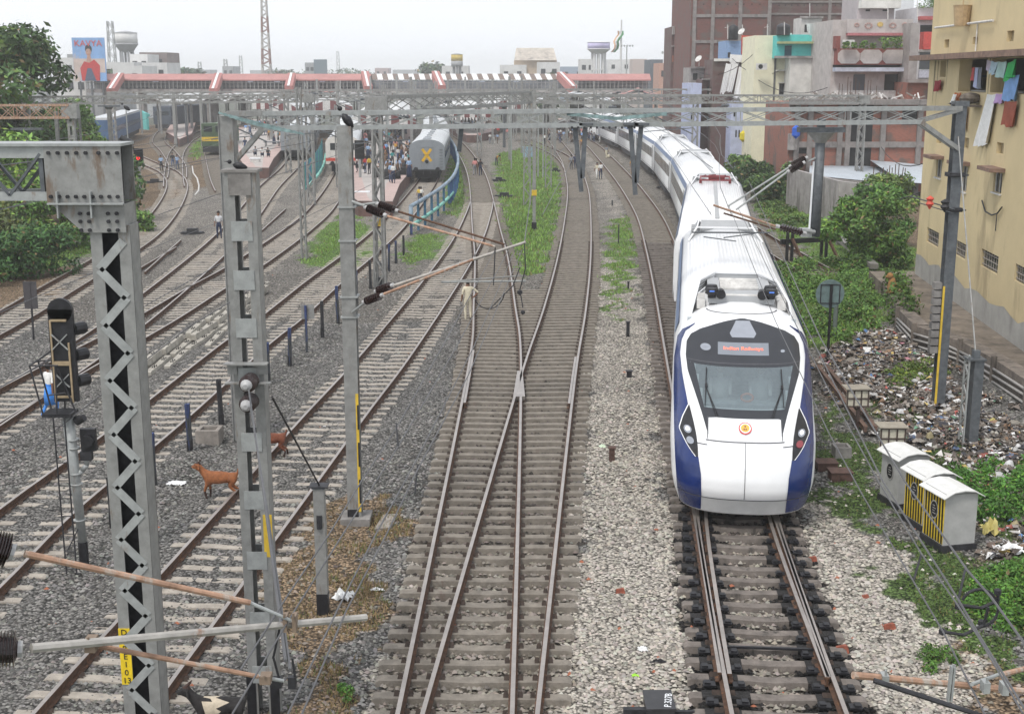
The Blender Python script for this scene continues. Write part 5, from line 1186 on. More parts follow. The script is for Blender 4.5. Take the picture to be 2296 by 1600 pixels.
# concrete slab chips beside tracks
for x,y,w_,l_,lb in ((862,1175,.35,1.0,'flat grey concrete slab near the foot of the flanged mast'),(300,575,1.2,.5,'broken pale concrete slabs in the grass at left')):
    p=G(x,y,gz); m=MB(); m.slab([(p.x-w_/2,p.y-l_/2),(p.x+w_/2,p.y-l_/2+.1),(p.x+w_/2+.08,p.y+l_/2),(p.x-w_/2+.1,p.y+l_/2-.05)],gz,gz+.08); one(m,'concrete_slab',CONC,lb,'slab')
# signals far
def signal(x,yb,yt,hb,label,lit=True,w_=.55):
    p=G(x,yb,gz); z1=W(x,yt,p.y).z; z0=W(x,hb,p.y).z; t=thing('signal_post',label,'signal',(p.x,p.y,gz)); m=MB(); m.cyl((p.x,p.y,gz),(p.x,p.y,z0),.12,n=8); m.build('pole',STEELB,t)
    m=MB(); m.box(p.x-w_/2,p.y-.1,z0,p.x+w_/2,p.y+.1,z1); 
    for k in range(3): m.box(p.x-w_*.4,p.y-.3,z0+(z1-z0)*(.25+k*.27),p.x+w_*.4,p.y-.101,z0+(z1-z0)*(.27+k*.27))
    m.build('signal_head',BLACK,t)
    if lit: m=MB(); m.cyl((p.x,p.y-.16,z0+(z1-z0)*.45),(p.x,p.y-.12,z0+(z1-z0)*.45),.14,n=14); m.build('red_lamp',mat('lamp_red_lit',(1,.02,.03),.4,emit=1.8),t)
    return t
signal(316,438,333,372,'signal showing a bright red light above the left tracks',True,.75)
signal(808,428,315,357,'unlit black signal on a pale post above the crowded platform',False,.8)
m=MB()
for x,y in ((286,318),(285,330)): c=W(x,y,G(316,438,gz).y); m.cyl(c+Vector((-.55,0,.35)),c+Vector((.4,0,-.2)),.22,.3,10)
one(m,'signal_hood',BLACK,'pair of big black hoods on top of the red signal','signal hood')
# blue pipe fence curving beside the grey coach
t=thing('pipe_fence','curved fence of blue posts and pale pipes beside the grey coach','fence',tuple(G(950,500,gz)))
FP=[(922,530),(938,519),(953,508),(968,497),(982,486),(995,474),(1006,462),(1015,450),(1021,437),(1025,424),(1027,411),(1027,398),(1025,385),(1022,372),(1017,359),(1010,346),(1004,334)]
pts=[]
for i,(x,y) in enumerate(FP):
    p=G(x,y,gz); pts.append(p); m=MB(); m.beam((p.x,p.y,gz),(p.x,p.y,1.55),.16,.16); m.build('post',BLUEP if i<1 else mat('fence_blue',(.04,.12,.2),.7,0,.2,4),t)
up=lambda p,z:(p.x,p.y,z)
m=MB(); m.path([up(pts[0],.55)]+[up(p,1.55) for p in pts],.13,10); m.build('top_pipe',mat('pipe_pale_blue',(.22,.29,.36),.6,0,.15,2),t,True)
m=MB(); m.path([up(p,.35) for p in pts[:8]],.12,10); m.build('low_pipe',mat('pipe_teal',(.2,.5,.42),.6),t,True)
m=MB()
for i in range(6,len(pts)-1):
    for k in range(7): q=pts[i]+(pts[i+1]-pts[i])*(k/7); m.beam((q.x,q.y,gz),(q.x,q.y,1.45),.1,.05)
o=m.build('paling',mat('paling_blue',(.03,.08,.2),.7,0,.3,3),t); o['kind']='stuff'
t=thing('green_railing','green and blue railing with a teal pipe beside the white engine','fence',tuple(G(710,410,gz)))
FP=[(690,432),(700,421),(709,410),(717,399),(723,388),(727,377),(729,366),(730,355)]; pts=[G(x,y,gz) for x,y in FP]
m=MB(); m.path([up(p,.2) for p in pts],.14,8); m.build('teal_pipe',mat('pipe_teal',(.2,.5,.42),.6),t,True)
m=MB()
for i in range(len(pts)-1):
    for k in range(5): q=pts[i]+(pts[i+1]-pts[i])*(k/5); m.beam((q.x-.35,q.y,gz),(q.x-.35,q.y,2.1),.09,.05,k%2)
o=m.build('paling',[mat('paling_green',(.06,.25,.22),.7),mat('paling_blue',(.03,.08,.2),.7)],t); o['kind']='stuff'
# cable on insulated stakes / white painted cable run, left
t=thing('cable_run','thin white painted cable lying in a bend on the gravel near the left crossing','cable',tuple(G(440,400,gz))); m=MB()
m.path([up(G(x,y,gz),gz+.08) for x,y in ((431,375),(433,390),(442,402),(446,418),(445,430),(437,440))],.07,6); m.build('cable',OFFW,t)
# loose rails in the gravel left
for x0,y0,x1,y1,lb in ((325,612,405,540,'black scrap rail lying on gravel near the left crossing, the longer one'),(300,612,395,556,'brown scrap rail lying on gravel near the left crossing'),(585,520,640,470,'rusty pipe lying between curved tracks behind the battened mast'),(498,460,518,425,'short scrap rail near the diesel engine')):
    a=G(x0,y0,-.15); b=G(x1,y1,-.15); m=MB(); m.beam(a,b,.08,.13); m.beam(a+Vector((0,0,.075)),b+Vector((0,0,.075)),.06,.02,1); one(m,'scrap_rail',[RUST,SHINE],lb,'rail')
# white sheets and bags
def rag(x,y,w_,h_,label,m_,seed,name='plastic_sheet',cat='plastic sheet',lift=.08):
    r=np.random.RandomState(seed); p=G(x,y,gz); n=9; V=[];Fs=[]
    for i in range(n):
        for j in range(n):
            u=i/(n-1)-.5; v=j/(n-1)-.5; ed=1-.35*r.rand()*(max(abs(u),abs(v))>.36)
            V.append((p.x+u*w_*ed+r.uniform(-.04,.04)*w_,p.y+v*h_*ed+r.uniform(-.04,.04)*h_,gz+.05+lift*r.rand()*(1.2-max(abs(u),abs(v))*1.6)))
    for i in range(n-1):
        for j in range(n-1): Fs.append((i*n+j,(i+1)*n+j,(i+1)*n+j+1,i*n+j+1))
    m=MB(); m.add(V,Fs); return one(m,name,m_,label,cat)
PW=mat('plastic_white',(.72,.73,.73),.5,0,.06,6); PY=mat('plastic_yellow',(.55,.48,.18),.5,0,.12,8)
rag(395,1088,.55,.3,'white plastic sheet on gravel beside the short posts',PW,1); rag(722,962,.28,.2,'white scrap of cloth between the rails near the flanged mast',PW,2)
rag(770,1345,.45,.35,'crumpled white plastic by the foot of the anchor post',PW,3,lift=.22); rag(846,1328,.3,.08,'thin strip of white paper on the brown grass',PW,4)
rag(2262,1240,.7,.5,'white and black torn plastic sheet at the right edge',PW,5,lift=.2); rag(2218,1202,.45,.35,'pale yellow tied plastic bag beside the nearest cabinet',PY,6,name='plastic_bag',cat='bag',lift=.45)
rag(1440,1462,.2,.14,'white plastic scrap on the pale gravel at bottom centre',PW,7); rag(1424,1521,.13,.08,'bright green wrapper on the pale gravel',mat('wrapper_green',(.4,.75,.08),.5),8,name='wrapper',cat='wrapper'); rag(1475,1490,.3,.06,'black strap with white stripes lying on the gravel',IRON,9,name='strap',cat='strap')
rag(1350,1005,.22,.2,'white and green plastic bag on the gravel left of the train',mat('bag_white_green',(.6,.7,.55),.5),10,name='plastic_bag',cat='bag'); rag(2220,952,.5,.2,'long dull yellow sack in the rubbish heap',PY,11,name='sack',cat='sack',lift=.2)
for i,(x,y,w_) in enumerate([(1885,1463,.13),(2040,1050,.08),(1820,1258,.1),(1938,1342,.08),(1992,1412,.12),(1390,1330,.1),(455,1600,.0)]):
    if w_: p=G(x,y,gz); m=MB(); m.add([(p.x-w_,p.y-w_*.6,gz),(p.x+w_,p.y-w_*.7,gz),(p.x+w_*.9,p.y+w_*.6,gz),(p.x-w_*.8,p.y+w_*.5,gz),(p.x-w_*.8,p.y-w_*.4,gz+w_*1.1),(p.x+w_*.7,p.y-w_*.5,gz+w_*1.3),(p.x+w_*.6,p.y+w_*.5,gz+w_*1.1),(p.x-w_*.7,p.y+w_*.3,gz+w_*.9)],[(4,5,6,7),(0,1,5,4),(1,2,6,5),(2,3,7,6),(3,0,4,7)]); one(m,'brick_piece',mat('broken_brick',(.26,.08,.05),.9,0,.25,9),ORD[i]+' of the broken red bricks on gravel right of the train, nearest the rail first' if i!=5 else 'broken red brick lying on the gravel left of the train','brick','broken bricks on the gravel')
# ---- low wall with pipes in front of the yellow house
WL=[(1985,690),(2011,738),(2047,776),(2100,796),(2150,815),(2225,858),(2300,912),(2400,975)]; wl=[G(x,y,gz) for x,y in WL]
t=thing('retaining_wall','low stained wall with grey pipes running along it, below the yellow house','wall',tuple(wl[3])); WM=mat('stained_wall',(.17,.145,.125),.95,0,.25,2.5,.4,20,rgb2=(.08,.07,.06),thr=.52)
m=MB(); h=.78
for i in range(len(wl)-1):
    a=wl[i]; b=wl[i+1]; d_=(b-a).normalized(); n2=Vector((-d_.y,d_.x,0))
    if n2.x<0: n2=-n2
    m.slab([tuple(a),tuple(b),tuple(b+n2*.55),tuple(a+n2*.55)] ,gz,gz+h+.0*i)
m.build('wall',WM,t)
for k,z in enumerate((.12,.32,.5)):
    q=MB(); q.path([p+Vector((-.07,-.07,z+.05*math.sin(i*2.1+k))) for i,p in enumerate(wl[1:],1)],.045,7); q.build('pipe',mat('pipe_grey',(.3,.29,.28),.7,0,.12,4),t,True)
for i in range(1,len(wl)-1): m=MB(); p=wl[i]; m.box(p.x-.12,p.y-.13,gz,p.x+.03,p.y+.02,gz+h+.12); m.build('stub_column',WM,t)
# broken concrete beam and monkey-like... small beams in the bushes
m=MB(); a=G(1880,560,gz); b=G(1958,622,gz); m.beam((a.x,a.y,.35),(b.x,b.y,.25),.4,.25); m.beam((a.x,a.y,.0),(a.x,a.y,.5),.35,.35); m.beam((b.x,b.y+1,gz),(b.x,b.y+1,.3),.3,.3)
one(m,'concrete_beam',CONCD,'broken concrete beam lying in the bushes right of the train','beam')
# ---- rubbish heap: far too many scraps to count
def trash():
    r=np.random.RandomState(21); P=TRASH[0]; xs=[p[0] for p in P]; ys=[p[1] for p in P]; N=30000
    X=r.uniform(min(xs),max(xs),N); Y=r.uniform(min(ys),max(ys),N); k=blurmask(X,Y,TRASH,.6); 
    gk=blurmask(X,Y,GRASS,.3); k&=~(gk&(r.rand(N)<.85)); X=X[k];Y=Y[k]; N=len(X)
    pal=np.array([(.09,.075,.065),(.13,.11,.09),(.2,.17,.15),(.3,.27,.24),(.5,.48,.46),(.66,.66,.66),(.05,.05,.06),(.22,.14,.09),(.45,.12,.1),(.1,.2,.4),(.55,.42,.15),(.5,.25,.3),(.15,.3,.2)])
    pr=np.array([.24,.2,.14,.11,.09,.07,.08,.07,.008,.006,.012,.006,.006]); ci=r.choice(len(pal),N,p=pr/pr.sum()); c=pal[ci]*(.75+.45*r.rand(N))[:,None]
    s=.028+.085*r.rand(N)**3; s=s*(1+(Y-30)*.012); q=np.array([(-1,-1),(1,-1),(1,1),(-1,1)],float)
    V=np.zeros((N,4,3)); a=r.rand(N)*6.28
    for j in range(4):
        x=q[j,0]*(.6+.6*r.rand(N)); y=q[j,1]*(.4+.5*r.rand(N)); V[:,j,0]=X+s*(x*np.cos(a)-y*np.sin(a)); V[:,j,1]=Y+s*(x*np.sin(a)+y*np.cos(a)); V[:,j,2]=GZ+.03+r.rand(N)*.1+s*(r.rand(N)-.3)*1.1
    F=np.arange(N*4).reshape(N,4); o=npmesh('rubbish',V.reshape(-1,3),F,attrmat('rubbish_scraps',rough=.7),np.repeat(c,4,0)); tag(o,'heap of mixed plastic and paper rubbish between the train and the low wall','rubbish',kind='stuff')
trash()
def lumps():
    r=np.random.RandomState(8); P=TRASH[0]; xs=[p[0] for p in P]; ys=[p[1] for p in P]; V=[];Fc=[];C=[];n=0
    pal=[(.6,.6,.6),(.5,.5,.5),(.05,.05,.06),(.36,.31,.18),(.2,.16,.13),(.42,.4,.35),(.16,.12,.1),(.1,.09,.08),(.3,.1,.08),(.25,.23,.2),(.45,.45,.44),(.12,.17,.28)]
    while n<210:
        x=r.uniform(min(xs),max(xs)); y=r.uniform(min(ys),max(ys))
        if not inpoly(np.array([x]),np.array([y]),P)[0]: continue
        s=r.uniform(.05,.15); b=len(V); c=np.array(pal[r.randint(len(pal))])*r.uniform(.7,1.1); a0=r.rand()*6.28; el=r.uniform(1,2.2)
        for i in range(7):
            a=a0+i*.9; rr=s*r.uniform(.6,1.2); u,v=rr*math.cos(i*.9)*el,rr*math.sin(i*.9); V.append((x+u*math.cos(a0)-v*math.sin(a0),y+u*math.sin(a0)+v*math.cos(a0),GZ+.04)); C.append(c*.8)
        for i in range(7): p=V[b+i]; q=r.uniform(.3,.8); V.append((x+(p[0]-x)*q,y+(p[1]-y)*q,GZ+.05+s*r.uniform(.3,1.0))); C.append(c*r.uniform(.85,1.1))
        V.append((x,y,GZ+.05+s*r.uniform(.4,.9))); C.append(c)
        for i in range(7): j=(i+1)%7; Fc+= [(b+i,b+j,b+7+j),(b+i,b+7+j,b+7+i),(b+7+i,b+7+j,b+14)]
        n+=1
    o=npmesh('rubbish_bags',np.array(V),np.array(Fc),attrmat('rubbish_bags',rough=.55),np.clip(np.array(C),0,1)); tag(o,'crumpled bags and cloths mixed through the rubbish heap','rubbish',kind='stuff')
lumps()
# ---------------------------------------------------------------- buildings
class Fac:
    """facade in a vertical plane through two ground points; pixel rectangles are measured on it"""
    def __init__(s,a,b): s.a=Vector((a[0],a[1],0)); s.b=Vector((b[0],b[1],0)); s.d=(s.b-s.a).normalized(); s.n=Vector((s.d.y,-s.d.x,0)); s.n=s.n if s.n.dot(-s.a)>0 else -s.n
    def uv(s,x,y):
        r=ray(x,y); # solve cam + t r on plane
        t=(s.a-Vector((0,0,H))).dot(s.n)/r.dot(s.n); p=Vector((0,0,H))+r*t; return ((p-s.a).dot(s.d),p.z)
    def P(s,u,z,o=0): p=s.a+s.d*u+s.n*o; return (p.x,p.y,z)
    def slab(s,m,u0,z0,u1,z1,o0,o1,mi=0):
        if u0>u1:u0,u1=u1,u0
        if z0>z1:z0,z1=z1,z0
        v=[s.P(u,z,o) for o in (o0,o1) for (u,z) in ((u0,z0),(u1,z0),(u1,z1),(u0,z1))]
        return m.add(v,[(0,1,2,3),(7,6,5,4),(0,4,5,1),(1,5,6,2),(2,6,7,3),(3,7,4,0)],mi)
    def px(s,m,x0,y0,x1,y1,o0,o1,mi=0):
        u0,z0=s.uv(x0,y0); u1,z1=s.uv(x1,y1); 
        xm=(x0+x1)/2; ym=(y0+y1)/2; u0=s.uv(x0,ym)[0]; u1=s.uv(x1,ym)[0]; z0=s.uv(xm,y0)[1]; z1=s.uv(xm,y1)[1]
        return s.slab(m,u0,z0,u1,z1,o0,o1,mi)
YW=mat('yellow_wall',(.58,.475,.28),.85,0,.05,.5,.15,12,rgb2=(.4,.32,.19),thr=.56); PLN=mat('plinth_grey',(.34,.335,.315),.9,0,.1,1.2,rgb2=(.24,.235,.22),thr=.58)
BRW=mat('brown_ledge',(.2,.13,.1),.9,0,.2,3); WOOD=mat('window_frame',(.3,.27,.24),.7)
def cloth(name,label,f,pts,m_,group='laundry on the yellow house',off=.12,wav=.07,n=10):
    """hanging cloth given by top edge and bottom edge pixels on facade f"""
    (x0,y0),(x1,y1),(x2,y2),(x3,y3)=pts; V=[];Fs=[]; k=12
    for i in range(n+1):
        t=i/n; xa=x0+(x1-x0)*t; ya=y0+(y1-y0)*t+ (2.0*math.sin(t*3.14)); xb=x3+(x2-x3)*t; yb=y3+(y2-y3)*t
        for j in range(k+1):
            s=j/k; u,z=f.uv(xa+(xb-xa)*s,ya+(yb-ya)*s+ (rnd.uniform(-4,4) if j==k else 0)); V.append(f.P(u,z,off+wav*math.sin(i*1.9+s*1.2)*(.3+s)))
    for i in range(n):
        for j in range(k): Fs.append((i*(k+1)+j,(i+1)*(k+1)+j,(i+1)*(k+1)+j+1,i*(k+1)+j+1))
    m=MB(); m.add(V,Fs); return one(m,name,m_,label,'laundry',group,True)
def clothm(name,c,**k): return mat(name,c,.9,0,k.get('var',.1),k.get('scale',4),rgb2=k.get('rgb2'),thr=k.get('thr'))
# yellow house
fy=Fac((18.95,59.2),(16.9,37.5)); LY=(fy.b-fy.a).length
t=thing('yellow_house','tall yellow plastered house at the right edge with laundry and brown ledge','house',(18.9,50,0))
def wall_with_holes(f,u0,z0,u1,z1,holes,th,m,mi=0):
    us=sorted(set([u0,u1]+[h[0] for h in holes]+[h[2] for h in holes])); zs=sorted(set([z0,z1]+[h[1] for h in holes]+[h[3] for h in holes]))
    for i in range(len(us)-1):
        for j in range(len(zs)-1):
            cu=(us[i]+us[i+1])/2; cz=(zs[j]+zs[j+1])/2
            if any(h[0]<cu<h[2] and h[1]<cz<h[3] for h in holes): continue
            v=[f.P(us[i],zs[j],0),f.P(us[i+1],zs[j],0),f.P(us[i+1],zs[j+1],0),f.P(us[i],zs[j+1],0)]; m.add(v,[(0,1,2,3)],mi)
    for h in holes:
        th=(h[4] if len(h)>4 else .18); a=[f.P(h[0],h[1],0),f.P(h[2],h[1],0),f.P(h[2],h[3],0),f.P(h[0],h[3],0)]; b=[f.P(h[0],h[1],-th),f.P(h[2],h[1],-th),f.P(h[2],h[3],-th),f.P(h[0],h[3],-th)]
        m.add(a+b,[(0,1,5,4),(1,2,6,5),(2,3,7,6),(3,0,4,7)],mi)
    return m
def k5(px,py,ox=3100,oy=0,k=.4375): return ((ox+px*k)/1.6684,(oy+py*k)/1.6684)
def hrect(f,x0,y0,x1,y1):
    xm=(x0+x1)/2; ym=(y0+y1)/2; u0=f.uv(x0,ym)[0]; u1=f.uv(x1,ym)[0]; z0=f.uv(xm,y1)[1]; z1=f.uv(xm,y0)[1]; return (min(u0,u1),z0,max(u0,u1),z1)
hs=[]; kinds=[]
TH_={'niche':.22,'tall':.16,'grille':.16,'door':.5,'balc':.5}
def hk(L,kind,**kw):
    for a in L:
        p0=k5(a[0],a[1],**kw); p1=k5(a[2],a[3],**kw); h=hrect(fy,*p0,*p1)+(TH_[kind],); hs.append(h); kinds.append(kind)
hk([(985,340,1025,410),(1228,318,1272,380),(918,1148,962,1230),(1140,1178,1195,1270),(1432,1220,1492,1318)],'niche')
hk([(915,1365,962,1520),(1130,1420,1180,1640),(1405,1475,1478,1650)],'tall')
KW=dict(ox=2900,oy=600,k=.4062)
hk([(1390,640,1503,780),(1650,750,1752,895),(1890,845,2050,1015),(2200,975,2330,1140)],'grille',**KW)
hk([(950,520,1000,660)],'door'); hk([(1110,505,1350,790)],'balc'); hk([(1385,500,1700,800)],'balc')
hk([(1520,265,1580,355)],'niche')
m=MB(); zb=.0; zt=17.0; wall_with_holes(fy,0,zb,LY,zt,[h for h in hs if h[2]<LY],.55,m)
m.add([fy.P(0,zb,0),fy.P(0,zt,0),fy.P(0,zt,-9),fy.P(0,zb,-9),fy.P(LY,zb,0),fy.P(LY,zt,0),fy.P(LY,zt,-9),fy.P(LY,zb,-9)],[(0,1,2,3),(7,6,5,4),(1,5,6,2),(3,2,6,7)])
m.build('wall',YW,t)
for h,kd in zip(hs,kinds):
    if h[2]>=LY: continue
    if kd in ('tall','grille','niche'):
        m=MB(); fy.slab(m,h[0],h[1],h[2],h[3],-h[4]+.03,-h[4]+.05,0); wdw=m.build('window',GLASS if kd!='niche' else mat('niche_back',(.33,.27,.17),.9),t)
        if kd=='grille':
            m=MB(); n=7
            for i in range(n): u=h[0]+(h[2]-h[0])*(i+.5)/n; fy.slab(m,u-.015,h[1],u+.015,h[3],-.09,-.07)
            for i in range(3): z=h[1]+(h[3]-h[1])*(i+.5)/3; fy.slab(m,h[0],z-.015,h[2],z+.015,-.069,-.05)
            m.build('grille',WOOD,wdw)
        if kd=='tall':
            m=MB(); u=(h[0]+h[2])/2; fy.slab(m,u-.03,h[1],u+.03,h[3],-.1,-.07); fy.slab(m,h[0],h[1],h[0]+.06,h[3],-.1,-.07); m.build('frame',OFFW,wdw)
            m=MB(); fy.slab(m,h[0]-.35,h[3]+.06,h[2]+.3,h[3]+.2,.002,.55); m.build('sunshade',BRW,wdw)
            m=MB(); fy.slab(m,h[0]-.05,h[1]-.06,h[2]+.05,h[1]-.005,.002,.08); m.build('sill',OFFW,wdw)
    else:
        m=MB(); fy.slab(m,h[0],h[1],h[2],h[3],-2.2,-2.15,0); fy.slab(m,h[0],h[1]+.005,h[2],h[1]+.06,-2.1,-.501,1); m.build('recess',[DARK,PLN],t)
m=MB(); u0,z0=fy.uv(*k5(815,520)); u1,z1=fy.uv(*k5(1666,440)); 
zz=fy.uv(*k5(1090,485))[1]; fy.slab(m,-.9,zz-.12,LY,zz+.1,.002,.75); m.build('brown_ledge',BRW,t)
m=MB(); 
n=24; pts=[]; 
for i in range(n+1):
    u=LY*i/n; x=pj(fy.P(u,0,0)); # plinth top measured: (2055,588) .. (2295,795)
    z=1.25+.12*math.sin(i*1.7)+.05*math.sin(i*4.1); pts.append((u,z))
for i in range(n):
    m.add([fy.P(pts[i][0],0,.02),fy.P(pts[i+1][0],0,.02),fy.P(pts[i+1][0],pts[i+1][1],.02),fy.P(pts[i][0],pts[i][1],.02)],[(0,1,2,3)])
m.build('plinth',PLN,t)
m=MB(); a=fy.uv(*k5(930,240)); b=fy.uv(*k5(1430,178)); m.cyl(fy.P(*a,.12),fy.P(*b,.12),.05,n=6); c=fy.uv(*k5(1285,185)); d_=fy.uv(*k5(1265,440)); m.cyl(fy.P(*c,.06),fy.P(*d_,.06),.03,n=6); m.build('drain_pipe',OFFW,t)
def Y5(*L): return [k5(*p) for p in L]
cloth('hanging_cloth','long white cloth hanging from the yellow house',fy,Y5((1380,805),(1455,805),(1385,1235),(1275,1245)),PW)
cloth('hanging_cloth','lilac cloth on the balcony line of the yellow house',fy,Y5((1455,800),(1525,800),(1520,885),(1450,890)),clothm('cloth_lilac',(.5,.33,.6)))
cloth('hanging_cloth','large blue striped cloth hanging from the right balcony',fy,Y5((1540,640),(1660,640),(1630,860),(1520,860)),clothm('cloth_blue',(.2,.36,.65)))
cloth('hanging_cloth','bright green cloth hanging under the brown ledge',fy,Y5((1590,540),(1666,500),(1650,650),(1570,690)),clothm('cloth_green',(.05,.42,.12)),off=.25)
cloth('hanging_cloth','brick red blanket below the blue striped cloth',fy,Y5((1530,865),(1640,865),(1610,1090),(1515,1075)),clothm('cloth_brick',(.28,.08,.05)))
cloth('hanging_cloth','pale green shirt-like cloth under the ledge',fy,Y5((1490,525),(1570,525),(1560,670),(1485,665)),clothm('cloth_mint',(.4,.58,.56)),off=.2)
cloth('hanging_cloth','patterned lilac and white cloth at the left of the right balcony',fy,Y5((1395,510),(1450,520),(1440,610),(1405,610)),clothm('cloth_pat',(.55,.5,.6)),off=.2)
cloth('hanging_cloth','pale blue cloth between patterned and green cloths',fy,Y5((1440,520),(1500,530),(1480,635),(1435,630)),clothm('cloth_pale',(.45,.6,.7)),off=.22)
cloth('hanging_cloth','dark red cloth hanging at the left doorway of the yellow house',fy,Y5((928,690),(985,680),(975,770),(930,785)),clothm('cloth_dred',(.25,.03,.04)))
for i,(a,b,c,cl,lb) in enumerate([(1200,1230,(700),(.5,.1,.1),'small red cloth in the middle balcony opening'),(1225,1260,750,(.45,.5,.7),'small pale blue cloth in the middle balcony opening'),(1255,1290,760,(.2,.22,.26),'small dark cloth in the middle balcony opening'),]):
    cloth('hanging_cloth',lb,fy,Y5((a,575),(b,572),(b-5,c),(a,c)),clothm('cloth_s%d'%i,cl),off=-.1,n=4)
cloth('hanging_cloth','orange and purple banner strip hanging behind the portal column',fy,Y5((1165,890),(1205,890),(1188,1115),(1150,1110)),clothm('cloth_orange',(.55,.3,.05),rgb2=(.06,.04,.16),thr=.5,scale=8))
cloth('hanging_cloth','orange printed cloth below the middle balcony',fy,Y5((1100,790),(1160,790),(1130,880),(1085,880)),clothm('cloth_print',(.5,.15,.05),rgb2=(.6,.5,.4),scale=9))
cloth('hanging_cloth','white towel over the middle balcony edge',fy,Y5((1125,805),(1165,800),(1150,870),(1115,880)),PW,off=.3,n=4)
# planter on the middle balcony
u,z=fy.uv(*k5(1235,840)); m=MB(); u+=.7; c=fy.P(u,z,.3); m.ball((c[0],c[1],c[2]),.42,12,0,.55); fy.slab(m,u-.6,z-.32,u+.7,z-.25,.01,.55); one(m,'planter',mat('planter_mud',(.13,.11,.09),.95,0,.3,4),'rough grey planter bulging from the middle balcony','planter')
u,z=fy.uv(*k5(1205,125)); m=MB(); c=fy.P(u,z,.3); m.lathe((c[0],c[1],c[2]-.45),(c[0],c[1],c[2]+.35),[(0,.28),(.9,.36),(1,.38)],14); m.cyl((c[0],c[1],c[2]+.35),(c[0],c[1],c[2]+1.2),.02,n=4); one(m,'bucket',mat('bucket_tan',(.42,.3,.17),.7),'tan bucket hanging high on the yellow house wall','bucket')
# ground terrace between wall and yellow house
m=MB(); pl=[(p.x+.5,p.y) for p in wl[:-1]]+[(17.4,37.6),(19.5,59),(15.5,50)]; 
m.slab([(wl[0].x+.3,wl[0].y)]+[(p.x+.52,p.y+.1) for p in wl[1:]]+[(19,36),(21,60),(17,60)],gz,gz+.62); o=m.build('terrace',mat('terrace_soil',(.15,.125,.1),.95,0,.3,1.5,.6,12,rgb2=(.24,.2,.17),thr=.6)); o['kind']='structure'
# utility pole of the portal's right leg already stands; small bracket lamp arm
# ---- block houses behind
BR=brickmat('red_brick',(.18,.05,.036),(.12,.035,.026),(.15,.12,.11)); BR2=brickmat('red_brick_dark',(.14,.06,.055),(.10,.045,.042),(.11,.09,.085),thr=.5); BR3=brickmat('red_brick_pale',(.33,.1,.06),(.25,.075,.045),(.2,.15,.13),stain=(.14,.1,.085))
CF=mat('frame_concrete',(.22,.2,.19),.9,0,.15,2,rgb2=(.13,.12,.12),thr=.56); CREAMW=mat('cream_wall',(.72,.69,.52),.9,0,.05,1.2,rgb2=(.42,.42,.34),thr=.68)
STW=mat('stained_white',(.58,.57,.54),.9,0,.12,.9,rgb2=(.2,.195,.185),thr=.57); LAV=mat('lavender_wall',(.42,.46,.62),.9,0,.08,1.5,rgb2=(.3,.32,.4),thr=.6); TURQ=mat('turquoise_wall',(.1,.5,.48),.85,0,.06,2)
PINKG=mat('pink_grey_wall',(.43,.4,.385),.9,0,.1,1.5,rgb2=(.3,.27,.265),thr=.58); MARO=mat('maroon_trim',(.2,.06,.05),.8); GREYW=mat('grey_render',(.3,.28,.27),.9,0,.15,1.2,rgb2=(.17,.155,.15),thr=.52)
def house(name,label,x0,x1,yt,d,depth,m_,z0=0,side=True,cat='building',x_off=0,ang=0):
    a=W(x0,yt,d); b=W(x1,yt,d); f=Fac((a.x,d),(b.x,d+ang)); t=thing(name,label,cat,((a.x+b.x)/2,d+depth/2,0)); m=MB(); f.slab(m,0,z0,(f.b-f.a).length,a.z,0,-depth); m.build('wall',m_,t); return f,t
def win(f,t,x0,y0,x1,y1,m_=None,frame_=None,shade=None,o=.02):
    m=MB(); f.px(m,x0,y0,x1,y1,.01,o); w_=m.build('window',m_ or GLASS,t)
    if frame_:
        m=MB(); f.px(m,x0-.8,y0-.8,x0,y1+.8,.01,o+.05); f.px(m,x1,y0-.8,x1+.8,y1+.8,.01,o+.05); f.px(m,x0,y1,x1,y1+1,.01,o+.05); m.build('frame',frame_,w_)
    if shade: m=MB(); f.px(m,x0-2,y0-3,x1+2,y0-1.2,.01,.7); m.build('sunshade',shade,w_)
    return w_
def band(f,t,x0,y0,x1,y1,m_,name='band',o=.08): m=MB(); f.px(m,x0,y0,x1,y1,.005,o); return m.build(name,m_,t)
k4=lambda x,y:((2500+x*.4375)/1.6684,(y*.4375)/1.6684)
# B2 tall unfinished brick block
f,t=house('brick_block','tall unfinished red brick block with concrete frame behind the houses',1552,1726,-80,150,18,BR)
for x in (1555,1596,1657,1722): band(f,t,x-4,-80,x+4,250,CF,'column',.15)
for y in (-60,36,94,160,225): band(f,t,1552,y-3.5,1726,y+3.5,CF,'beam',.12)
m=MB()
for k in range(8): u=1576+k*18; f.px(m,u,9,u+2.5,12,.005,.02)
m.build('vent_hole',DARK,t)
f,t=house('brick_block','dark shaded brick block high behind the pink-grey house',1727,1975,-90,158,16,BR2)  # shaded side of the brick block, its shade put into a darker brick
for x in (1860,1925,1968): band(f,t,x-3.5,-90,x+3.5,120,CF,'column',.12)
for y in (-50,3,30): band(f,t,1727,y,1975,y+4,CF,'beam',.1)
m=MB()
for k in range(14): u=1745+k*14; f.px(m,u,11,u+2.5,14,.005,.02)
m.build('vent_hole',DARK,t)
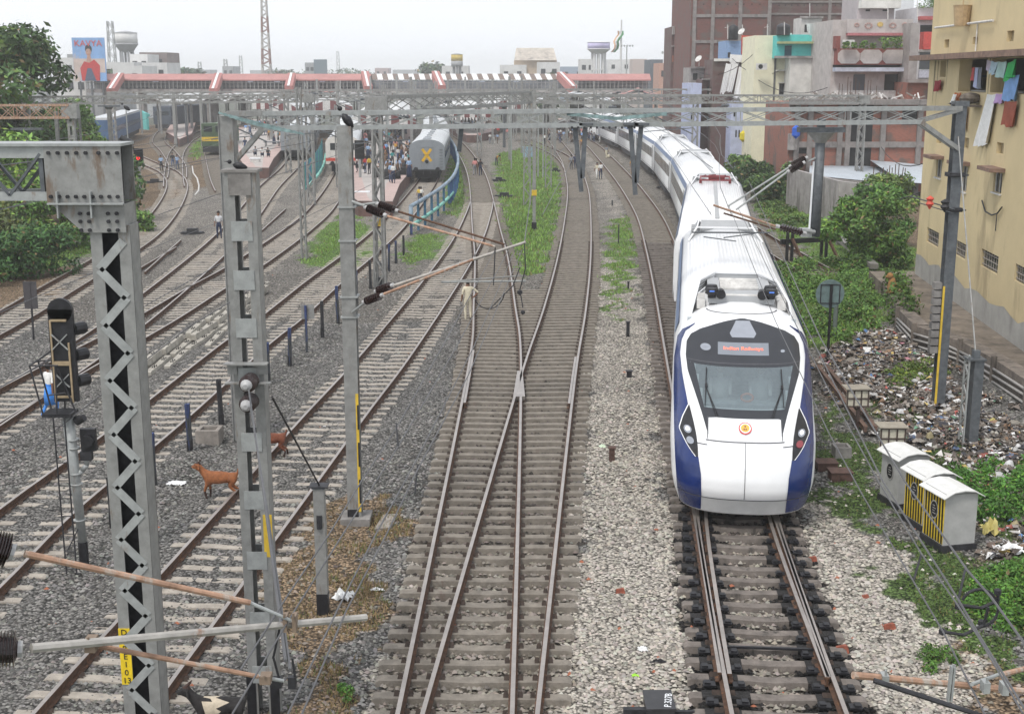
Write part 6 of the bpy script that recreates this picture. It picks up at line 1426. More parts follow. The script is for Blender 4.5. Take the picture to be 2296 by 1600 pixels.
# B3 narrow
f,t=house('narrow_house','narrow brown brick house with white balcony at the left of the block',1506,1553,60,165,8,BR2)
band(f,t,1506,60,1556,78,GREYW,'parapet',.8); win(f,t,1512,80,1552,102,mat('balcony_white',(.5,.48,.46),.9)); band(f,t,1505,102,1553,106,CF,'slab',.6); band(f,t,1506,125,1552,140,BR3,'brick_band',.1); win(f,t,1520,148,1545,165); win(f,t,1515,185,1535,205,DARK); win(f,t,1518,225,1540,250,DARK)
f,t=house('narrow_house','grey concrete stair tower rising above the narrow brown house',1524,1556,-40,172,5,GREYW)
win(f,t,1529,20,1548,36,STW); win(f,t,1532,40,1545,58,DARK); band(f,t,1522,16,1556,20,CF,'slab',.8)
# small houses in the middle
f,t=house('small_house','low brown house with satellite dishes below the brick block',1548,1585,152,140,6,GREYW); win(f,t,1553,165,1563,180,DARK); win(f,t,1568,175,1580,195,DARK); band(f,t,1546,150,1587,154,CF,'slab',.5)
f,t=house('small_house','lavender washed low house below the satellite dishes',1543,1573,187,134,5,LAV); win(f,t,1550,215,1554,228,DARK); win(f,t,1560,215,1564,228,DARK); win(f,t,1548,255,1556,270,DARK)
f,t=house('small_house','dark brick house with white doorway between lavender houses',1573,1642,178,136,6,BR2); win(f,t,1585,195,1605,215,DARK); win(f,t,1612,235,1628,262,DARK); win(f,t,1585,262,1604,285,mat('dusty_blue',(.2,.27,.36),.8)); band(f,t,1573,176,1642,180,CF,'slab',.6)
f,t=house('small_house','blue roof room beside the red patterned quilt',1627,1663,92,138,5,mat('soft_blue_wall',(.22,.33,.52),.85)); win(f,t,1631,118,1637,130,DARK)
f,t=house('small_house','brown weathered house behind the hanging white sheets',1598,1694,134,134,6,BR2); win(f,t,1666,168,1692,220,DARK); band(f,t,1600,132,1696,138,STW,'parapet',.3); band(f,t,1665,160,1694,166,OFFW,'slab',.5)
f,t=house('small_house','narrow lavender house with small windows under the sheets',1640,1694,228,131,5,LAV); win(f,t,1644,250,1648,262,DARK); win(f,t,1655,292,1658,308,DARK); win(f,t,1648,292,1651,308,DARK); band(f,t,1665,235,1694,330,GREYW,'grey_panel',.1); win(f,t,1670,262,1690,300,mat('greenish',(.12,.2,.18),.8))
# B4 cream house
f,t=house('cream_house','tall pale cream house with a blue shuttered window',1693,1772,80,126,7,CREAMW,ang=0)
win(f,t,1746,188,1760,216,DARK,OFFW,STW); win(f,t,1742,280,1768,306,mat('shutter_blue',(.05,.2,.36),.7),OFFW); band(f,t,1738,157,1772,160,STW,'ledge',.7); band(f,t,1740,75,1774,82,STW,'coping',.2); band(f,t,1740,232,1770,240,OFFW,'band',.15); band(f,t,1731,128,1735,345,mat('pipe_dark',(.12,.12,.12),.8),'drain_pipe',.12)
band(f,t,1741,79,1831,93,TURQ,'turquoise_parapet',1.0)
f,t=house('turquoise_room','turquoise rooftop room with a dark door on the stained white house',1742,1831,80,124,4,TURQ,z0=W(1742,131,124).z)
win(f,t,1758,103,1774,129,mat('door_dark_teal',(.02,.07,.1),.6),TURQ); band(f,t,1741,94,1832,99,mat('ledge_olive',(.32,.35,.18),.8),'ledge',.8)
f,t=house('stained_house','white house wall streaked with black mould, below the turquoise room',1772,1866,127,123.5,7,STW); band(f,t,1735,126,1866,131,GREYW,'coping',.3)
f,t=house('roof_hut','white plastered hut with a square opening on the far roof',1797,1842,40,140,4,STW,z0=W(1797,80,140).z); win(f,t,1803,56,1819,73,DARK); band(f,t,1793,37,1844,42,GREYW,'slab',.3)
# B5 pink grey house
f,t=house('pink_grey_house','pink-grey three storey house with lotus and sun reliefs and octagon panels',1868,2044,45,116,9,PINKG)
band(f,t,1896,44,2042,75,PINKG,'parapet',.5); band(f,t,1896,75,2042,81,mat('pink_tiles',(.4,.15,.16),.7,0,.2,9),'tile_fringe',.75)
win(f,t,1900,82,2025,110,mat('recess_grey',(.3,.29,.27),.9)); 
RL=mat('relief_gold',(.55,.4,.14),.7); RP=mat('relief_pink',(.45,.3,.27),.8)
for i,(x,y,r,mm) in enumerate([(1917,57,5.5,RP),(1943,59,9,RP),(1969,56,6.5,RL),(1997,58,8,RP),(2024,56,5.5,RP)]):
    c=f.uv(x,y); s_=24; m=MB(); rr_=r/s_*1.0; 
    for k in range(10): a=2*math.pi*k/10; m.cyl(f.P(c[0]+rr_*.55*math.cos(a),c[1]+rr_*.4*math.sin(a),.51),f.P(c[0]+rr_*.95*math.cos(a),c[1]+rr_*.75*math.sin(a),.53),.06,n=5)
    if i==2: m.cyl(f.P(c[0],c[1],.5),f.P(c[0],c[1],.56),rr_*.8,n=16)
    m.build('relief',mm,t)
band(f,t,1869,110,2042,146,MARO,'balcony_frame',1.0)
for x0,x1 in ((1872,1919),(1922,1969),(1972,2021)):
    m=MB(); a=f.uv(x0,112.5); b=f.uv(x1,143.5); w_=b[0]-a[0]; h_=a[1]-b[1]; e=.32; P_=[(a[0]+e,b[1]),(b[0]-e,b[1]),(b[0],b[1]+e),(b[0],a[1]-e),(b[0]-e,a[1]),(a[0]+e,a[1]),(a[0],a[1]-e),(a[0],b[1]+e)]
    m.add([f.P(u,z,1.02) for u,z in P_]+[f.P(u,z,1.06) for u,z in P_],[tuple(range(7,-1,-1)),tuple(range(8,16))]+[(i,(i+1)%8,8+(i+1)%8,8+i) for i in range(8)]); m.build('octagon_panel',PINKG,t)
m=MB(); f.px(m,1864,152,2024,161,.3,1.7); m.build('awning',mat('awning_blue_grey',(.4,.43,.5),.6,0,.2,1.2,rgb2=(.15,.25,.5),thr=.6),t); band(f,t,1866,146,2026,152,DARK,'shadow_gap',.3)
win(f,t,1912,167,1938,204,mat('door_glass',(.05,.055,.07),.4)); win(f,t,1982,167,2014,204,DARK); band(f,t,1868,203,2018,219,OFFW,'floor_band',.6)
band(f,t,1867,82,1877,110,MARO,'side_post',1.0); band(f,t,2026,80,2034,110,MARO,'side_post',1.0)
f,t=house('upper_room','grey rooftop room with ornate concrete balcony above the pink-grey house',1925,2008,-30,125,6,mat('pale_pink_wall',(.4,.36,.37),.9,0,.06,2)); band(f,t,1924,2,2012,20,STW,'balcony',1.1); win(f,t,1940,22,1950,26,DARK); win(f,t,1978,22,1990,26,DARK); win(f,t,1972,0,1984,4,DARK)
f,t=house('white_tower','white stair tower behind the yellow house',2008,2053,-60,132,6,mat('bright_white_wall',(.66,.68,.7),.9,0,.04,2)); win(f,t,2014,25,2026,38,DARK,OFFW)
f,t=house('grey_side_wall','unpainted grey side wall beside the pink-grey house',2043,2062,52,113,9,GREYW)
f,t=house('red_balcony_house','narrow white house with red balcony panel and roof plants',2057,2102,17,122,7,mat('white_wall_b',(.55,.54,.56),.9,0,.06,2)); band(f,t,2056,38,2100,46,mat('red_fringe',(.4,.1,.1),.8),'tile_fringe',.9); win(f,t,2062,57,2092,78,DARK); band(f,t,2061,73,2080,112,mat('red_panel',(.5,.07,.06),.8),'balcony_panel',1.2); win(f,t,2060,118,2090,156,GLASS,OFFW); band(f,t,2058,112,2100,117,OFFW,'slab',1.0); band(f,t,2058,158,2096,175,mat('lilac_band',(.45,.45,.52),.9),'band',.3)
# B6 unfinished brick ground floors
f,t=house('unfinished_brick_house','unfinished two storey brick house with concrete slab and dark openings',1771,2110,232,104,10,BR3)
band(f,t,1768,223,2112,235,CF,'roof_slab',.9); band(f,t,1866,218,1876,223,CF,'stub',.2)
for x in (1783,1812,1879,1897,1975,2056): band(f,t,x-5,235,x+6,440,CF,'column',.25)
band(f,t,1780,318,2080,331,CF,'beam',.2)
win(f,t,1775,240,1806,252,DARK); win(f,t,1905,236,1953,420,DARK,o=.015) ; win(f,t,2022,238,2055,280,DARK); win(f,t,1785,262,1800,300,mat('doorway_red',(.1,.06,.05),.9)); win(f,t,1788,330,1808,345,DARK); win(f,t,2025,372,2056,392,DARK)
band(f,t,1765,300,1785,336,GREYW,'side_panel',.4)
f,t=house('brick_wall_house','plain brick wall below a slab beside the yellow house',2035,2112,185,112,4,BR3); band(f,t,2030,178,2112,186,CF,'roof_slab',.8)
# vines are in the planting part
# ---- compound walls
def wallrun(label,pts,h,th,m_,cat='wall'):
    m=MB()
    for a,b in zip(pts[:-1],pts[1:]): m.beam((a[0],a[1],h/2+gz),(b[0],b[1],h/2+gz),th,h)
    return one(m,'compound_wall',m_,label,cat)
MW=mat('mouldy_wall',(.55,.54,.5),.9,0,.15,.8,rgb2=(.1,.1,.095),thr=.52)
wallrun('long white compound wall blackened by mould behind the express train',[(25.4,185),(25.6,150),(26.0,122),(24.5,112)],3.4,.3,MW)
g1=G(1778,470,gz); g2=G(1852,490,gz); wallrun('grey rendered wall behind the round T-headed post',[(24.5,112),(g1.x,g1.y+2),(21.6,84),(23.5,80)],2.9,.3,GREYW)
# low sheet roof shed
f=None; a=W(1815,366,96); b=W(2010,366,96); m=MB(); z=a.z; m.add([(a.x,96,z-.9),(b.x+.8,96,z-1.6),(b.x*1.11,108,z-.72),(a.x*1.125,108,z-.66)],[(0,1,2,3)]); m.add([(a.x,96,z-.95),(b.x+.8,96,z-1.65),(b.x+.8,96,gz),(a.x,96,gz)],[(0,1,2,3)],1)
m.add([(b.x+.2,95,z-1.3),(b.x+5,95,z-1.7),(b.x+5,104,z-.7),(b.x+.2,104,z-.3)],[(0,1,2,3)])
one(m,'sheet_roof_shed',[mat('white_sheet_roof',(.42,.46,.5),.6,0,.05,1),GREYW],'low shed with a white sheet roof behind the bushes','shed')
# water tanks, dishes, quilt and sheets
def tank(x,y0,y1,w_,d,label,m_):
    a=W(x,y1,d); z1=W(x,y0,d).z; r=w_/2/(F/ (d*CT)); m=MB(); m.lathe((a.x,d,a.z),(a.x,d,z1),[(0,r),(.1,r*1.03),(.3,r),(.35,r*1.03),(.6,r),(.65,r*1.03),(.85,r*.95),(.95,r*.5),(1,r*.35)],16); one(m,'water_tank',m_,label,'water tank',None,True)
tank(1643,56,90,22,138,'black water tank on the blue roof room',BLACK); tank(1755,53,80,30,124,'black domed water tank above the turquoise room',mat('tank_black',(.03,.03,.035),.5)); tank(1790,50,68,14,150,'small white tank beside the roof hut',OFFW)
for x,y,d,lb in ((1567,134,139,'satellite dish on the left of the low brown house'),(1663,73,137,'tilted satellite dish beside the black tank'),(1601,153,139,'satellite dish on the right of the low brown house'),(1570,140,138,'small grey dish')):
    if lb.startswith('small'): continue
    c=W(x,y,d); m=MB(); v=Vector((-.6,-.5,.6)).normalized(); m.lathe(c,c+v*.16,[(0,.06),(.3,.22),(.7,.34),(1,.4)],16); m.cyl(c,c-Vector((0,0,.7)),.04,n=5); one(m,'satellite_dish',OFFW,lb,'satellite dish','satellite dishes on the low roofs')
fq=Fac((W(1650,100,133).x,133),(W(1700,100,133).x,133)); qm=mat('quilt_red',(.42,.07,.05),.9,0,.15,6,rgb2=(.55,.42,.2),thr=.57)
cloth('quilt','red and yellow patterned quilt hanging over the wall',fq,[(1661,79),(1699,79),(1697,121),(1660,123)],qm,'laundry among the right houses')
for i,(x0,x1,y0,y1,x2,x3,lb) in enumerate([(1627,1640,142,211,1612,1624,'long white sheet, leftmost of the drying sheets'),(1641,1655,141,206,1626,1640,'second long white sheet of the drying sheets'),(1656,1679,150,222,1642,1668,'wide striped white sheet, rightmost of the drying sheets'),(1636,1690,122,142,1634,1690,'white sheet draped level over the parapet'),(1677,1695,138,163,1676,1695,'small white cloth at the right end of the parapet')]):
    cloth('drying_sheet',lb,fq,[(x0,y0),(x1,y0),(x3,y1),(x2,y1)],clothm('sheet%d'%i,(.72,.72,.75),var=.06,scale=8),'laundry among the right houses')
for i,(x,c,lb) in enumerate([(1812,(.6,.6,.58),'white shirt'),(1826,(.62,.6,.6),'white vest'),(1842,(.45,.25,.12),'brown cloth'),(1856,(.6,.62,.66),'white towel'),(1870,(.65,.65,.65),'pale sheet')]):
    fr=Fac((W(1800,100,128).x,128),(W(1900,100,128).x,128)); cloth('drying_cloth',lb+' drying on the roof line above the turquoise room',fr,[(x-5,52),(x+6,52),(x+5,75),(x-4,73)],clothm('rl%d'%i,c),'roof laundry',n=4)
m=MB(); c=W(1784,296,102.5); m.ball(c,.38,7,0,1.5); one(m,'plastic_sheet',mat('tarp_blue',(.02,.1,.5),.6),'crumpled bright blue tarpaulin at the brick house','tarpaulin')
m=MB(); c=W(1786,297,102); 
c=W(1665,306,130); m=MB(); m.ball(c,.38,6,0,1.6); one(m,'yellow_sheet',mat('tarp_yellow',(.6,.5,.03),.7),'yellow cloth bundle hanging by the lavender house','cloth')
# rubble on slab
m=MB()
for i in range(60):
    x=rnd.uniform(1780,2060); a=W(x,222,103.4+rnd.random()*3); m.beam(a,a+Vector((rnd.uniform(-1,1),rnd.uniform(-.4,.4),rnd.uniform(0,.55))),.1,.1,rnd.randint(0,1))
o=one(m,'rubble',[CONC,OFFW],'rubble and sticks strewn on the unfinished slab roof','rubble'); o['kind']='stuff'
m=MB()
for i in range(10): x=1880+i*9+rnd.uniform(-3,3); a=W(x,214,104); m.cyl(a,a+Vector((0,0,rnd.uniform(.6,1.8))),.025,n=4)
for i in range(12): x=1955+i*7; a=W(x,430,88); m.cyl(a,a+Vector((rnd.uniform(-.1,.1),0,rnd.uniform(1.2,2.2))),.03,n=4)
o=one(m,'starter_bars',RUST,'thin rusty reinforcing bars sticking up near the bushes and slab','rods'); o['kind']='stuff'
# ---------------------------------------------------------------- foliage
LEAFM=attrmat('leaf',rough=.6)
def leaves(name,clumps,n,size,base,label=None,cat=None,seed=1,var=.35,group=None,kind=None,flat=.55,parent=None):
    """leaf-sized faces spread through ellipsoid clumps (x,y,z,rx,ry,rz)"""
    r=np.random.RandomState(seed); C=np.array(clumps,float); vol=(C[:,3]*C[:,4]*C[:,5])**.7; w=vol/vol.sum(); ci=r.choice(len(C),n,p=w); c=C[ci]
    v=r.normal(size=(n,3)); v/=np.linalg.norm(v,axis=1)[:,None]; rad=(.35+.65*r.rand(n)**.45)*(1+.12*r.normal(size=n)); P=c[:,:3]+v*c[:,3:6]*rad[:,None]
    P[:,2]=np.maximum(P[:,2],GZ+.02)
    nr=r.normal(size=(n,3))*.7+v*.6+np.array([0,0,flat]); nr/=np.linalg.norm(nr,axis=1)[:,None]
    t=np.cross(nr,r.normal(size=(n,3))); t/=np.linalg.norm(t,axis=1)[:,None]; b=np.cross(nr,t); s=size*(.55+.9*r.rand(n))[:,None]
    V=np.stack([P-t*s,P-b*s*.45,P+t*s+nr*s*.1,P+b*s*.45],1)
    base=[min(.3,b*1.25) for b in base]; cl=(.7+.6*r.rand(len(C)))[ci]; br=cl*(1-var+2*var*r.rand(n)); col=np.array(base)[None]*br[:,None]; y=r.rand(n)<.2; col[y]*=np.array([1.6,1.35,.9]); y=r.rand(n)<.05; col[y]=np.array([.2,.15,.07])*(.6+.6*r.rand(y.sum()))[:,None]; 
    F=np.arange(n*4).reshape(n,4); o=npmesh(name,V.reshape(-1,3),F,LEAFM,np.clip(np.repeat(col,4,0),0,1))
    if parent is not None: o.parent=parent; o.location=-Vector(parent['_o'])
    else: tag(o,label,cat,group,kind)
    return o
BARK=mat('bark',(.12,.09,.065),.95,0,.25,5)
def tree(name,label,x,y,h,w_,base,n,size,seed,cat='tree',trunk=True,low=.35,group=None,z0=GZ):
    r=random.Random(seed); t=thing(name,label,cat,(x,y,z0),group); cl=[]
    k=26
    for i in range(k):
        a=r.uniform(0,6.28); q=r.random()**.6*w_*.5; zz=h*(low+(1-low)*r.random()); sh=math.sqrt(max(.05,1-((zz/h-low-.25)/(1.0-low))**2)); rr=w_*r.uniform(.12,.22)
        cl.append((x+math.cos(a)*q*sh,y+math.sin(a)*q*sh,z0+min(zz,h-rr*.7),rr,rr,rr*.75))
    leaves('crown',cl,n,size,base,seed=seed,parent=t)
    if trunk:
        m=MB(); m.cyl((x,y,z0),(x+.2,y,z0+h*.5),w_*.035+.06,w_*.02+.03,8)
        for i in range(6): c=cl[i*3]; m.cyl((x+.15,y,z0+h*(.25+.05*i)),(c[0],c[1],c[2]),w_*.014+.03,.02,5)
        m.build('trunk',BARK,t)
    return t
DG=(.05,.095,.03); MG=(.085,.16,.04); LG=(.13,.23,.05)
tree('leafy_tree','big dark leafy tree at the left edge rising above the skyline',-40,95,13.2,13,DG,16000,.26,1)
tree('leafy_tree','dark tree right behind the big left tree, over the gantry',-37.5,101,7.0,6,(.05,.09,.035),6000,.24,2)
tree('leafy_tree','bright green tree behind the lattice mast at left',-38.5,112,7.6,6,MG,8000,.24,3,low=.15)
tree('leafy_tree','green tree right of the left lattice mast above the blue carriage',-41.5,122,6.2,5,MG,5000,.25,4,low=.1)
tree('leafy_tree','pale green tree low at the left edge under the rusty gantry',-33.5,82,6.2,8,LG,8000,.2,5,low=.1)
tree('leafy_tree','dark green tree under the rusty gantry, beside the T-headed post',-27.8,85,4.6,6,DG,7000,.2,6,low=.1)
tree('bush','tall green bush behind the nearest head box',-25.4,72,3.4,5,MG,6000,.15,7,'bush',low=.08)
tree('bush','pale weedy bush at the far left edge',-28.5,70,3.6,5,(.1,.13,.05),5000,.14,8,'bush',low=.08)
tree('bush','glossy dark green bush beside the leftmost track',-23.6,61.5,2.6,4.6,(.035,.085,.025),7000,.11,9,'bush',low=.08)
tree('bush','glossy dark green bush at the left edge of the view',-27,60,3.0,4.5,(.03,.07,.022),6000,.11,10,'bush',low=.08)
tree('bush','low green bush just right of the head box near the red signal',-24.0,80,1.3,2.4,MG,2500,.12,11,'bush',low=.08)
tree('spreading_bush','large feathery green bush in front of the yellow house corner',18.0,64.5,3.9,3.8,(.075,.15,.035),14000,.11,12,'bush',low=.05)
tree('spreading_bush','green spreading bush right of the round T-headed post',21.0,74,3.7,3.8,(.06,.13,.03),10000,.12,13,'bush',low=.08)
tree('spreading_bush','yellow-green bush top beneath the white sheet roof',24.6,84,3.3,4.0,(.095,.15,.04),6000,.13,14,'bush',low=.2)
tree('bush','dark bush at the foot of the mouldy wall behind the train',19.8,99,2.2,3.6,DG,5000,.16,15,'bush',low=.05); tree('bush','bush below the cream house beside the express train',20.6,110,2.4,3.6,(.04,.08,.025),5000,.17,16,'bush',low=.05)
tree('bush','small bush beside the express train wall, farthest',22.5,126,2.0,3,MG,2500,.17,17,'bush',low=.05)
vc=[(W(x,y,123).x,122.8+rnd.random()*.5,W(x,y,123).z,.55,.3,.8) for x,y in [(rnd.uniform(1760,1790)+ (y0-240)*.02,y0) for y0 in range(240,400,6)]]
leaves('climbing_vine',vc,5000,.2,DG,'dark green climbing vine covering the corner of the cream house','vine',30)
vc=[(W(x,y,97).x,96.5,W(x,y,97).z,.5,.3,.6) for x,y in [(1768+rnd.uniform(-8,8),y0) for y0 in range(380,450,7)]]
leaves('climbing_vine',vc,2000,.15,DG,'vine creeping over the end of the grey rendered wall','vine',31)
def cover(name,label,poly,n_cl,r_,h_,n,size,base,seed,kind='stuff'):
    r=random.Random(seed); P=Dp(poly); xs=[p[0] for p in P]; ys=[p[1] for p in P]; cl=[]
    while len(cl)<n_cl:
        x=r.uniform(min(xs),max(xs)); y=r.uniform(min(ys),max(ys))
        if inpoly(np.array([x]),np.array([y]),P)[0]: q=r.uniform(.6,1.3); cl.append((x,y,GZ+h_*.35*q,r_*q,r_*q,h_*.65*q))
    return leaves(name,cl,n,size,base,label,'ground cover',seed,kind=kind)
cover('undergrowth','thick green undergrowth between the train and the low wall',[(1745,600),(1830,590),(1900,580),(1985,620),(1990,690),(1975,740),(1890,770),(1800,750),(1755,680)],130,.5,.5,24000,.07,(.075,.15,.035),40)
cover('undergrowth','green weeds behind the buffer posts',[(1700,440),(1790,440),(1830,500),(1760,520),(1700,500)],40,.7,.5,6000,.1,(.06,.11,.03),41)
cover('weeds','leafy green weeds behind the nearest cabinet',[(2125,1060),(2200,1035),(2330,1050),(2340,1160),(2240,1180),(2190,1180),(2140,1130)],60,.22,.4,9000,.05,(.05,.13,.022),42)
cover('weeds','leafy green weeds in the lower right below the cabinets',[(2180,1290),(2330,1270),(2340,1400),(2240,1410),(2160,1360)],60,.2,.32,9000,.042,(.06,.14,.025),43)
cover('weeds','small tufts of weeds at lower right near the tubes',[(2060,1450),(2140,1450),(2150,1500),(2080,1510)],14,.12,.16,1500,.03,(.05,.11,.02),44)
cover('weeds','ivy-like weeds on the low wall behind the round sign',[(1990,650),(2020,650),(2040,740),(2010,735)],26,.35,1.3,3500,.09,(.05,.1,.02),45)
cover('weeds','small green plant at lower centre left',[(760,1545),(790,1545),(795,1575),(765,1575)],7,.09,.14,900,.022,(.06,.14,.03),46)
cover('weeds','weeds growing among the rubbish',[(1990,835),(2100,805),(2120,840),(2020,880)],30,.25,.2,3500,.06,(.09,.14,.03),47)
def blades():
    r=np.random.RandomState(5); VV=[];CC=[]
    for P in GRASS:
        xs=[p[0] for p in P]; ys=[p[1] for p in P]; area=(max(xs)-min(xs))*(max(ys)-min(ys)); d=np.mean(ys); den=min(420,110*(40/max(d,20))**1.5*1.2); N=int(min(26000,area*den))
        X=r.uniform(min(xs),max(xs),N); Y=r.uniform(min(ys),max(ys),N); k=blurmask(X,Y,[P],.4); k&=(np.sin(X*1.7)+np.sin(Y*.9+X)+r.rand(N)*2.2)>-.4; X=X[k];Y=Y[k];N=len(X); s=max(.05,.0016*d)
        h=s*(.4+.9*r.rand(N)); a=r.rand(N)*6.28; lx=(r.rand(N)-.5)*h; ly=(r.rand(N)-.5)*h; dx=np.cos(a)*s*.28; dy=np.sin(a)*s*.28; z=np.full(N,GZ+.01)
        V=np.stack([np.stack([X-dx,Y-dy,z],1),np.stack([X+dx,Y+dy,z],1),np.stack([X+lx,Y+ly,z+h],1)],1); VV.append(V.reshape(-1,3)); c=np.array([.19,.31,.07])*(.7+.6*r.rand(N))[:,None]; nr_=Y<46; c[nr_]*=.5; dry=r.rand(N)<.12; c[dry]=(.2,.17,.07); CC.append(np.repeat(c,3,0))
    for P in DIRT[:1]:
        xs=[p[0] for p in P]; ys=[p[1] for p in P]; N=14000; X=r.uniform(min(xs),max(xs),N); Y=r.uniform(min(ys),max(ys),N); k=blurmask(X,Y,[P],.4)&((np.sin(X*4.1)+np.sin(Y*3.3+X*2)+r.rand(N)*2)>.7); X=X[k];Y=Y[k];N=len(X); h=.05+.09*r.rand(N); a=r.rand(N)*6.28; z=np.full(N,GZ)
        V=np.stack([np.stack([X-np.cos(a)*.012,Y-np.sin(a)*.012,z],1),np.stack([X+np.cos(a)*.012,Y+np.sin(a)*.012,z],1),np.stack([X+(r.rand(N)-.5)*.12,Y+(r.rand(N)-.5)*.12,z+h],1)],1); VV.append(V.reshape(-1,3)); c=np.array([.26,.19,.09])*(.6+.7*r.rand(N))[:,None]; g=r.rand(N)<.25; c[g]=(.12,.16,.05); CC.append(np.repeat(c,3,0))
    V=np.concatenate(VV); o=npmesh('grass',V,np.arange(len(V)).reshape(-1,3),LEAFM,np.clip(np.concatenate(CC),0,1)); tag(o,'green and dry grass growing between the tracks','grass',kind='stuff')
blades()
# roof and balcony clutter
PG=mat('pot_clay',(.3,.13,.08),.9); 
for i,(x,y,w_,lb) in enumerate([(1896,104,.5,'small potted plant at the left end of the pink-grey balcony'),(1914,104,.45,'second potted plant on the pink-grey balcony'),(1936,103,.6,'round dark potted plant in the middle of the pink-grey balcony'),(1956,105,.4,'small potted plant right of the middle of the pink-grey balcony'),(1985,101,.95,'large yellow-green bush in pots on the pink-grey balcony'),(2008,100,.9,'tall leafy plant at the right end of the pink-grey balcony'),(2078,10,1.4,'green plants on the roof of the red balcony house'),(2090,8,1.0,'leafy plant at the right corner of the red balcony roof')]):
    d=113.8 if y>50 else 121.5; c=W(x,y,d); tree('potted_plant',lb,c.x,d,w_*1.3,w_*1.2,(.08,.15,.035),350,.09,300+i,'plant',trunk=False,low=.2,z0=c.z-w_*.6)
for i,(x,y0,y1,d,lb) in enumerate([(1631,88,56,137,'thin white pole left of the black tank'),(1664,80,56,137,'thin white pole right of the black tank'),(1815,37,8,139,'antenna rod on the roof hut'),(1990,44,12,115,'thin rod on the pink-grey parapet'),(2056,50,0,120,'tall thin rod beside the white stair tower'),(1758,79,50,123,'antenna rod on the turquoise room'),(1720,80,55,125,'antenna rod on the cream house'),(1530,60,40,160,'rod on the narrow brown house')]):
    a=W(x,y0,d); b=W(x,y1,d); m=MB(); m.cyl(a,b,.045,n=5); m.cyl(b-Vector((.3,0,.3)),b+Vector((.12,0,-.22)),.02,n=4) if i%3==0 else None; one(m,'antenna',OFFW,lb,'antenna')
for i,(x,y,d,fx_,lb) in enumerate([(1900,98,114.5,0,'air conditioner box on the pink-grey balcony wall'),(1858,160,122.9,0,'air conditioner box on the stained white wall'),(1706,150,125.2,0,'air conditioner box on the cream house'),(1600,215,135.3,0,'air conditioner box on the dark brick house')]):
    c=W(x,y,d); m=MB(); m.box(c.x-.5,d-.35,c.z-.3,c.x+.5,d,c.z+.3,0); m.cyl((c.x-.12,d-.36,c.z),(c.x-.12,d-.352,c.z),.22,n=14,mi=1); one(m,'air_conditioner',[OFFW,DARK],lb,'air conditioner')
# cables strung between the houses
for i,(x0,y0,d0,x1,y1,d1,sg) in enumerate([(1560,160,139,1700,110,126,1.2),(1700,180,126,1870,190,116,1.0),(1790,240,104,2060,250,104,.8),(1640,130,133,1745,160,125,.9),(1840,400,96,2090,420,62,1.2),(1975,330,103,2110,345,62,1.0)]):
    a=W(x0,y0,d0); b=W(x1,y1,d1); P_=[a+(b-a)*(k/8)-Vector((0,0,sg*4*(k/8)*(1-k/8))) for k in range(9)]; m=MB(); m.path(P_,.03,4); one(m,'cable',IRON,['cable from the satellite dish house to the cream house','cable from the cream house to the pink-grey house','cable in front of the unfinished brick house','short cable over the cream house front','cable from the grey wall down to the yellow house','cable along the brick wall to the yellow house'][i],'cable','cables strung between houses')
# streak-shaped damp stains below ledges: thin render patches with their own outline
DMP=mat('damp_stain',(.24,.2,.13),.95,0,.2,3)
r8=random.Random(12)
m=MB()
for i in range(26):
    u=r8.uniform(.5,LY-1); z=zz-.13; h_=r8.uniform(.5,2.4); w_=r8.uniform(.03,.12)
    if any(h[0]-.2<u<h[2]+.2 for h,k in zip(hs,kinds) if k in('door','balc')): continue
    m.add([fy.P(u-w_,z,.004),fy.P(u+w_,z,.004),fy.P(u+w_*.5,z-h_*.6,.004),fy.P(u,z-h_,.004),fy.P(u-w_*.6,z-h_*.7,.004)],[(0,1,2,3,4)])
yh=[o for o in COL.objects if o.get('label','').startswith('tall yellow plastered')][0]; m.build('damp_streaks',DMP,yh)
# dangling wire and bracket on the yellow house
m=MB(); k9=lambda x,y:((2900+x*.4062)/1.6684,(600+y*.4062)/1.6684); pts=[fy.P(*fy.uv(*k9(*q)),.08) for q in ((1920,370),(1950,470),(2010,505),(2060,490),(2105,430))]; m.path([Vector(p) for p in pts],.03,5); q=fy.uv(*k9(2058,500)); q2=fy.uv(*k9(2045,650)); m.cyl(fy.P(*q,.08),fy.P(*q2,.08),.02,n=4); one(m,'cable',IRON,'sagging dark cable loop on the yellow wall below a window','cable')
# clamps and spare parts hanging at the portal column
for (x,y,c_,lb,s_) in ((2084,455,REDP,'small red insulator on the line left of the portal column',.12),(2118,462,IRON,'bunch of dark clamps on the line left of the portal column',.14)):
    c=W(x,y,36.5); m=MB(); m.lathe(c-Vector((0,0,.18)),c+Vector((0,0,.2)),[(0,.02),(.2,s_*.5),(.4,s_),(.6,s_*.6),(.8,s_),(1,.02)],8); one(m,'line_fitting',c_,lb,'insulator')
m=MB(); m.cyl(W(2040,440,36.8),W(2140,470,36.8),.018,n=5); m.cyl(W(2060,455,36.8),W(2135,478,36.8),.015,n=5); one(m,'side_line',STEELD,'short pair of lines ending at the right portal column','wire')
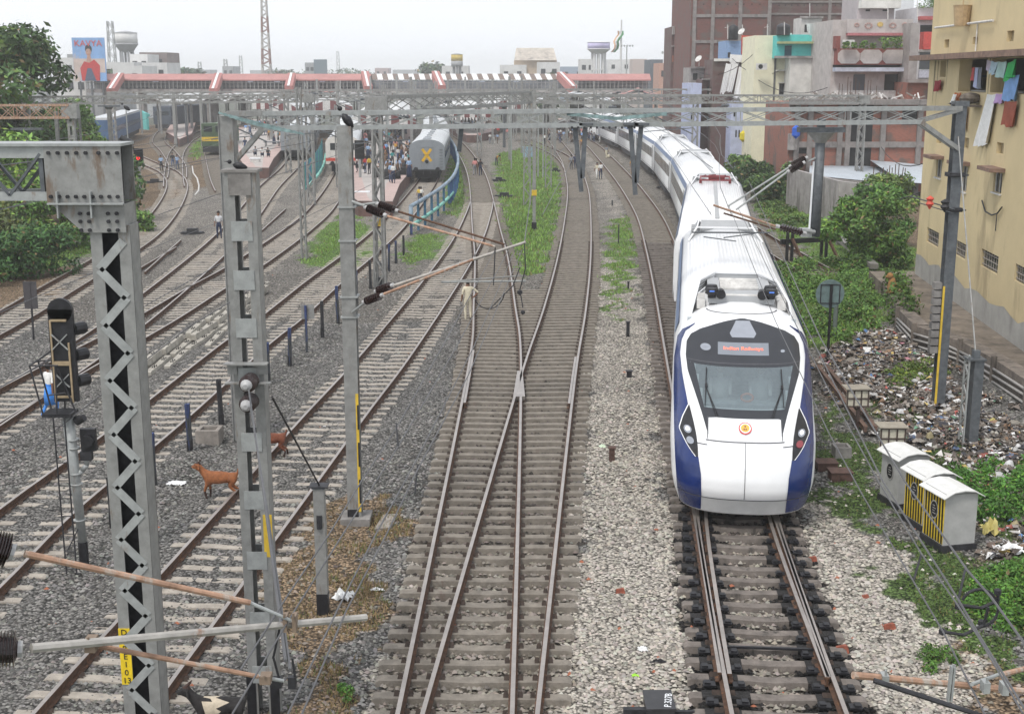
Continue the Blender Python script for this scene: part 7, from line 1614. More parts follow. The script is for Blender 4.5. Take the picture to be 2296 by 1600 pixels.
# ---------------------------------------------------------------- station
PLT=mat('platform_top',(.38,.35,.33),.9,0,.08,.6,rgb2=(.3,.27,.26),thr=.6); PLE=mat('platform_edge',(.4,.3,.275),.9,0,.08,1); PLW=mat('platform_brick',(.13,.075,.065),.9,0,.2,1.5)
def platform(label,px,ex=None):
    P=[G(x,y,.84) for x,y in px]; c=sum(P,Vector())/len(P); t=thing('platform',label,'platform',(c.x,c.y,gz)); L=[(p.x,p.y) for p in P]
    ar=sum(L[i][0]*L[(i+1)%len(L)][1]-L[(i+1)%len(L)][0]*L[i][1] for i in range(len(L)))
    if ar<0: L=L[::-1]
    m=MB(); m.slab(L,gz,.80); m.build('retaining_wall',PLW,t)
    m=MB(); m.slab(L,.801,.84,0); m.build('paving',PLT,t)
    sh=[]; n=len(L)
    for i in range(n):
        a=Vector((*L[i-1],0)); b=Vector((*L[i],0)); e=Vector((*L[(i+1)%n],0)); d1=(b-a).normalized(); d2=(e-b).normalized(); n1=Vector((-d1.y,d1.x,0)); n2=Vector((-d2.y,d2.x,0)); q=(n1+n2); q=q/max(.6,q.length)*1.1; sh.append((b.x+q.x,b.y+q.y))
    m=MB()
    for i in range(n): a=L[i]; b=L[(i+1)%n]; m.add([(*a,.844),(*b,.844),(*sh[(i+1)%n],.844),(*sh[i],.844)],[(0,1,2,3)])
    m.build('edge_paving',PLE,t); return t
platform('left platform tip with people sitting, between the diesel engine and a grey coach',[(512,322),(551,375),(602,376),(614,354),(643,322),(652,290),(668,268),(560,268),(520,296)])
platform('crowded platform tip between the white engine and the crossed grey coach',[(778,380),(789,440),(802,450),(880,451),(896,412),(918,386),(928,330),(922,285),(905,262),(800,262),(775,300)])
platform('small pink-walled platform end right of the grey coach',[(1008,285),(1046,303),(1066,303),(1100,296),(1120,280),(1090,262),(1000,262)])
platform('low brick-edged platform beside the express train',[(1300,283),(1349,288),(1352,276),(1330,266),(1250,266),(1262,277)])
platform('far left platform with blue kiosk near the dark train',[(372,296),(402,312),(430,300),(440,270),(400,262),(385,275)])
WR=mat('white_roof_sheet',(.55,.56,.56),.6,0,.1,.5,rgb2=(.4,.39,.38),thr=.58); MAR=mat('maroon_panel',(.16,.05,.05),.8); UND=mat('shed_shade',(.06,.06,.065),.9); REDR=mat('red_roof',(.38,.18,.165),.65,0,.08,.6); SLAT=mat('slat_roof',(.5,.52,.53),.6,0,.1,.6)
def shed(label,x0,x1,y,d,ln,skew=0,bays=1,m_=WR,fas=True,zr=1.1):
    """platform shelter: folded roof on columns with striped gable fascia; y is the eave pixel at distance d"""
    a=W(x0,y,d); b=W(x1,y,d); t=thing('platform_shed',label,'platform shed',((a.x+b.x)/2,d,gz)); z=a.z; w_=(b.x-a.x)/bays; m=MB(); f_=MB()
    for i in range(bays):
        xa=a.x+w_*i; xm=xa+w_/2; xb=xa+w_; 
        for (p,q) in (((xa,z),(xm,z+zr)),((xm,z+zr),(xb,z))):
            m.add([(p[0],d,p[1]),(q[0],d,q[1]),(q[0]+skew,d+ln,q[1]),(p[0]+skew,d+ln,p[1]),(p[0],d,p[1]-.1),(q[0],d,q[1]-.1),(q[0]+skew,d+ln,q[1]-.1),(p[0]+skew,d+ln,p[1]-.1)],[(0,1,2,3),(7,6,5,4),(0,4,5,1),(2,6,7,3),(1,5,6,2),(0,3,7,4)])
        n=int(max(4,w_/1.1))
        for k in range(n):
            u0=xa+w_*k/n; u1=xa+w_*(k+1)/n; zt=lambda u:z+zr*(1-abs(u-xm)/(w_/2))-.12; f_.add([(u0,d-.02,z-.9),(u1,d-.02,z-.9),(u1,d-.02,zt(u1)),(u0,d-.02,zt(u0))],[(0,1,2,3)],k%2)
    m.build('roof',m_,t)
    if fas: f_.build('fascia',[OFFW,MAR],t)
    m=MB()
    for k in range(int(ln/9)+1):
        for q in (.2,.8): x=a.x+(b.x-a.x)*q+skew*k*9/ln; m.box(x-.12,d+k*9,.84,x+.12,d+k*9+.25,z+.2)
    if len(m.v): m.build('column',STEEL,t)
    return t
shed('white roofed platform shed behind the left platform people',610,668,243,178,60,-4); shed('low white roof left of the left platform',565,640,232,205,40,-3,2)
shed('large white roofed shed over the crowded platform, striped front',784,932,266,168,75,-6,2,zr=1.3); shed('long white roof behind the crowded platform',735,800,222,222,30,-2,2,fas=False); shed('white roof between the white engine and its neighbour shed',690,790,238,198,40,-6,1)
shed('white roofed shed right of the grey coach train',1005,1100,250,190,55,-5,2); shed('white roof far right of the grey coach, second row',1100,1172,236,215,30,-3,1)
shed('long slatted white canopy above the crossing crowd',1172,1400,233,205,40,2,1,m_=SLAT,fas=False,zr=1.6); shed('pink-red roofed shed near the brown narrow house',1352,1504,230,215,40,4,1,m_=REDR,fas=False,zr=2.2)
shed('white roof at the left station end above the blue coach',300,372,232,190,30,0,1,fas=False); shed('small white roof near the far kiosk',395,560,228,212,25,0,3,fas=False)
shed('pink roof strip below the footbridge, left',470,520,212,228,12,0,1,m_=REDR,fas=False,zr=.4); shed('pink roof strip below the footbridge, centre',680,735,207,228,12,0,1,m_=REDR,fas=False,zr=.4)
# dark mass below the sheds: walls of parked trains and hall
m=MB(); 
# footbridge
fd=238; t=thing('footbridge','long covered footbridge with red roof, striped white and brown in its right half','footbridge',(W(820,200,fd).x,fd,gz))
def fx(x,y=165): return W(x,y,fd).x
zr=W(0,166,fd).z; ze=W(0,179,fd).z; zd=W(0,200,fd).z; zu=W(0,208,fd).z
def roofseg(x0,x1,m_,name,z0=None,z1=None,d0=0):
    m=MB(); a=fx(x0); b=fx(x1); r0=zr if z0 is None else z0; e=.1
    m.add([(a,fd-2.6+d0,ze),(b,fd-2.6+d0,ze),(b,fd+d0,zr),(a,fd+d0,r0),(b,fd+2.6+d0,ze),(a,fd+2.6+d0,ze)],[(0,1,2,3),(3,2,4,5)]); m.add([(a,fd-2.6+d0,ze-.15),(b,fd-2.6+d0,ze-.15),(b,fd+2.6+d0,ze-.15),(a,fd+2.6+d0,ze-.15)],[(3,2,1,0)]); m.add([(a,fd-2.61+d0,ze-.2),(b,fd-2.61+d0,ze-.2),(b,fd-2.61+d0,ze+.02),(a,fd-2.61+d0,ze+.02)],[(0,1,2,3)]); return m.build(name,m_,t)
roofseg(200,832,REDR,'roof'); roofseg(1262,1456,REDR,'roof')
n=36; W8=[832+ (1256-832)*i/n for i in range(n+1)]; BRN=mat('roof_brown',(.17,.13,.11),.8); RWH=mat('roof_white',(.66,.67,.67),.6)
for par,mm,nm in ((0,BRN,'roof_brown_sheet'),(1,RWH,'roof_white_sheet')):
    m=MB()
    for i in range(n):
        if i%2==par: a=fx(W8[i]); b=fx(W8[i+1]); s_=.5; m.add([(a+s_,fd-2.6,ze),(b+s_,fd-2.6,ze),(b,fd,zr),(a,fd,zr)],[(0,1,2,3)])
    m.build(nm,mm,t)
m=MB(); m.box(fx(200),fd-2.2,zu,fx(1456),fd+2.2,zd,0); m.build('deck',GREYW,t)
m=MB(); x=205
while x<1456: m.box(fx(x)-.06,fd-2.3,zd,fx(x)+.06,fd-2.2,ze,0); x+=9
m.box(fx(200),fd-2.32,zd+1.1,fx(1456),fd-2.28,zd+1.2); m.box(fx(200),fd-2.32,zd+.5,fx(1456),fd-2.28,zd+.56); o=m.build('railing',STEEL,t); 
m=MB(); m.box(fx(200),fd+2.25,zd,fx(1456),fd+2.3,ze-.2); m.build('back_screen',mat('screen_grey',(.17,.18,.2),.9,0,.3,.4),t)
for x in range(240,1456,76):
    m=MB(); m.box(fx(x)-.45,fd-1.2,gz,fx(x)+.45,fd+1.2,zu); m.build('pier',GREYW,t)
for x in (560,620,905,985,1075,1150,350,720): m=MB(); m.box(fx(x),fd-2.4,zd+1.4,fx(x+12),fd-2.34,ze-.4); m.build('notice_panel',mat('notice_blue_white',(.45,.5,.6),.6),t)
STR=mat('stair_red',(.36,.15,.135),.7); 
for (x0,y0,x1,y1,lb) in ((270,172,248,207,'leftmost'),(490,172,478,207,'second from left'),(654,172,647,201,'third from left'),(818,168,826,202,'fourth from left, left of the striped roof'),(976,168,990,200,'fifth from left, under the striped roof'),(1256,170,1286,202,'rightmost, at the end of the striped roof')):
    d0=fd-2.7; d1=fd-13; a=W(x0,y0,d0); b=W(x1,y1,d1); st=thing('stair_cover','red covered stair of the footbridge, '+lb,'staircase',(b.x,d1,gz),'red stairs below the footbridge'); m=MB(); m.beam(a,b,1.4,1.3,0); m.build('red_side',STR,st); m=MB(); m.beam(a+Vector((0,-.3,.66)),b+Vector((0,-.3,.66)),.4,.06); m.build('white_strip',RWH,st); m=MB(); m.box(b.x-.6,d1,gz,b.x+.6,d1+1,b.z); m.build('leg',GREYW,st)
# ---- parked trains
CG=mat('coach_grey',(.23,.25,.27),.5,0,.06,1.2,rgb2=(.17,.16,.15),thr=.6); CGR=mat('coach_roof',(.5,.52,.53),.55,0,.08,1,rgb2=(.36,.35,.33),thr=.58); CBL=mat('coach_blue',(.05,.11,.22),.5,0,.12,1.5); XY=mat('yellow_cross',(.65,.38,.02),.6)
def coach(t,path,Y0,L,bm,rm,end=True,w_=1.6,zr_=3.7):
    """coach following a track: rounded roof, dark windows, underframe; rear face toward the camera"""
    c0,d0,_=frame_at(path,Y0); c1,_,_=frame_at(path,Y0+L); dd=(c1-c0).normalized(); LL=Loc(tuple(c0),math.atan2(dd.x,dd.y)); L=(c1-c0).length
    sec=[(-w_,.95),(-w_,3.0)]+[(-w_*math.cos(a),3.0+(zr_-3.0)*math.sin(a)) for a in [math.pi*k/12 for k in range(1,12)]]+[(w_,3.0),(w_,.95)]
    m=MB(); n=len(sec); vs=[(x,0,z) for x,z in sec]+[(x,L,z) for x,z in sec]; fs=[];mi=[]
    for i in range(n-1):
        m.add([vs[i],vs[i+1],vs[n+i+1],vs[n+i]],[(0,3,2,1)],1 if 1<i<n-2 and abs(sec[i][0])<w_*.97 else 0)
    m.add([(x,0,z) for x,z in sec],[tuple(range(n))],0); m.add([(x,L,z) for x,z in sec],[tuple(range(n-1,-1,-1))],0)
    local(m,LL).build('body',[bm,rm],t)
    m=MB(); 
    for s in (-1,1):
        k=1.2
        while k<L-1.5: m.box(min(s*w_,s*(w_+.015)),k,1.9,max(s*w_,s*(w_+.015)),k+.9,2.6); k+=1.5
    local(m,LL).build('window',GLASS,t)
    m=MB(); m.box(-1.1,.6,.2,1.1,L-.6,.93); 
    for s in (-1,1):
        for q in (2.2,4.4,L-4.4,L-2.2): m.cyl((s*.75,q,.46),(s*.95,q,.46),.46,n=12)
    m.box(-1.3,-.15,.85,1.3,.3,1.0)
    for s in (-1,1): m.cyl((s*.98,-.5,1.05),(s*.98,0,1.05),.2,n=10)
    local(m,LL).build('underframe',IRON,t)
    m=MB()
    for q in np.arange(3,L-2,4.0): m.box(-.25,q,zr_-.03,.25,q+.5,zr_+.1)
    m.box(-.35,.5,zr_-.02,.35,3.4,zr_+.05); local(m,LL).build('roof_vent',CG,t); return LL,c1
GC='grey coaches standing at the platforms'
t=thing('passenger_coach','grey coach seen from behind with a large yellow cross on its end','coach',tuple(frame_at(SP['T6'],116)[0]),GC); LL,c1=coach(t,SP['T6'],116,22,CG,CGR)
m=MB(); 
for s in (-1,1): m.beam((-s*.4,-.03-.012*(s>0),1.75),(s*.4,-.03-.012*(s>0),2.85),.24,.02,0,(0,1,0))
local(m,LL).build('yellow_cross',XY,t); m=MB(); m.box(-.55,-.028,1.05,.55,-.001,2.95); m.box(-.6,-.05,1.02,-.55,-.001,3.0); m.box(.55,-.05,1.02,.6,-.001,3.0); m.box(-.6,-.05,3.0,.6,-.001,3.05); local(m,LL).build('gangway_door',CG,t)
m=MB()
for k in range(7): m.box(1.15,-.06,1.2+k*.26,1.45,-.03,1.23+k*.26)
local(m,LL).build('end_ladder',STEELD,t)
m=MB()
for s in (-1,1): m.path([(s*.3,-.1,.95),(s*.34,-.3,.6),(s*.2,-.2,.45)],.035,5)
local(m,LL).build('brake_hose',BLACK,t)
m=MB(); m.cyl((0,-.05,1.72),(0,-.09,1.72),.16,n=14); m.box(-.3,-.06,2.3,.3,-.03,2.32); local(m,LL).build('tail_lamp',DARK,t)
Y=c1.y+.6
for i in range(3):
    t=thing('passenger_coach',['second','third','farthest'][i]+' grey coach ahead of the one with the yellow cross','coach',tuple(frame_at(SP['T6'],min(Y,188))[0]),GC); LL,c1=coach(t,SP['T6'],Y,21.5,CG,CGR); Y=c1.y+.6
    if Y>180: break
Y=146
for i in range(2):
    t=thing('passenger_coach',['dark grey coach seen from behind beside the left platform tip','dark grey coach ahead of the one beside the left platform tip'][i],'coach',tuple(frame_at(SP['T7'],Y)[0]),GC); LL,c1=coach(t,SP['T7'],Y,22,CG,CGR); 
    if i==0: m=MB(); m.box(-.5,-.02,1.0,.5,-.001,2.9); m.box(-.9,-.06,1.6,-.3,-.021,1.75); m.box(.3,-.06,1.6,.9,-.021,1.75); local(m,LL).build('gangway_door',STEEL,t)
    Y=c1.y+.6
# white electric engine
WE=mat('engine_white',(.6,.58,.54),.45,0,.06,2,rgb2=(.42,.38,.34),thr=.6); t=thing('electric_engine','white electric engine with red lamp behind the flanged mast','locomotive',tuple(frame_at(SP['T7b'],124)[0])); LL,c1=coach(t,SP['T7b'],124,19,WE,CGR)
m=MB(); m.box(-1.15,-.03,2.3,-.15,-.001,2.95); m.box(.15,-.03,2.3,1.15,-.001,2.95); local(m,LL).build('cab_window',GLASS,t); m=MB(); m.cyl((.9,-.06,1.6),(.9,-.02,1.6),.14,n=12); local(m,LL).build('red_lamp',mat('lamp_red_lit',(1,.02,.03)),t)
m=MB(); m.box(-1.62,-.02,1.25,1.62,-.0005,1.55); local(m,LL).build('red_stripe',REDP,t)
for i,Y in enumerate((144,167)):
    t=thing('passenger_coach',['white roofed coach just behind the white engine','farther white roofed coach behind the white engine'][i],'coach',tuple(frame_at(SP['T7b'],Y)[0]),GC); coach(t,SP['T7b'],Y,22,CG,mat('coach_roof_pale',(.58,.6,.6),.5,0,.06,1))
# black diesel with yellow green nose
t=thing('diesel_engine','black diesel engine with green and yellow nose left of the left platform','locomotive',tuple(frame_at(SP['T11'],float(SP['T11'][-1][1])-12)[0])); p0=G(482,345,0)
LL=Loc((p0.x,p0.y,0),math.radians(-6)); m=MB(); m.box(-1.5,0,.9,1.5,14,2.9); m.box(-1.45,0,2.9,1.45,2.6,3.6); m.box(-.9,2.6,2.9,.9,14,3.4); local(m,LL).build('body',mat('diesel_green',(.06,.1,.05),.6,0,.2,1),t)
m=MB(); m.box(-1.5,-.03,1.5,1.5,-.001,2.0); local(m,LL).build('yellow_stripe',YEL,t); m=MB(); m.box(-1.2,-.04,2.6,-.2,-.001,3.3); m.box(.2,-.04,2.6,1.2,-.001,3.3); local(m,LL).build('cab_window',GLASS,t); m=MB(); m.box(-1.4,-.3,.2,1.4,14,.88); local(m,LL).build('underframe',IRON,t)
# dark train end at upper left, blue coach
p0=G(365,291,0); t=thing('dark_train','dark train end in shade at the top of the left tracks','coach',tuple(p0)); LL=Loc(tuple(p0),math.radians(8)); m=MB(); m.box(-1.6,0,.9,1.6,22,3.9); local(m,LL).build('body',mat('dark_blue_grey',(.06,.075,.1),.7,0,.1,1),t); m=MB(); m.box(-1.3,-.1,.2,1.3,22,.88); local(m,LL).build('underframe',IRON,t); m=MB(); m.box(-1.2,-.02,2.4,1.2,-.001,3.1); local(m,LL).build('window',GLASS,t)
m=MB(); a=G(318,292,0); m.beam((a.x,a.y,1.6),(a.x+2.2,a.y-4,1.6),.4,2.8); m.beam((a.x,a.y,3.1),(a.x+2.4,a.y-4,2.6),.5,.4); 
one(m,'footbridge_hood',TEAL,'teal curved hood beside the dark train at upper left','hood')
a=G(232,330,0); b=G(296,300,0); t=thing('blue_coach','long blue coach standing among the left trees','coach',tuple(a)); dd=(b-a).normalized(); LL=Loc(tuple(a),math.atan2(dd.x,dd.y)); Lc=(b-a).length; m=MB(); m.box(-1.5,0,.9,1.5,Lc,3.5,0); m.box(-1.4,0,3.501,1.4,Lc,3.8,1); local(m,LL).build('body',[CBL,CGR],t)
m=MB(); k=1.
while k<Lc-1.5: m.box(1.5,k,1.9,1.52,k+.9,2.6); m.box(-1.52,k,1.9,-1.5,k+.9,2.6); k+=1.6
local(m,LL).build('window',GLASS,t); m=MB(); m.box(-1.2,.5,.2,1.2,Lc-.5,.88); local(m,LL).build('underframe',IRON,t)
# ---- town skyline
TWN=mat('town_white',(.58,.58,.57),.9,0,.08,.3); TWG=mat('town_grey',(.3,.31,.32),.9,0,.1,.3); TWT=mat('town_tan',(.5,.4,.3),.9,0,.12,.4)
def bld(x0,x1,yt,d,label,m_,dep=14,wins=0,name='town_building',roof=None):
    a=W(x0,yt,d); b=W(x1,yt,d); t=thing(name,label,'building',((a.x+b.x)/2,d+dep/2,gz)); m=MB(); m.box(a.x,d,gz,b.x,d+dep,a.z); m.build('wall',m_,t)
    if wins:
        m=MB(); n=max(2,int((b.x-a.x)/3.2)); k=0; z=a.z-2.2
        while z>6 and k<wins:
            for i in range(n): u=a.x+(b.x-a.x)*(i+.3)/n; m.box(u,d-.08,z-.7,u+1.1,d-.01,z+.6)
            z-=3.2; k+=1
        if len(m.v): m.build('window',GLASS,t)
    if roof: m=MB(); m.box(a.x-.4,d-.4,a.z,b.x+.4,d+dep,a.z+.35); m.build('parapet',roof,t)
    return t
for a in [(118,165,130,290,'white town house left of the film billboard',TWN,12,3),(150,200,122,330,'grey town block behind the film billboard',TWG,12,2),(237,300,140,300,'stepped white house right of the film billboard',TWN,14,3),(252,318,148,285,'long white low house right of the film billboard',TWN,12,2),(290,330,122,310,'white block below the left water tower',TWN,10,3),(312,374,118,325,'brown unfinished block right of the left water tower',mat('town_brown',(.2,.16,.15),.9,0,.15,.4),12,2),(318,374,141,300,'white balconied house with dark windows left of the footbridge roof',TWN,12,1),(142,190,165,240,'white shed wall below the film billboard',TWN,10,1),(185,262,182,250,'small white and grey houses at the left end of the footbridge',TWG,12,1),
 (498,522,149,520,'small green-grey far block with antennas',TWG,14,1),(683,702,141,470,'lower dark grey block joined to the big hoarding',TWG,14,1),(840,870,153,600,'pinkish far block right of the big hoarding',mat('town_pink',(.4,.32,.32),.9),14,1),
 (990,1050,148,360,'white house under the yellow tank tower',TWN,12,1),(1120,1180,146,330,'white low building left of the tan hall',TWN,14,1),(1205,1255,140,320,'white block in front of the tan hall',TWN,10,1),(1258,1312,150,420,'low blue-grey far building left of the right water tower',mat('town_blue_grey',(.28,.33,.4),.9),14,1),
 (1300,1330,133,360,'white stair block left of the right water tower',TWN,10,1),(1362,1450,134,420,'large white office with rows of windows behind the flagpole',TWN,16,4),(1418,1450,133,380,'pink-grey slab at the right end of the white office',mat('town_beige',(.45,.38,.35),.9),10,0),(1458,1486,134,300,'tall charcoal block left of the brown houses',mat('town_charcoal',(.1,.12,.14),.8),14,0),(1478,1508,142,285,'salmon block beside the charcoal block',mat('town_salmon',(.45,.27,.21),.9),12,1),(880,960,157,900,'faint low far building left of the far tree',TWG,20,0),(560,640,158,900,'faint low far building behind the lattice radio tower',TWG,20,0),(400,470,157,800,'faint low far building left of the radio tower',TWG,20,0)]: bld(*a)
t=bld(1152,1248,136,340,'tan hall with a big weathered sloping roof on the skyline',TWT,20,0); a=W(1152,136,339); b=W(1248,136,339); c=W(1155,110,348); m=MB(); m.add([(a.x,339,a.z),(b.x,339,a.z),(b.x-.6,347,c.z+.2),(a.x+.6,347,c.z+.2)],[(0,1,2,3)]); m.add([(a.x,356,a.z),(b.x,356,a.z),(b.x-.6,347,c.z+.2),(a.x+.6,347,c.z+.2)],[(3,2,1,0)]); m.build('roof',mat('weathered_tan',(.42,.38,.33),.9,0,.15,.5,rgb2=(.22,.2,.18),thr=.55),t)
m=MB(); a=W(703,134,450); b=W(732,134,450); m.box(a.x,450,W(0,163,450).z-12,b.x,451,a.z); one(m,'hoarding',mat('hoarding_grey',(.13,.17,.2),.8),'big plain dark blue-grey hoarding on the skyline left of centre','hoarding')
def wtower(x,w0,yt,yb,d,label,m1,m2,legs=6,flare=True):
    s=F/(d*CT); a=W(x,yt,d); z1=W(x,yb,d).z; r=w0/2/s; h=a.z-z1; t=thing('water_tower',label,'water tower',(a.x,d,gz)); m=MB()
    m.lathe((a.x,d,z1),(a.x,d,a.z),[(0,r*.55),(.35,r*1.0),(.38,r*1.06),(.42,r)] if flare else [(0,r),(.4,r)],24); m.build('bowl',m2,t,True); m=MB(); m.cyl((a.x,d,z1+h*.42),(a.x,d,z1+h*.9),r,n=24); m.build('drum',m1,t,True); m=MB(); m.lathe((a.x,d,z1+h*.9),(a.x,d,a.z),[(0,r*1.04),(.2,r*1.0),(.8,r*.4),(1,r*.15)],24); m.build('dome',m2,t,True)
    m=MB()
    for k in range(legs): q=2*math.pi*k/legs; m.cyl((a.x+math.cos(q)*r*.55,d+math.sin(q)*r*.55,gz),(a.x+math.cos(q)*r*.55,d+math.sin(q)*r*.55,z1+.2),.35,n=6)
    for z in (z1-4,z1-8): m.cyl((a.x,d,z),(a.x,d,z+.3),r*.62,n=16)
    m.build('leg',m2,t); return t
AD=mat('tower_advert',(.45,.42,.6),.7,0,.15,.35,rgb2=(.6,.6,.62),thr=.5)
wtower(281,50,70,118,360,'left water tower with a flared drum behind the film billboard',TWN,TWG); wtower(1342,50,93,122,330,'right water tower wrapped in pale purple panels',AD,TWN,8); wtower(1024,26,120,150,350,'small tank tower with a yellow drum',mat('drum_yellow',(.5,.38,.1),.8),TWG,4,False); wtower(88,48,103,122,420,'pale water tower half hidden behind the left tree',TWN,TWG)
for x,yt,yb,d,lb in ((246,48,150,330,'pale lattice phone mast beside the left water tower'),(757,115,160,800,'faint far lattice phone mast left of centre'),(539,125,160,700,'faint far phone mast near the radio tower'),(447,139,160,600,'faint low phone mast left of the radio tower'),(505,133,155,560,'cluster-topped phone mast on the green-grey block')):
    a=W(x,yt,d); m=MB(); lattice(m,a.x,d,0,a.z,2.2,1.2,12,.22,.14); one(m,'phone_mast',STEELB,lb,'phone mast')
# billboard
d=235; a=W(160,85,d); b=W(233,88,d); c=W(170,170,d); zt=a.z; zb=c.z-1; t=thing('billboard','film billboard with red lettering and a woman in a red sari','billboard',((a.x+b.x)/2,d,gz)); m=MB()
wB=b.x-a.x; hB=zt-zb; m.box(a.x,d,zb,b.x,d+.3,zt); m.build('panel',mat('billboard_sky',(.2,.36,.62),.6,0,.1,.25,rgb2=(.5,.42,.36),thr=.53),t)
m=MB(); m.box(a.x+.1,d-.03,zb+hB*.2,b.x-.1,d-.001,zb+hB*.52); m.build('painted_street',mat('billboard_beige',(.5,.42,.38),.7,0,.12,.5),t)
cx=a.x+wB*.5; m=MB(); e=.06
def ell(m,x,z,rx,rz,y,mi=0,n=18): m.add([(x+rx*math.cos(2*math.pi*k/n),y,z+rz*math.sin(2*math.pi*k/n)) for k in range(n)],[tuple(range(n))],mi)
ell(m,cx,zb+hB*.74,.62,.75,d-.05,0); ell(m,cx-.05,zb+hB*.67,.48,.62,d-.06,1); ell(m,cx-.22,zb+hB*.69,.07,.04,d-.065,0); ell(m,cx+.12,zb+hB*.69,.07,.04,d-.065,0); ell(m,cx-.05,zb+hB*.62,.13,.05,d-.065,2)
m.add([(cx-.3,d-.055,zb+hB*.6),(cx+.25,d-.055,zb+hB*.6),(cx+.5,d-.055,zb+hB*.42),(cx-.5,d-.055,zb+hB*.42)],[(3,2,1,0)],1)
m.add([(cx-1.5,d-.07,zb+.1),(cx+1.7,d-.07,zb+.1),(cx+1.9,d-.07,zb+hB*.36),(cx+.9,d-.07,zb+hB*.5),(cx,d-.07,zb+hB*.42),(cx-.9,d-.07,zb+hB*.46),(cx-1.7,d-.07,zb+hB*.3)],[(0,1,2,3,4,5,6)],2)
m.add([(cx-1.0,d-.08,zb+.1),(cx+1.1,d-.08,zb+.1),(cx+.3,d-.08,zb+hB*.3),(cx-.4,d-.08,zb+hB*.3)],[(0,1,2,3)],3)
m.build('painted_woman',[mat('hair_black',(.02,.015,.015),.6),mat('painted_skin',(.42,.26,.2),.7),mat('sari_red',(.45,.04,.04),.7),mat('painted_dark',(.06,.09,.15),.7)],t)
text('KAVYA',1.5,frame(((a.x+b.x)/2,d-.1,zt-1.05),(1,0,0),(0,0,1)),REDP,t,sx=1.05)
for k in (.15,.5,.85): m=MB(); m.box(a.x+wB*k-.15,d+.31,gz,a.x+wB*k+.15,d+.6,zt); m.build('support',STEELD,t)
# flag and lamp masts
d=330; a=W(1393,45,d); t=thing('flagpole','very tall pole with a drooping green, white and orange flag','flagpole',(a.x,d,gz)); m=MB(); m.cyl((a.x,d,gz),(a.x,d,a.z),.4,.2,8); m.build('pole',TWN,t)
m=MB(); q=W(1391,70,d); r_=W(1376,118,d); 
for i,(o0,o1,mi) in enumerate(((-.7,-.35,0),(-.35,.05,1),(.05,.6,2))):
    vs=[]; 
    for k in range(7): s_=k/6; c=q+(r_-q)*s_; wv=.35*math.sin(k*1.7); vs+= [(c.x+o0*(1.2-.3*s_)+wv,d-.3+.4*math.sin(k+i),c.z),(c.x+o1*(1.2-.3*s_)+wv,d-.3+.4*math.sin(k+i+.5),c.z)]
    m.add(vs,[(2*k,2*k+1,2*k+3,2*k+2) for k in range(6)],mi)
m.build('flag',[mat('flag_orange',(.6,.35,.2),.8),mat('flag_white',(.6,.62,.62),.8),mat('flag_green',(.05,.2,.08),.8)],t)
for x,yt,d in ((1405,103,330),(1500,118,260)):
    a=W(x,yt,d); m=MB(); m.cyl((a.x,d,gz),(a.x,d,a.z),.2,.14,8); 
    for k in range(5): m.box(a.x-1.5+k*.7,d-.3,a.z-.3,a.x-1.2+k*.7,d,a.z+.2)
    m.box(a.x-1.6,d-.05,a.z-.1,a.x+1.7,d+.05,a.z); one(m,'lamp_mast',STEELB,'floodlight mast right of the flagpole' if x<1450 else 'floodlight mast beside the brown narrow house','lamp mast')
for x,yt,d,w_,h_,lb in ((971,138,420,13,11,'hazy rounded tree alone on the skyline'),(230,150,300,9,8,'hazy tree at the foot of the left water tower'),(410,150,420,14,8,'hazy tree cluster left of the radio tower'),(800,152,620,22,10,'hazy trees right of the big hoarding'),(620,153,560,16,9,'hazy trees behind the radio tower'),(700,155,600,30,9,'hazy trees below the big hoarding'),(1230,160,300,5,5,'small dark tree beside the tan hall')):
    a=W(x,yt,d); tree('far_tree',lb,a.x,d,a.z-.3,w_,(.04,.07,.04),1800,.8,int(x),low=.15)
# ---------------------------------------------------------------- people and animals (skinned skeletons)
HAIRM=mat('hair',(.012,.01,.009),.7); SHOE=mat('shoe',(.03,.025,.02),.7)
def cm(name,c): return mat('cloth_'+name,c,.88,0,.1,6)
CLO={'white':cm('white',(.68,.68,.66)),'cream':cm('cream',(.6,.55,.42)),'blue':cm('blue',(.06,.16,.42)),'lightblue':cm('lightblue',(.3,.42,.6)),'red':cm('red',(.5,.05,.05)),'orange':cm('orange',(.65,.2,.03)),'yellow':cm('yellow',(.6,.42,.06)),'pink':cm('pink',(.6,.25,.24)),'black':cm('black',(.02,.02,.025)),'navy':cm('navy',(.02,.03,.07)),'grey':cm('grey',(.22,.23,.25)),'green':cm('green',(.05,.18,.1)),'brown':cm('brown',(.14,.09,.06)),'jeans':cm('jeans',(.06,.09,.17)),'teal':cm('teal',(.03,.2,.2)),'lungi':cm('lungi',(.05,.22,.62))}
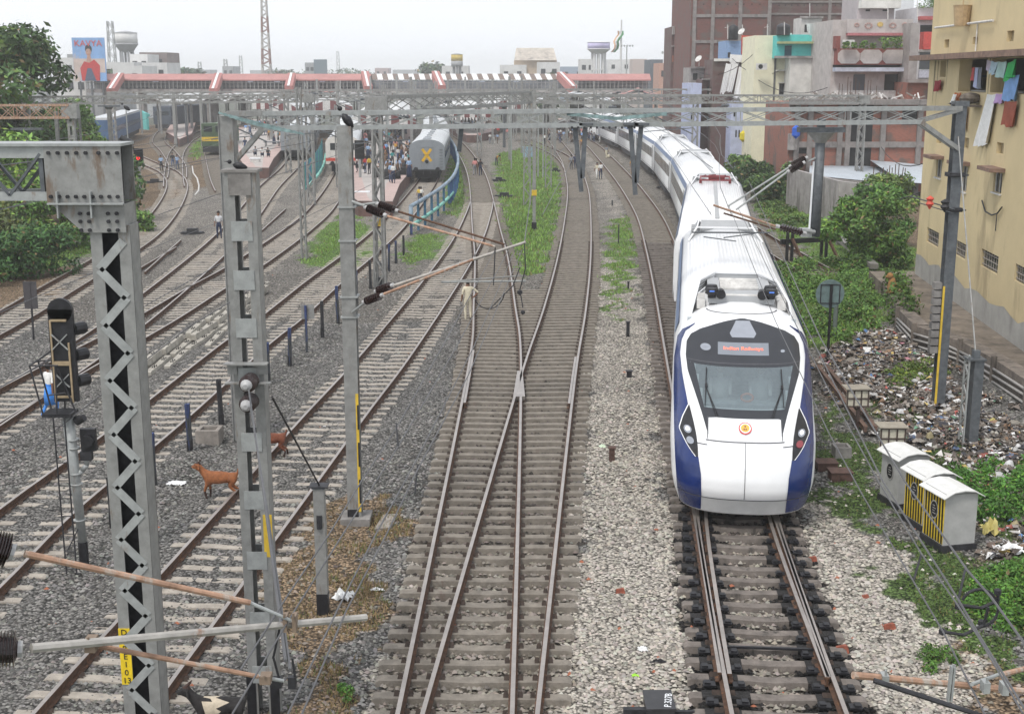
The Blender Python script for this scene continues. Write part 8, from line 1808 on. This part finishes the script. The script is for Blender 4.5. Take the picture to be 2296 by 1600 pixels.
def skel(nodes,edges,root,smooth=1):
    """nodes {name:(x,y,z,r)}; edges [(a,b,label)] -> mesh verts, faces, label per face"""
    names=list(nodes); idx={n:i for i,n in enumerate(names)}; me=bpy.data.meshes.new('sk'); me.from_pydata([nodes[n][:3] for n in names],[(idx[a],idx[b]) for a,b,_ in edges],[]); o=bpy.data.objects.new('sk',me); COL.objects.link(o)
    md=o.modifiers.new('s','SKIN'); md.use_smooth_shade=True
    for i,n in enumerate(names):
        r=nodes[n][3]; sv=me.skin_vertices[0].data[i]; sv.radius=(r if isinstance(r,tuple) else (r,r)); sv.use_root=(n==root)
    sd=o.modifiers.new('u','SUBSURF'); sd.levels=smooth; sd.render_levels=smooth
    dg=bpy.context.evaluated_depsgraph_get(); dg.update(); ev=o.evaluated_get(dg); m=bpy.data.meshes.new_from_object(ev); bpy.data.objects.remove(o)
    V=np.zeros(len(m.vertices)*3); m.vertices.foreach_get('co',V); V=V.reshape(-1,3); A=np.array([nodes[a][:3] for a,b,_ in edges]); B=np.array([nodes[b][:3] for a,b,_ in edges]); lab=[]
    for p in m.polygons:
        c=np.array(p.center); t=np.clip(((c-A)*(B-A)).sum(1)/(((B-A)**2).sum(1)+1e-9),0,1); d=np.linalg.norm(A+(B-A)*t[:,None]-c,axis=1); lab.append(edges[int(d.argmin())][2])
    return m,lab
def human(pose):
    P=dict(pel=(0,0,.93,.125),wai=(0,0,1.08,.115),che=(0,0,1.3,.15),nk=(0,0,1.46,.05),hd=(0,-.01,1.56,.078),ht=(0,-.005,1.66,.085),
      sL=(-.17,0,1.4,.062),eL=(-.235,.02,1.14,.045),wL=(-.25,-.07,.92,.033),fL=(-.25,-.1,.82,.036),sR=(.17,0,1.4,.062),eR=(.235,.02,1.14,.045),wR=(.25,-.07,.92,.033),fR=(.25,-.1,.82,.036),
      hL=(-.09,0,.86,.09),kL=(-.11,-.02,.5,.062),aL=(-.11,.03,.1,.04),tL=(-.12,-.12,.045,.04),hR=(.09,0,.86,.09),kR=(.11,-.02,.5,.062),aR=(.11,.03,.1,.04),tR=(.12,-.12,.045,.04))
    if pose=='walk': P.update(kL=(-.1,-.16,.52,.062),aL=(-.1,-.12,.1,.04),tL=(-.1,-.28,.06,.04),kR=(.1,.05,.5,.062),aR=(.1,.3,.14,.04),tR=(.1,.2,.04,.04),eL=(-.24,.1,1.16,.045),wL=(-.25,.12,.92,.033),fL=(-.25,.12,.82,.036),wR=(.24,-.2,.96,.033),fR=(.24,-.26,.88,.036))
    if pose=='akimbo': P.update(eL=(-.42,.08,1.2,.045),wL=(-.24,.02,1.0,.033),fL=(-.18,-.02,.98,.036))
    if pose=='hold': P.update(eR=(.24,-.06,1.16,.045),wR=(.12,-.28,1.2,.033),fR=(.06,-.33,1.24,.036),eL=(-.24,-.04,1.16,.045),wL=(-.12,-.28,1.1,.033),fL=(-.05,-.3,1.1,.036))
    if pose=='bend': P.update(che=(0,-.3,1.12,.15),wai=(0,-.12,1.0,.115),nk=(0,-.46,1.12,.05),hd=(0,-.56,1.12,.078),ht=(0,-.64,1.14,.085),sL=(-.17,-.38,1.1,.062),sR=(.17,-.38,1.1,.062),eL=(-.22,-.42,.84,.045),eR=(.22,-.42,.84,.045),wL=(-.18,-.5,.6,.033),wR=(.18,-.5,.6,.033),fL=(-.16,-.52,.5,.036),fR=(.16,-.52,.5,.036))
    if pose=='squat': P={k:(v[0],v[1],v[2]-.63,v[3]) for k,v in P.items()}; P.update(kL=(-.16,-.36,.48,.062),aL=(-.14,-.1,.09,.04),tL=(-.15,-.25,.045,.04),kR=(.16,-.36,.48,.062),aR=(.14,-.1,.09,.04),tR=(.15,-.25,.045,.04),eL=(-.24,-.2,.6,.045),wL=(-.14,-.4,.52,.033),fL=(-.06,-.44,.5,.036),eR=(.24,-.2,.6,.045),wR=(.14,-.4,.52,.033),fR=(.06,-.44,.5,.036))
    E=[('pel','wai','t'),('wai','che','s'),('che','nk','s'),('nk','hd','k'),('hd','ht','h'),('che','sL','s'),('sL','eL','s'),('eL','wL','k'),('wL','fL','k'),('che','sR','s'),('sR','eR','s'),('eR','wR','k'),('wR','fR','k'),('pel','hL','t'),('hL','kL','t'),('kL','aL','t'),('aL','tL','f'),('pel','hR','t'),('hR','kR','t'),('kR','aR','t'),('aR','tR','f')]
    m,lab=skel(P,E,'pel'); mi={'k':0,'s':1,'t':2,'f':3,'h':4}
    hc=Vector(P['ht'][:3])
    for mm in (SKIN,CLO['white'],CLO['navy'],SHOE,HAIRM): m.materials.append(mm)
    L=[]
    for p,l in zip(m.polygons,lab):
        i=mi[l]
        if l=='h' and (p.center.y<hc.y-.02 and p.center.z<hc.z+.035): i=0
        L.append(i)
    m.polygons.foreach_set('material_index',L); m.update(); m.name='person_'+pose; return m,P
HM={p:human(p) for p in ('stand','walk','akimbo','hold','bend','squat')}
# faces for the bigger figures are on the same mesh; hair and skirts are separate children
def person(x,y,z,pose,facing,shirt,trou,label,h=1.66,group=None,extra=None):
    me,P=HM[pose]; o=bpy.data.objects.new('person',me); COL.objects.link(o); o.location=(x,y,z); s=h/1.74; o.scale=(s,s,s); o.rotation_euler=(0,0,facing)
    for i,c in ((1,shirt),(2,trou)): o.material_slots[i].link='OBJECT'; o.material_slots[i].material=CLO[c] if isinstance(c,str) else c
    tag(o,label,'person',group)
    hc=P['ht']; m=MB(); m.ball((hc[0],hc[1]+.018,hc[2]+.012),.098,10,0,1.05); 
    for i,p in enumerate(m.v):
        if p[1]<hc[1]-.045: m.v[i]=(p[0],hc[1]-.045,max(p[2],hc[2]+.03))
    hr=m.build('hair',HAIRM,None,True); hr.parent=o
    if extra=='lungi': m=MB(); m.lathe((0,0,.45),(0,0,1.02),[(0,.2),(.5,.2),(1,.15)],12); q=m.build('lungi',CLO['lungi'],None,True); q.parent=o
    if extra=='sari': m=MB(); m.lathe((0,0,.05),(0,0,1.02),[(0,.26),(.5,.22),(.85,.2),(1,.15)],12); q=m.build('sari_skirt',CLO[trou] if isinstance(trou,str) else trou,None,True); q.parent=o
    if extra=='bag': m=MB(); m.box(.2,-.12,.45,.34,.16,.8); q=m.build('bag',CLO['black'],None); q.parent=o
    if extra=='sack': m=MB(); m.ball((.3,.05,.3),.24,8,0,1.2); q=m.build('sack',CLO['cream'],None,True); q.parent=o
    return o
def at(x,y,z=GZ): p=G(x,y,z); return p.x,p.y,z
STR_=mat('striped_shirt',(.6,.6,.6),.85,0,.1,5)
nt_=STR_.node_tree; wv=nt_.nodes.new('ShaderNodeTexWave'); wv.bands_direction='Z'; wv.inputs['Scale'].default_value=6; tcs=nt_.nodes.new('ShaderNodeTexCoord'); nt_.links.new(tcs.outputs['Object'],wv.inputs[0]); rp=nt_.nodes.new('ShaderNodeValToRGB'); rp.color_ramp.elements[0].color=(.3,.32,.36,1); rp.color_ramp.elements[1].color=(.7,.7,.7,1); nt_.links.new(wv.outputs[0],rp.inputs[0]); nt_.links.new(rp.outputs[0],nt_.nodes['Principled BSDF'].inputs['Base Color'])
PI=math.pi
person(*at(1049,720),'akimbo',PI+.3,'cream','cream','man in cream shirt and trousers standing between the rails, seen from behind',1.7)
person(*at(117,936),'walk',PI-.5,'white','lungi','man in white shirt and bright blue lungi behind the left signal cage',1.62,extra='lungi')
person(*at(492,537),'stand',.1,STR_,'navy','man in a striped shirt and dark trousers standing on the left crossing tracks',1.7)
person(*at(302,548),'walk',PI,'cream','white','person in pale clothes beside the nearest lattice mast',1.6)
person(*at(362,385),'walk',.2,'lightblue','black','man in pale blue shirt walking beside the left crossing',1.65)
person(*at(388,378),'walk',.1,'black','jeans','man in black carrying an orange load on his shoulder',1.65); person(*at(398,382),'walk',0,'lightblue','jeans','man in pale shirt beside the one carrying the orange load',1.6)
person(*at(1064,394),'walk',PI,'pink','grey','man in pink shirt walking between the rails, seen from behind',1.7); person(*at(1077,395),'walk',PI,'black','navy','person in dark clothes walking beside the pink-shirted man',1.66); person(*at(1068,392),'stand',PI,'brown','brown','person hidden just behind the pink-shirted man',1.6)
person(*at(1113,372),'bend',.6,'orange','navy','worker in orange vest bending beside the track at the green strip',1.7)
person(*at(1280,382),'stand',PI,'grey','black','boy in grey shirt and black shorts walking away beside the curved track',1.6); person(*at(1289,380),'walk',PI,'navy','navy','person in dark blue beside the boy in grey shirt',1.6)
person(*at(1338,403),'walk',.3,'cream','white','person in cream shirt and white cloth on the gravel',1.6); person(*at(1346,403),'stand',.2,'white','navy','man in white shirt and black trousers on the gravel beside a companion',1.66)
person(*at(1359,357),'walk',.5,'grey','cream','man carrying a sack across the pale gravelled track',1.65,extra='sack'); person(*at(1303,338),'stand',0,'orange','brown','person in orange vest beside the left hanging strut',1.65); person(*at(1417,392),'stand',0,'orange','orange','worker in bright orange standing at the foot of the right hanging struts',1.68)
person(*at(940,457),'stand',PI,'yellow','jeans','child in yellow shirt on the track behind the grey coach',1.3); person(*at(944,457),'stand',PI,'white','black','child in white shirt beside the one in yellow',1.3)
person(*at(1221,327),'walk',.4,'white','black','man in white shirt and black trousers left of the crossing crowd',1.66)
# crowd crossing
cols=['blue','white','navy','teal','lightblue','grey','black','white','pink','orange','white','lightblue','brown','red']
wd=dict(blue='blue',white='white',navy='navy',teal='teal',lightblue='pale blue',grey='grey',black='black',pink='pink',orange='orange',brown='brown',red='red',cream='cream',yellow='yellow',green='green')
def crowd(N,x0,x1,y0,y1,z,place,group,seed,poses=('stand','walk','hold'),h=(1.5,1.72)):
    r=random.Random(seed); used={}
    L=sorted([(r.uniform(x0,x1),r.uniform(y0,y1)) for _ in range(N)])
    for i,(x,y) in enumerate(L):
        c=r.choice(cols); t_=r.choice(['navy','black','jeans','white','grey','brown']); pz=r.choice(poses); k=(c,t_); 
        lb='%s from left %s, in %s top and %s below'%(ORD[i],place,wd[c],t_)
        person(*at(x,y,z),pz,r.uniform(0,6.28),c,t_,lb,r.uniform(*h),group,extra=r.choice([None,None,'bag','sari']))
crowd(40,1228,1345,307,324,GZ,'in the crossing crowd','people crossing the tracks together',1)
crowd(36,815,922,330,402,.845,'on the crowded platform','people on the crowded platform',2)
crowd(24,850,920,300,360,.845,'farther up that platform','people farther up the crowded platform',12)
crowd(10,800,830,320,400,.845,'beside white engine','people on the crowded platform',3)
crowd(24,545,640,285,330,.845,'on the left platform','people on the left platform',4)
crowd(12,1010,1100,284,296,.845,'on the pink-walled platform','people on the pink-walled platform',5)
crowd(7,1075,1160,300,330,GZ,'near the pale pole','people on the tracks beyond the green strip',6)
for i,(x,y,c,lb) in enumerate([(573,350,'grey','person in grey squatting at the left platform tip, left of three'),(588,352,'white','person in white squatting at the left platform tip, middle of three'),(601,353,'black','person in black squatting at the left platform tip, right of three')]): person(*at(x,y,.845),'squat',.2*i,c,'navy',lb,1.6)
for x,y,c,t_,lb in ((550,342,'navy','jeans','man in dark top and jeans standing at the left edge of the left platform'),(882,412,'white','navy','man in white shirt standing at the right edge of the crowded platform'),(876,410,'lightblue','jeans','man in pale blue leaning over luggage on the crowded platform'),(828,392,'yellow','black','person in yellow and black beside the tall unlit signal'),(819,352,'orange','white','person in orange sari near the white engine'),(630,318,'grey','black','man in grey beside the dark grey coach'),(636,320,'white','navy','man in white beside the dark grey coach')): person(*at(x,y,.845),'stand',rnd.uniform(0,6),c,t_,lb,1.66)
m=MB()
for x,y in ((868,402),(893,392),(905,388),(855,398)): p=G(x,y,.845); m.box(p.x-.7,p.y-.3,.845,p.x+.7,p.y+.3,1.5)
for i in range(4): q=MB(); q.v=m.v[i*8:i*8+8]; q.f=m.f[:6]; q.m=[0]*6; q.ball((sum(v[0] for v in q.v)/8,q.v[0][1]+.3,1.5),.28,8); one(q,'luggage',BLACK,['big black luggage bundle beside the standing men','black luggage bundle nearest the grey coach','second black luggage bundle near the grey coach','leftmost black luggage bundle on the crowded platform'][i],'luggage','luggage on the crowded platform')
p=G(611,328,.845); m=MB(); m.box(p.x-1,p.y-.5,1.3,p.x+1,p.y+.5,1.4); 
for a in (-.8,.8):
    for b in (-.4,.4): m.cyl((p.x+a,p.y+b,.845),(p.x+a,p.y+b,1.3),.05,n=5)
one(m,'luggage_cart',STEELD,'flat metal luggage cart on the left platform','cart')
# ---- goats, local frame faces -X
def goat(label,loc,yaw,mats,pose='walk',patches=None,sc=1.0,hair=False):
    P=dict(rump=(.36,0,.62,.12),belly=(.08,0,.58,.155),che=(-.2,0,.6,.15),wit=(-.32,0,.7,.11),nk=(-.43,0,.84,.07),hd=(-.5,0,.93,.07),mz=(-.64,0,.86,.036),
      tl=(.48,0,.72,.03),tt=(.5,0,.83,.022),
      fs1=(-.25,-.09,.5,.06),fk1=(-.33,-.09,.28,.03),fh1=(-.27,-.09,.03,.027),fs2=(-.25,.09,.5,.06),fk2=(-.22,.09,.28,.03),fh2=(-.23,.09,.03,.027),
      bs1=(.36,-.09,.5,.085),bk1=(.27,-.09,.4,.055),bo1=(.44,-.09,.24,.026),bf1=(.38,-.09,.03,.026),bs2=(.36,.09,.5,.085),bk2=(.3,.09,.38,.055),bo2=(.5,.09,.24,.026),bf2=(.52,.09,.03,.026),
      e1=(-.46,-.07,.93,.022),e1b=(-.44,-.14,.84,.02),e2=(-.46,.07,.93,.022),e2b=(-.44,.14,.84,.02),hn1=(-.46,-.03,1.0,.018),hn1b=(-.38,-.04,1.07,.01),hn2=(-.46,.03,1.0,.018),hn2b=(-.38,.04,1.07,.01))
    if pose=='down': P.update(nk=(-.46,0,.72,.07),hd=(-.58,0,.7,.07),mz=(-.7,0,.6,.036),e1=(-.55,-.07,.72,.022),e1b=(-.55,-.12,.6,.02),e2=(-.55,.07,.72,.022),e2b=(-.55,.12,.6,.02),hn1=(-.54,-.03,.78,.018),hn1b=(-.46,-.04,.84,.01),hn2=(-.54,.03,.78,.018),hn2b=(-.46,.04,.84,.01))
    E=[('rump','belly','b'),('belly','che','m'),('che','wit','a'),('wit','nk','n'),('nk','hd','n'),('hd','mz','n'),('rump','tl','b'),('tl','tt','b'),('che','fs1','a'),('fs1','fk1','a'),('fk1','fh1','l'),('che','fs2','a'),('fs2','fk2','a'),('fk2','fh2','l'),
       ('rump','bs1','b'),('bs1','bk1','b'),('bk1','bo1','b'),('bo1','bf1','l'),('rump','bs2','b'),('bs2','bk2','b'),('bk2','bo2','b'),('bo2','bf2','l'),('hd','e1','n'),('e1','e1b','n'),('hd','e2','n'),('e2','e2b','n'),('hd','hn1','h'),('hn1','hn1b','h'),('hd','hn2','h'),('hn2','hn2b','h')]
    m,lab=skel(P,E,'belly'); keys='abmnlh'
    for k in keys: m.materials.append(mats[k])
    m.polygons.foreach_set('material_index',[keys.index(l) for l in lab]); o=bpy.data.objects.new('goat',m); COL.objects.link(o); o.location=loc; o.rotation_euler=(0,0,yaw); o.scale=(sc,)*3; tag(o,label,'goat')
    e=MB()
    for s in (-1,1): e.ball((P['hd'][0]-.05,s*.055,P['hd'][2]+.01),.012,6)
    q=e.build('eye',BLACK); q.parent=o; return o
GB=mat('goat_brown',(.24,.085,.03),.8,0,.2,9,rgb2=(.13,.05,.02),thr=.6); GDK=mat('goat_dark',(.04,.02,.015),.8); GBK=mat('goat_black',(.02,.018,.018),.85,0,.3,12); GCR=mat('goat_cream',(.5,.43,.33),.85,0,.12,12); GRD=mat('goat_redbrown',(.16,.05,.025),.8,0,.25,9,rgb2=(.3,.18,.1),thr=.58)
goat('brown goat stepping over the rail toward the left, beside the battened mast',at(492,1122),.05,dict(a=GB,b=GB,m=GB,n=GB,l=GDK,h=GDK),sc=.95)
x,y,z=at(612,1030); goat('dark reddish goat half hidden behind the battened mast, on the track',(x-.1,y,z),.25,dict(a=GRD,b=GRD,m=GRD,n=GRD,l=GDK,h=GDK),'down',sc=.95)
goat('black goat with cream flank at the bottom edge left of the battened mast',at(490,1655),.12,dict(a=GBK,b=GBK,m=GCR,n=GBK,l=GBK,h=GDK),'walk',sc=.9)
# monkey-like brown dog sitting on the wall end
p=G(2002,655,GZ+.8); m=MB(); m.lathe((p.x,p.y,.5),(p.x-.1,p.y,1.15),[(0,.2),(.4,.24),(.8,.15),(1,.1)],10); m.ball((p.x-.18,p.y,1.22),.15,8); m.cyl((p.x-.1,p.y-.1,.9),(p.x-.3,p.y-.1,.5),.06,.05,6); m.cyl((p.x+.1,p.y-.12,.6),(p.x-.25,p.y-.15,.55),.09,.06,6); m.cyl((p.x-.3,p.y-.02,1.2),(p.x-.36,p.y-.02,1.17),.05,.03,6)
one(m,'sitting_monkey',mat('fur_golden',(.3,.16,.06),.9,0,.2,6),'golden brown monkey sitting on the broken wall near the yellow house','monkey',smooth=True)
# crows
def crow(x,y,d,label,ang=0,sc=.85):
    c=W(x,y,d); s=.42; m=MB(); n0=len(m.v); dx=Vector((math.cos(ang),0,-math.sin(ang))); m.lathe(c-dx*.2*s*2,c+dx*.3*s*2,[(0,.02),(.15,.08),(.45,.11),(.7,.09),(.85,.06),(1,.015)],8); m.ball(c-dx*.26+Vector((0,0,.06)),.065,8); m.cyl(c-dx*.3+Vector((0,0,.06)),c-dx*.42+Vector((0,0,.04)),.02,.004,5); m.cyl(c+dx*.1+Vector((0,-.04,-.05)),c+dx*.1+Vector((0,-.04,-.16)),.008,n=4); m.cyl(c+dx*.1+Vector((0,.04,-.05)),c+dx*.1+Vector((0,.04,-.16)),.008,n=4)
    c2=c; m.v=[(c2.x+(p[0]-c2.x)*sc,c2.y+(p[1]-c2.y)*sc,c2.z+(p[2]-c2.z)*sc) for p in m.v]; one(m,'crow',BLACK,label,'crow',smooth=True)
crow(777,268,27,'black crow perched on top of the flanged mast',.9); crow(535,372,18.2,'small black debris on the cap of the battened mast',.2,.5); crow(2140,236,37,'grey crow on the right column of the long portal',.1,.5); crow(1388,330,110,'tiny bird',0) if False else None  # second one: crow shape stands for small debris on the mast cap
crow(283,242,60,'black crow on a wire near the left masts',.6)
# ---------------------------------------------------------------- overhead wires
WIRE=mat('wire_dark',(.12,.12,.125),.6,.3,.1,3)
def wire(label,pts,r=.009,m_=WIRE,group='overhead wires'):
    m=MB()
    for a,b in zip(pts[:-1],pts[1:]): m.cyl(a,b,r,r,5)
    return one(m,'overhead_wire',m_,label,'wire',group)
def pw(L): return [W(x,y,d) for x,y,d in L]
def gw(z,*L): return [G(x,y,z) for x,y in L]
RW=[('steel wire running over the train nose to the lower right, leftmost',gw(5.75,(1634,462),(1738,720),(1858,971),(1933,1109),(2044,1297),(2113,1414),(2207,1600))),
 ('steel wire over the right cheek of the train toward the lower right',gw(5.95,(1655,468),(1745,650),(1850,860),(1969,1079),(2064,1239),(2142,1349),(2191,1424),(2292,1597))),
 ('steel wire passing beside the cabinets',gw(6.6,(1668,430),(1790,700),(1979,1079),(2145,1339),(2195,1424),(2310,1610))),
 ('steel wire farthest right over the rubbish',gw(6.9,(1680,410),(1840,760),(2028,1079),(2168,1278),(2220,1336),(2300,1447)))]
for lb,L in RW: wire(lb,L,.0065)
LW=[('wire to the bottom left corner, leftmost of four',[(1110,560,25),(990,779,16),(888,960,12),(812,1075,10.4),(736,1199,9),(647,1330,7.9),(539,1500,6.8)]),
 ('wire second from left of the four at lower left',[(1140,560,25),(1022,779,16),(888,1007,11.5),(767,1199,9),(660,1368,7.8),(520,1600,6.4)]),
 ('wire third from left of the four at lower left',[(1150,570,25),(1061,779,16),(933,1031,11.3),(841,1199,9.2),(755,1368,7.8),(640,1610,6.4)]),
 ('wire fourth from left of the four at lower left',[(1170,560,25),(1050,840,14.5),(936,1052,11),(865,1199,9.3),(776,1368,7.9),(672,1610,6.5)])]
for lb,L in LW: wire(lb,pw(L),.0065)
for i,(L,lb) in enumerate([([(1175,545,25),(1195,400,60),(1215,300,110)],'wire from the centre cantilever to the station'),([(556,862,17.9),(590,1100,12),(640,1480,8)],'thin wire pulled down from the disc insulators'),([(560,905,17.9),(600,1150,11.5),(650,1500,7.9)],'second thin wire pulled down from the disc insulators'),([(0,868,22),(300,700,30),(620,520,46),(900,380,80)],'long wire slanting over the left tracks'),([(0,700,30),(330,560,42),(640,440,70)],'upper long wire slanting over the left tracks'),([(65,1010,24),(420,735,24),(560,650,24)],'stay wire crossing the left signal')]): wire(lb,pw(L),.012)
# jumper loops lower right
m=MB(); 
def ring(m,c,rx,ry,d,r,a0=0,a1=6.28,n=18):
    P=[W(c[0]+rx*math.cos(a0+(a1-a0)*k/n),c[1]+ry*math.sin(a0+(a1-a0)*k/n),d) for k in range(n+1)]; m.path(P,r,6)
ring(m,(2195,1362),42,42,9.6,.012,-2.7,1.6); m.path([W(2148,1355,9.6),W(2200,1362,9.6),W(2237,1345,9.6),W(2236,1325,9.6)],.014,6); m.path([W(2112,1415,9.5),W(2160,1422,9.5),W(2205,1400,9.5),W(2215,1360,9.5)],.013,6)
for x,y in ((2112,1415),(2148,1358),(2236,1326),(2200,1395)): c=W(x,y,9.55); m.ball(c,.035,6)
one(m,'jumper_cable',IRON,'thick dark jumper cable looped between the wires at lower right','cable')
for a,b,lb in (((2065,1240,12),(2048,1300,11.8),'left dropper linking two wires beside the nearest cabinet'),((2165,1268,11.6),(2148,1345,11),'right dropper hanging above the jumper loop')):
    m=MB(); m.cyl(W(*a),W(*b),.012,n=5); one(m,'dropper',IRON,lb,'dropper')
m=MB(); ring(m,(1095,650),36,42,24.5,.012,.2,2.6); m.path([W(1175,545,25),W(1178,600,24.8),W(1165,650,24.7),W(1172,690,24.6)],.012,5); m.path([W(1100,690,24.5),W(1150,640,24.6),W(1165,600,24.8)],.012,5); m.ball(W(1165,655,24.7),.06,6); m.ball(W(1172,700,24.6),.05,6)
one(m,'jumper_cable',IRON,'black jumper cable dangling below the centre cantilever','cable')
for (x0,y0,x1,y1,lb) in ((888,960,892,1018,'left thin dropper between the lower left wires'),(936,1052,930,1125,'right thin dropper between the lower left wires')):
    m=MB(); m.cyl(W(x0,y0-12,12),W(x1,y1-20,11.6),.008,n=4); one(m,'dropper',IRON,lb,'dropper')
# messenger wires with sag toward the station
for key,lb in (('train','tr'),('T6','T6'),('T7','T7'),('T7b','T7b'),('loop','lp'),('R','R'),('T8','T8')):
    nm={'tr':'above the white train','T6':'above the track of the crossed grey coach','T7':'above the left platform track','T7b':'above the white engine track','lp':'above the pale gravelled track','R':'above the curved track right of the green strip','T8':'above the leftmost track'}[lb]
    for z,q in ((5.6,'contact wire '),(6.9,'carrier wire ')):
        P=[]; 
        for Y in range(36 if key!='T8' else 45,190,9): c,_,_=frame_at(SP[key],Y); P.append(Vector((c.x,Y,z-(.35*math.sin(((Y-36)%54)/54*math.pi) if z>6 else 0))))
        wire(q+nm,P,.012)
# short struts of distant cantilevers
for i in range(18):
    k=['T6','T7','T7b','loop','R','train'][i%6]; Y=70+ (i//6)*38+ (i%6)*5; c,_,nr=frame_at(SP[k],Y); a=c+nr*2.6; m=MB(); m.cyl(a+Vector((0,0,7.2)),c+Vector((0,0,6.8)),.035,n=5); m.cyl(a+Vector((0,0,5.6)),c+Vector((0,0,6.8)),.045,n=5); m.cyl(a+Vector((0,0,6.0)),c+nr*-.6+Vector((0,0,5.75)),.03,n=5)
    m.lathe(a+Vector((0,0,7.2)),a+Vector((0,0,7.2))+(c-a).normalized()*.6,[(0,.04),(.2,.14),(.3,.06),(.5,.14),(.6,.06),(.8,.14),(1,.04)],8)
    one(m,'cantilever',STEELD,ORD[i]+' of the small distant cantilever struts, counted from the near left','cantilever','small distant cantilevers')
# haze: even thin air round the whole place
m=MB(); m.box(-1500,-80,-1.8,1500,2700,33); hz=m.build('haze',[],None); hz.data.materials.clear()
hm=bpy.data.materials.new('haze'); hm.use_nodes=True; n=hm.node_tree; n.nodes.clear(); o_=n.nodes.new('ShaderNodeOutputMaterial'); v_=n.nodes.new('ShaderNodeVolumePrincipled'); v_.inputs['Color'].default_value=(.98,.99,1,1); v_.inputs['Density'].default_value=.0006; v_.inputs['Anisotropy'].default_value=.1
n.links.new(v_.outputs[0],o_.inputs['Volume']); hz.data.materials.append(hm); hz['kind']='stuff'; hz['label']='thin pale haze filling the air over the yard and town'
for o in bpy.data.objects:
    if '_o' in o: del o['_o']
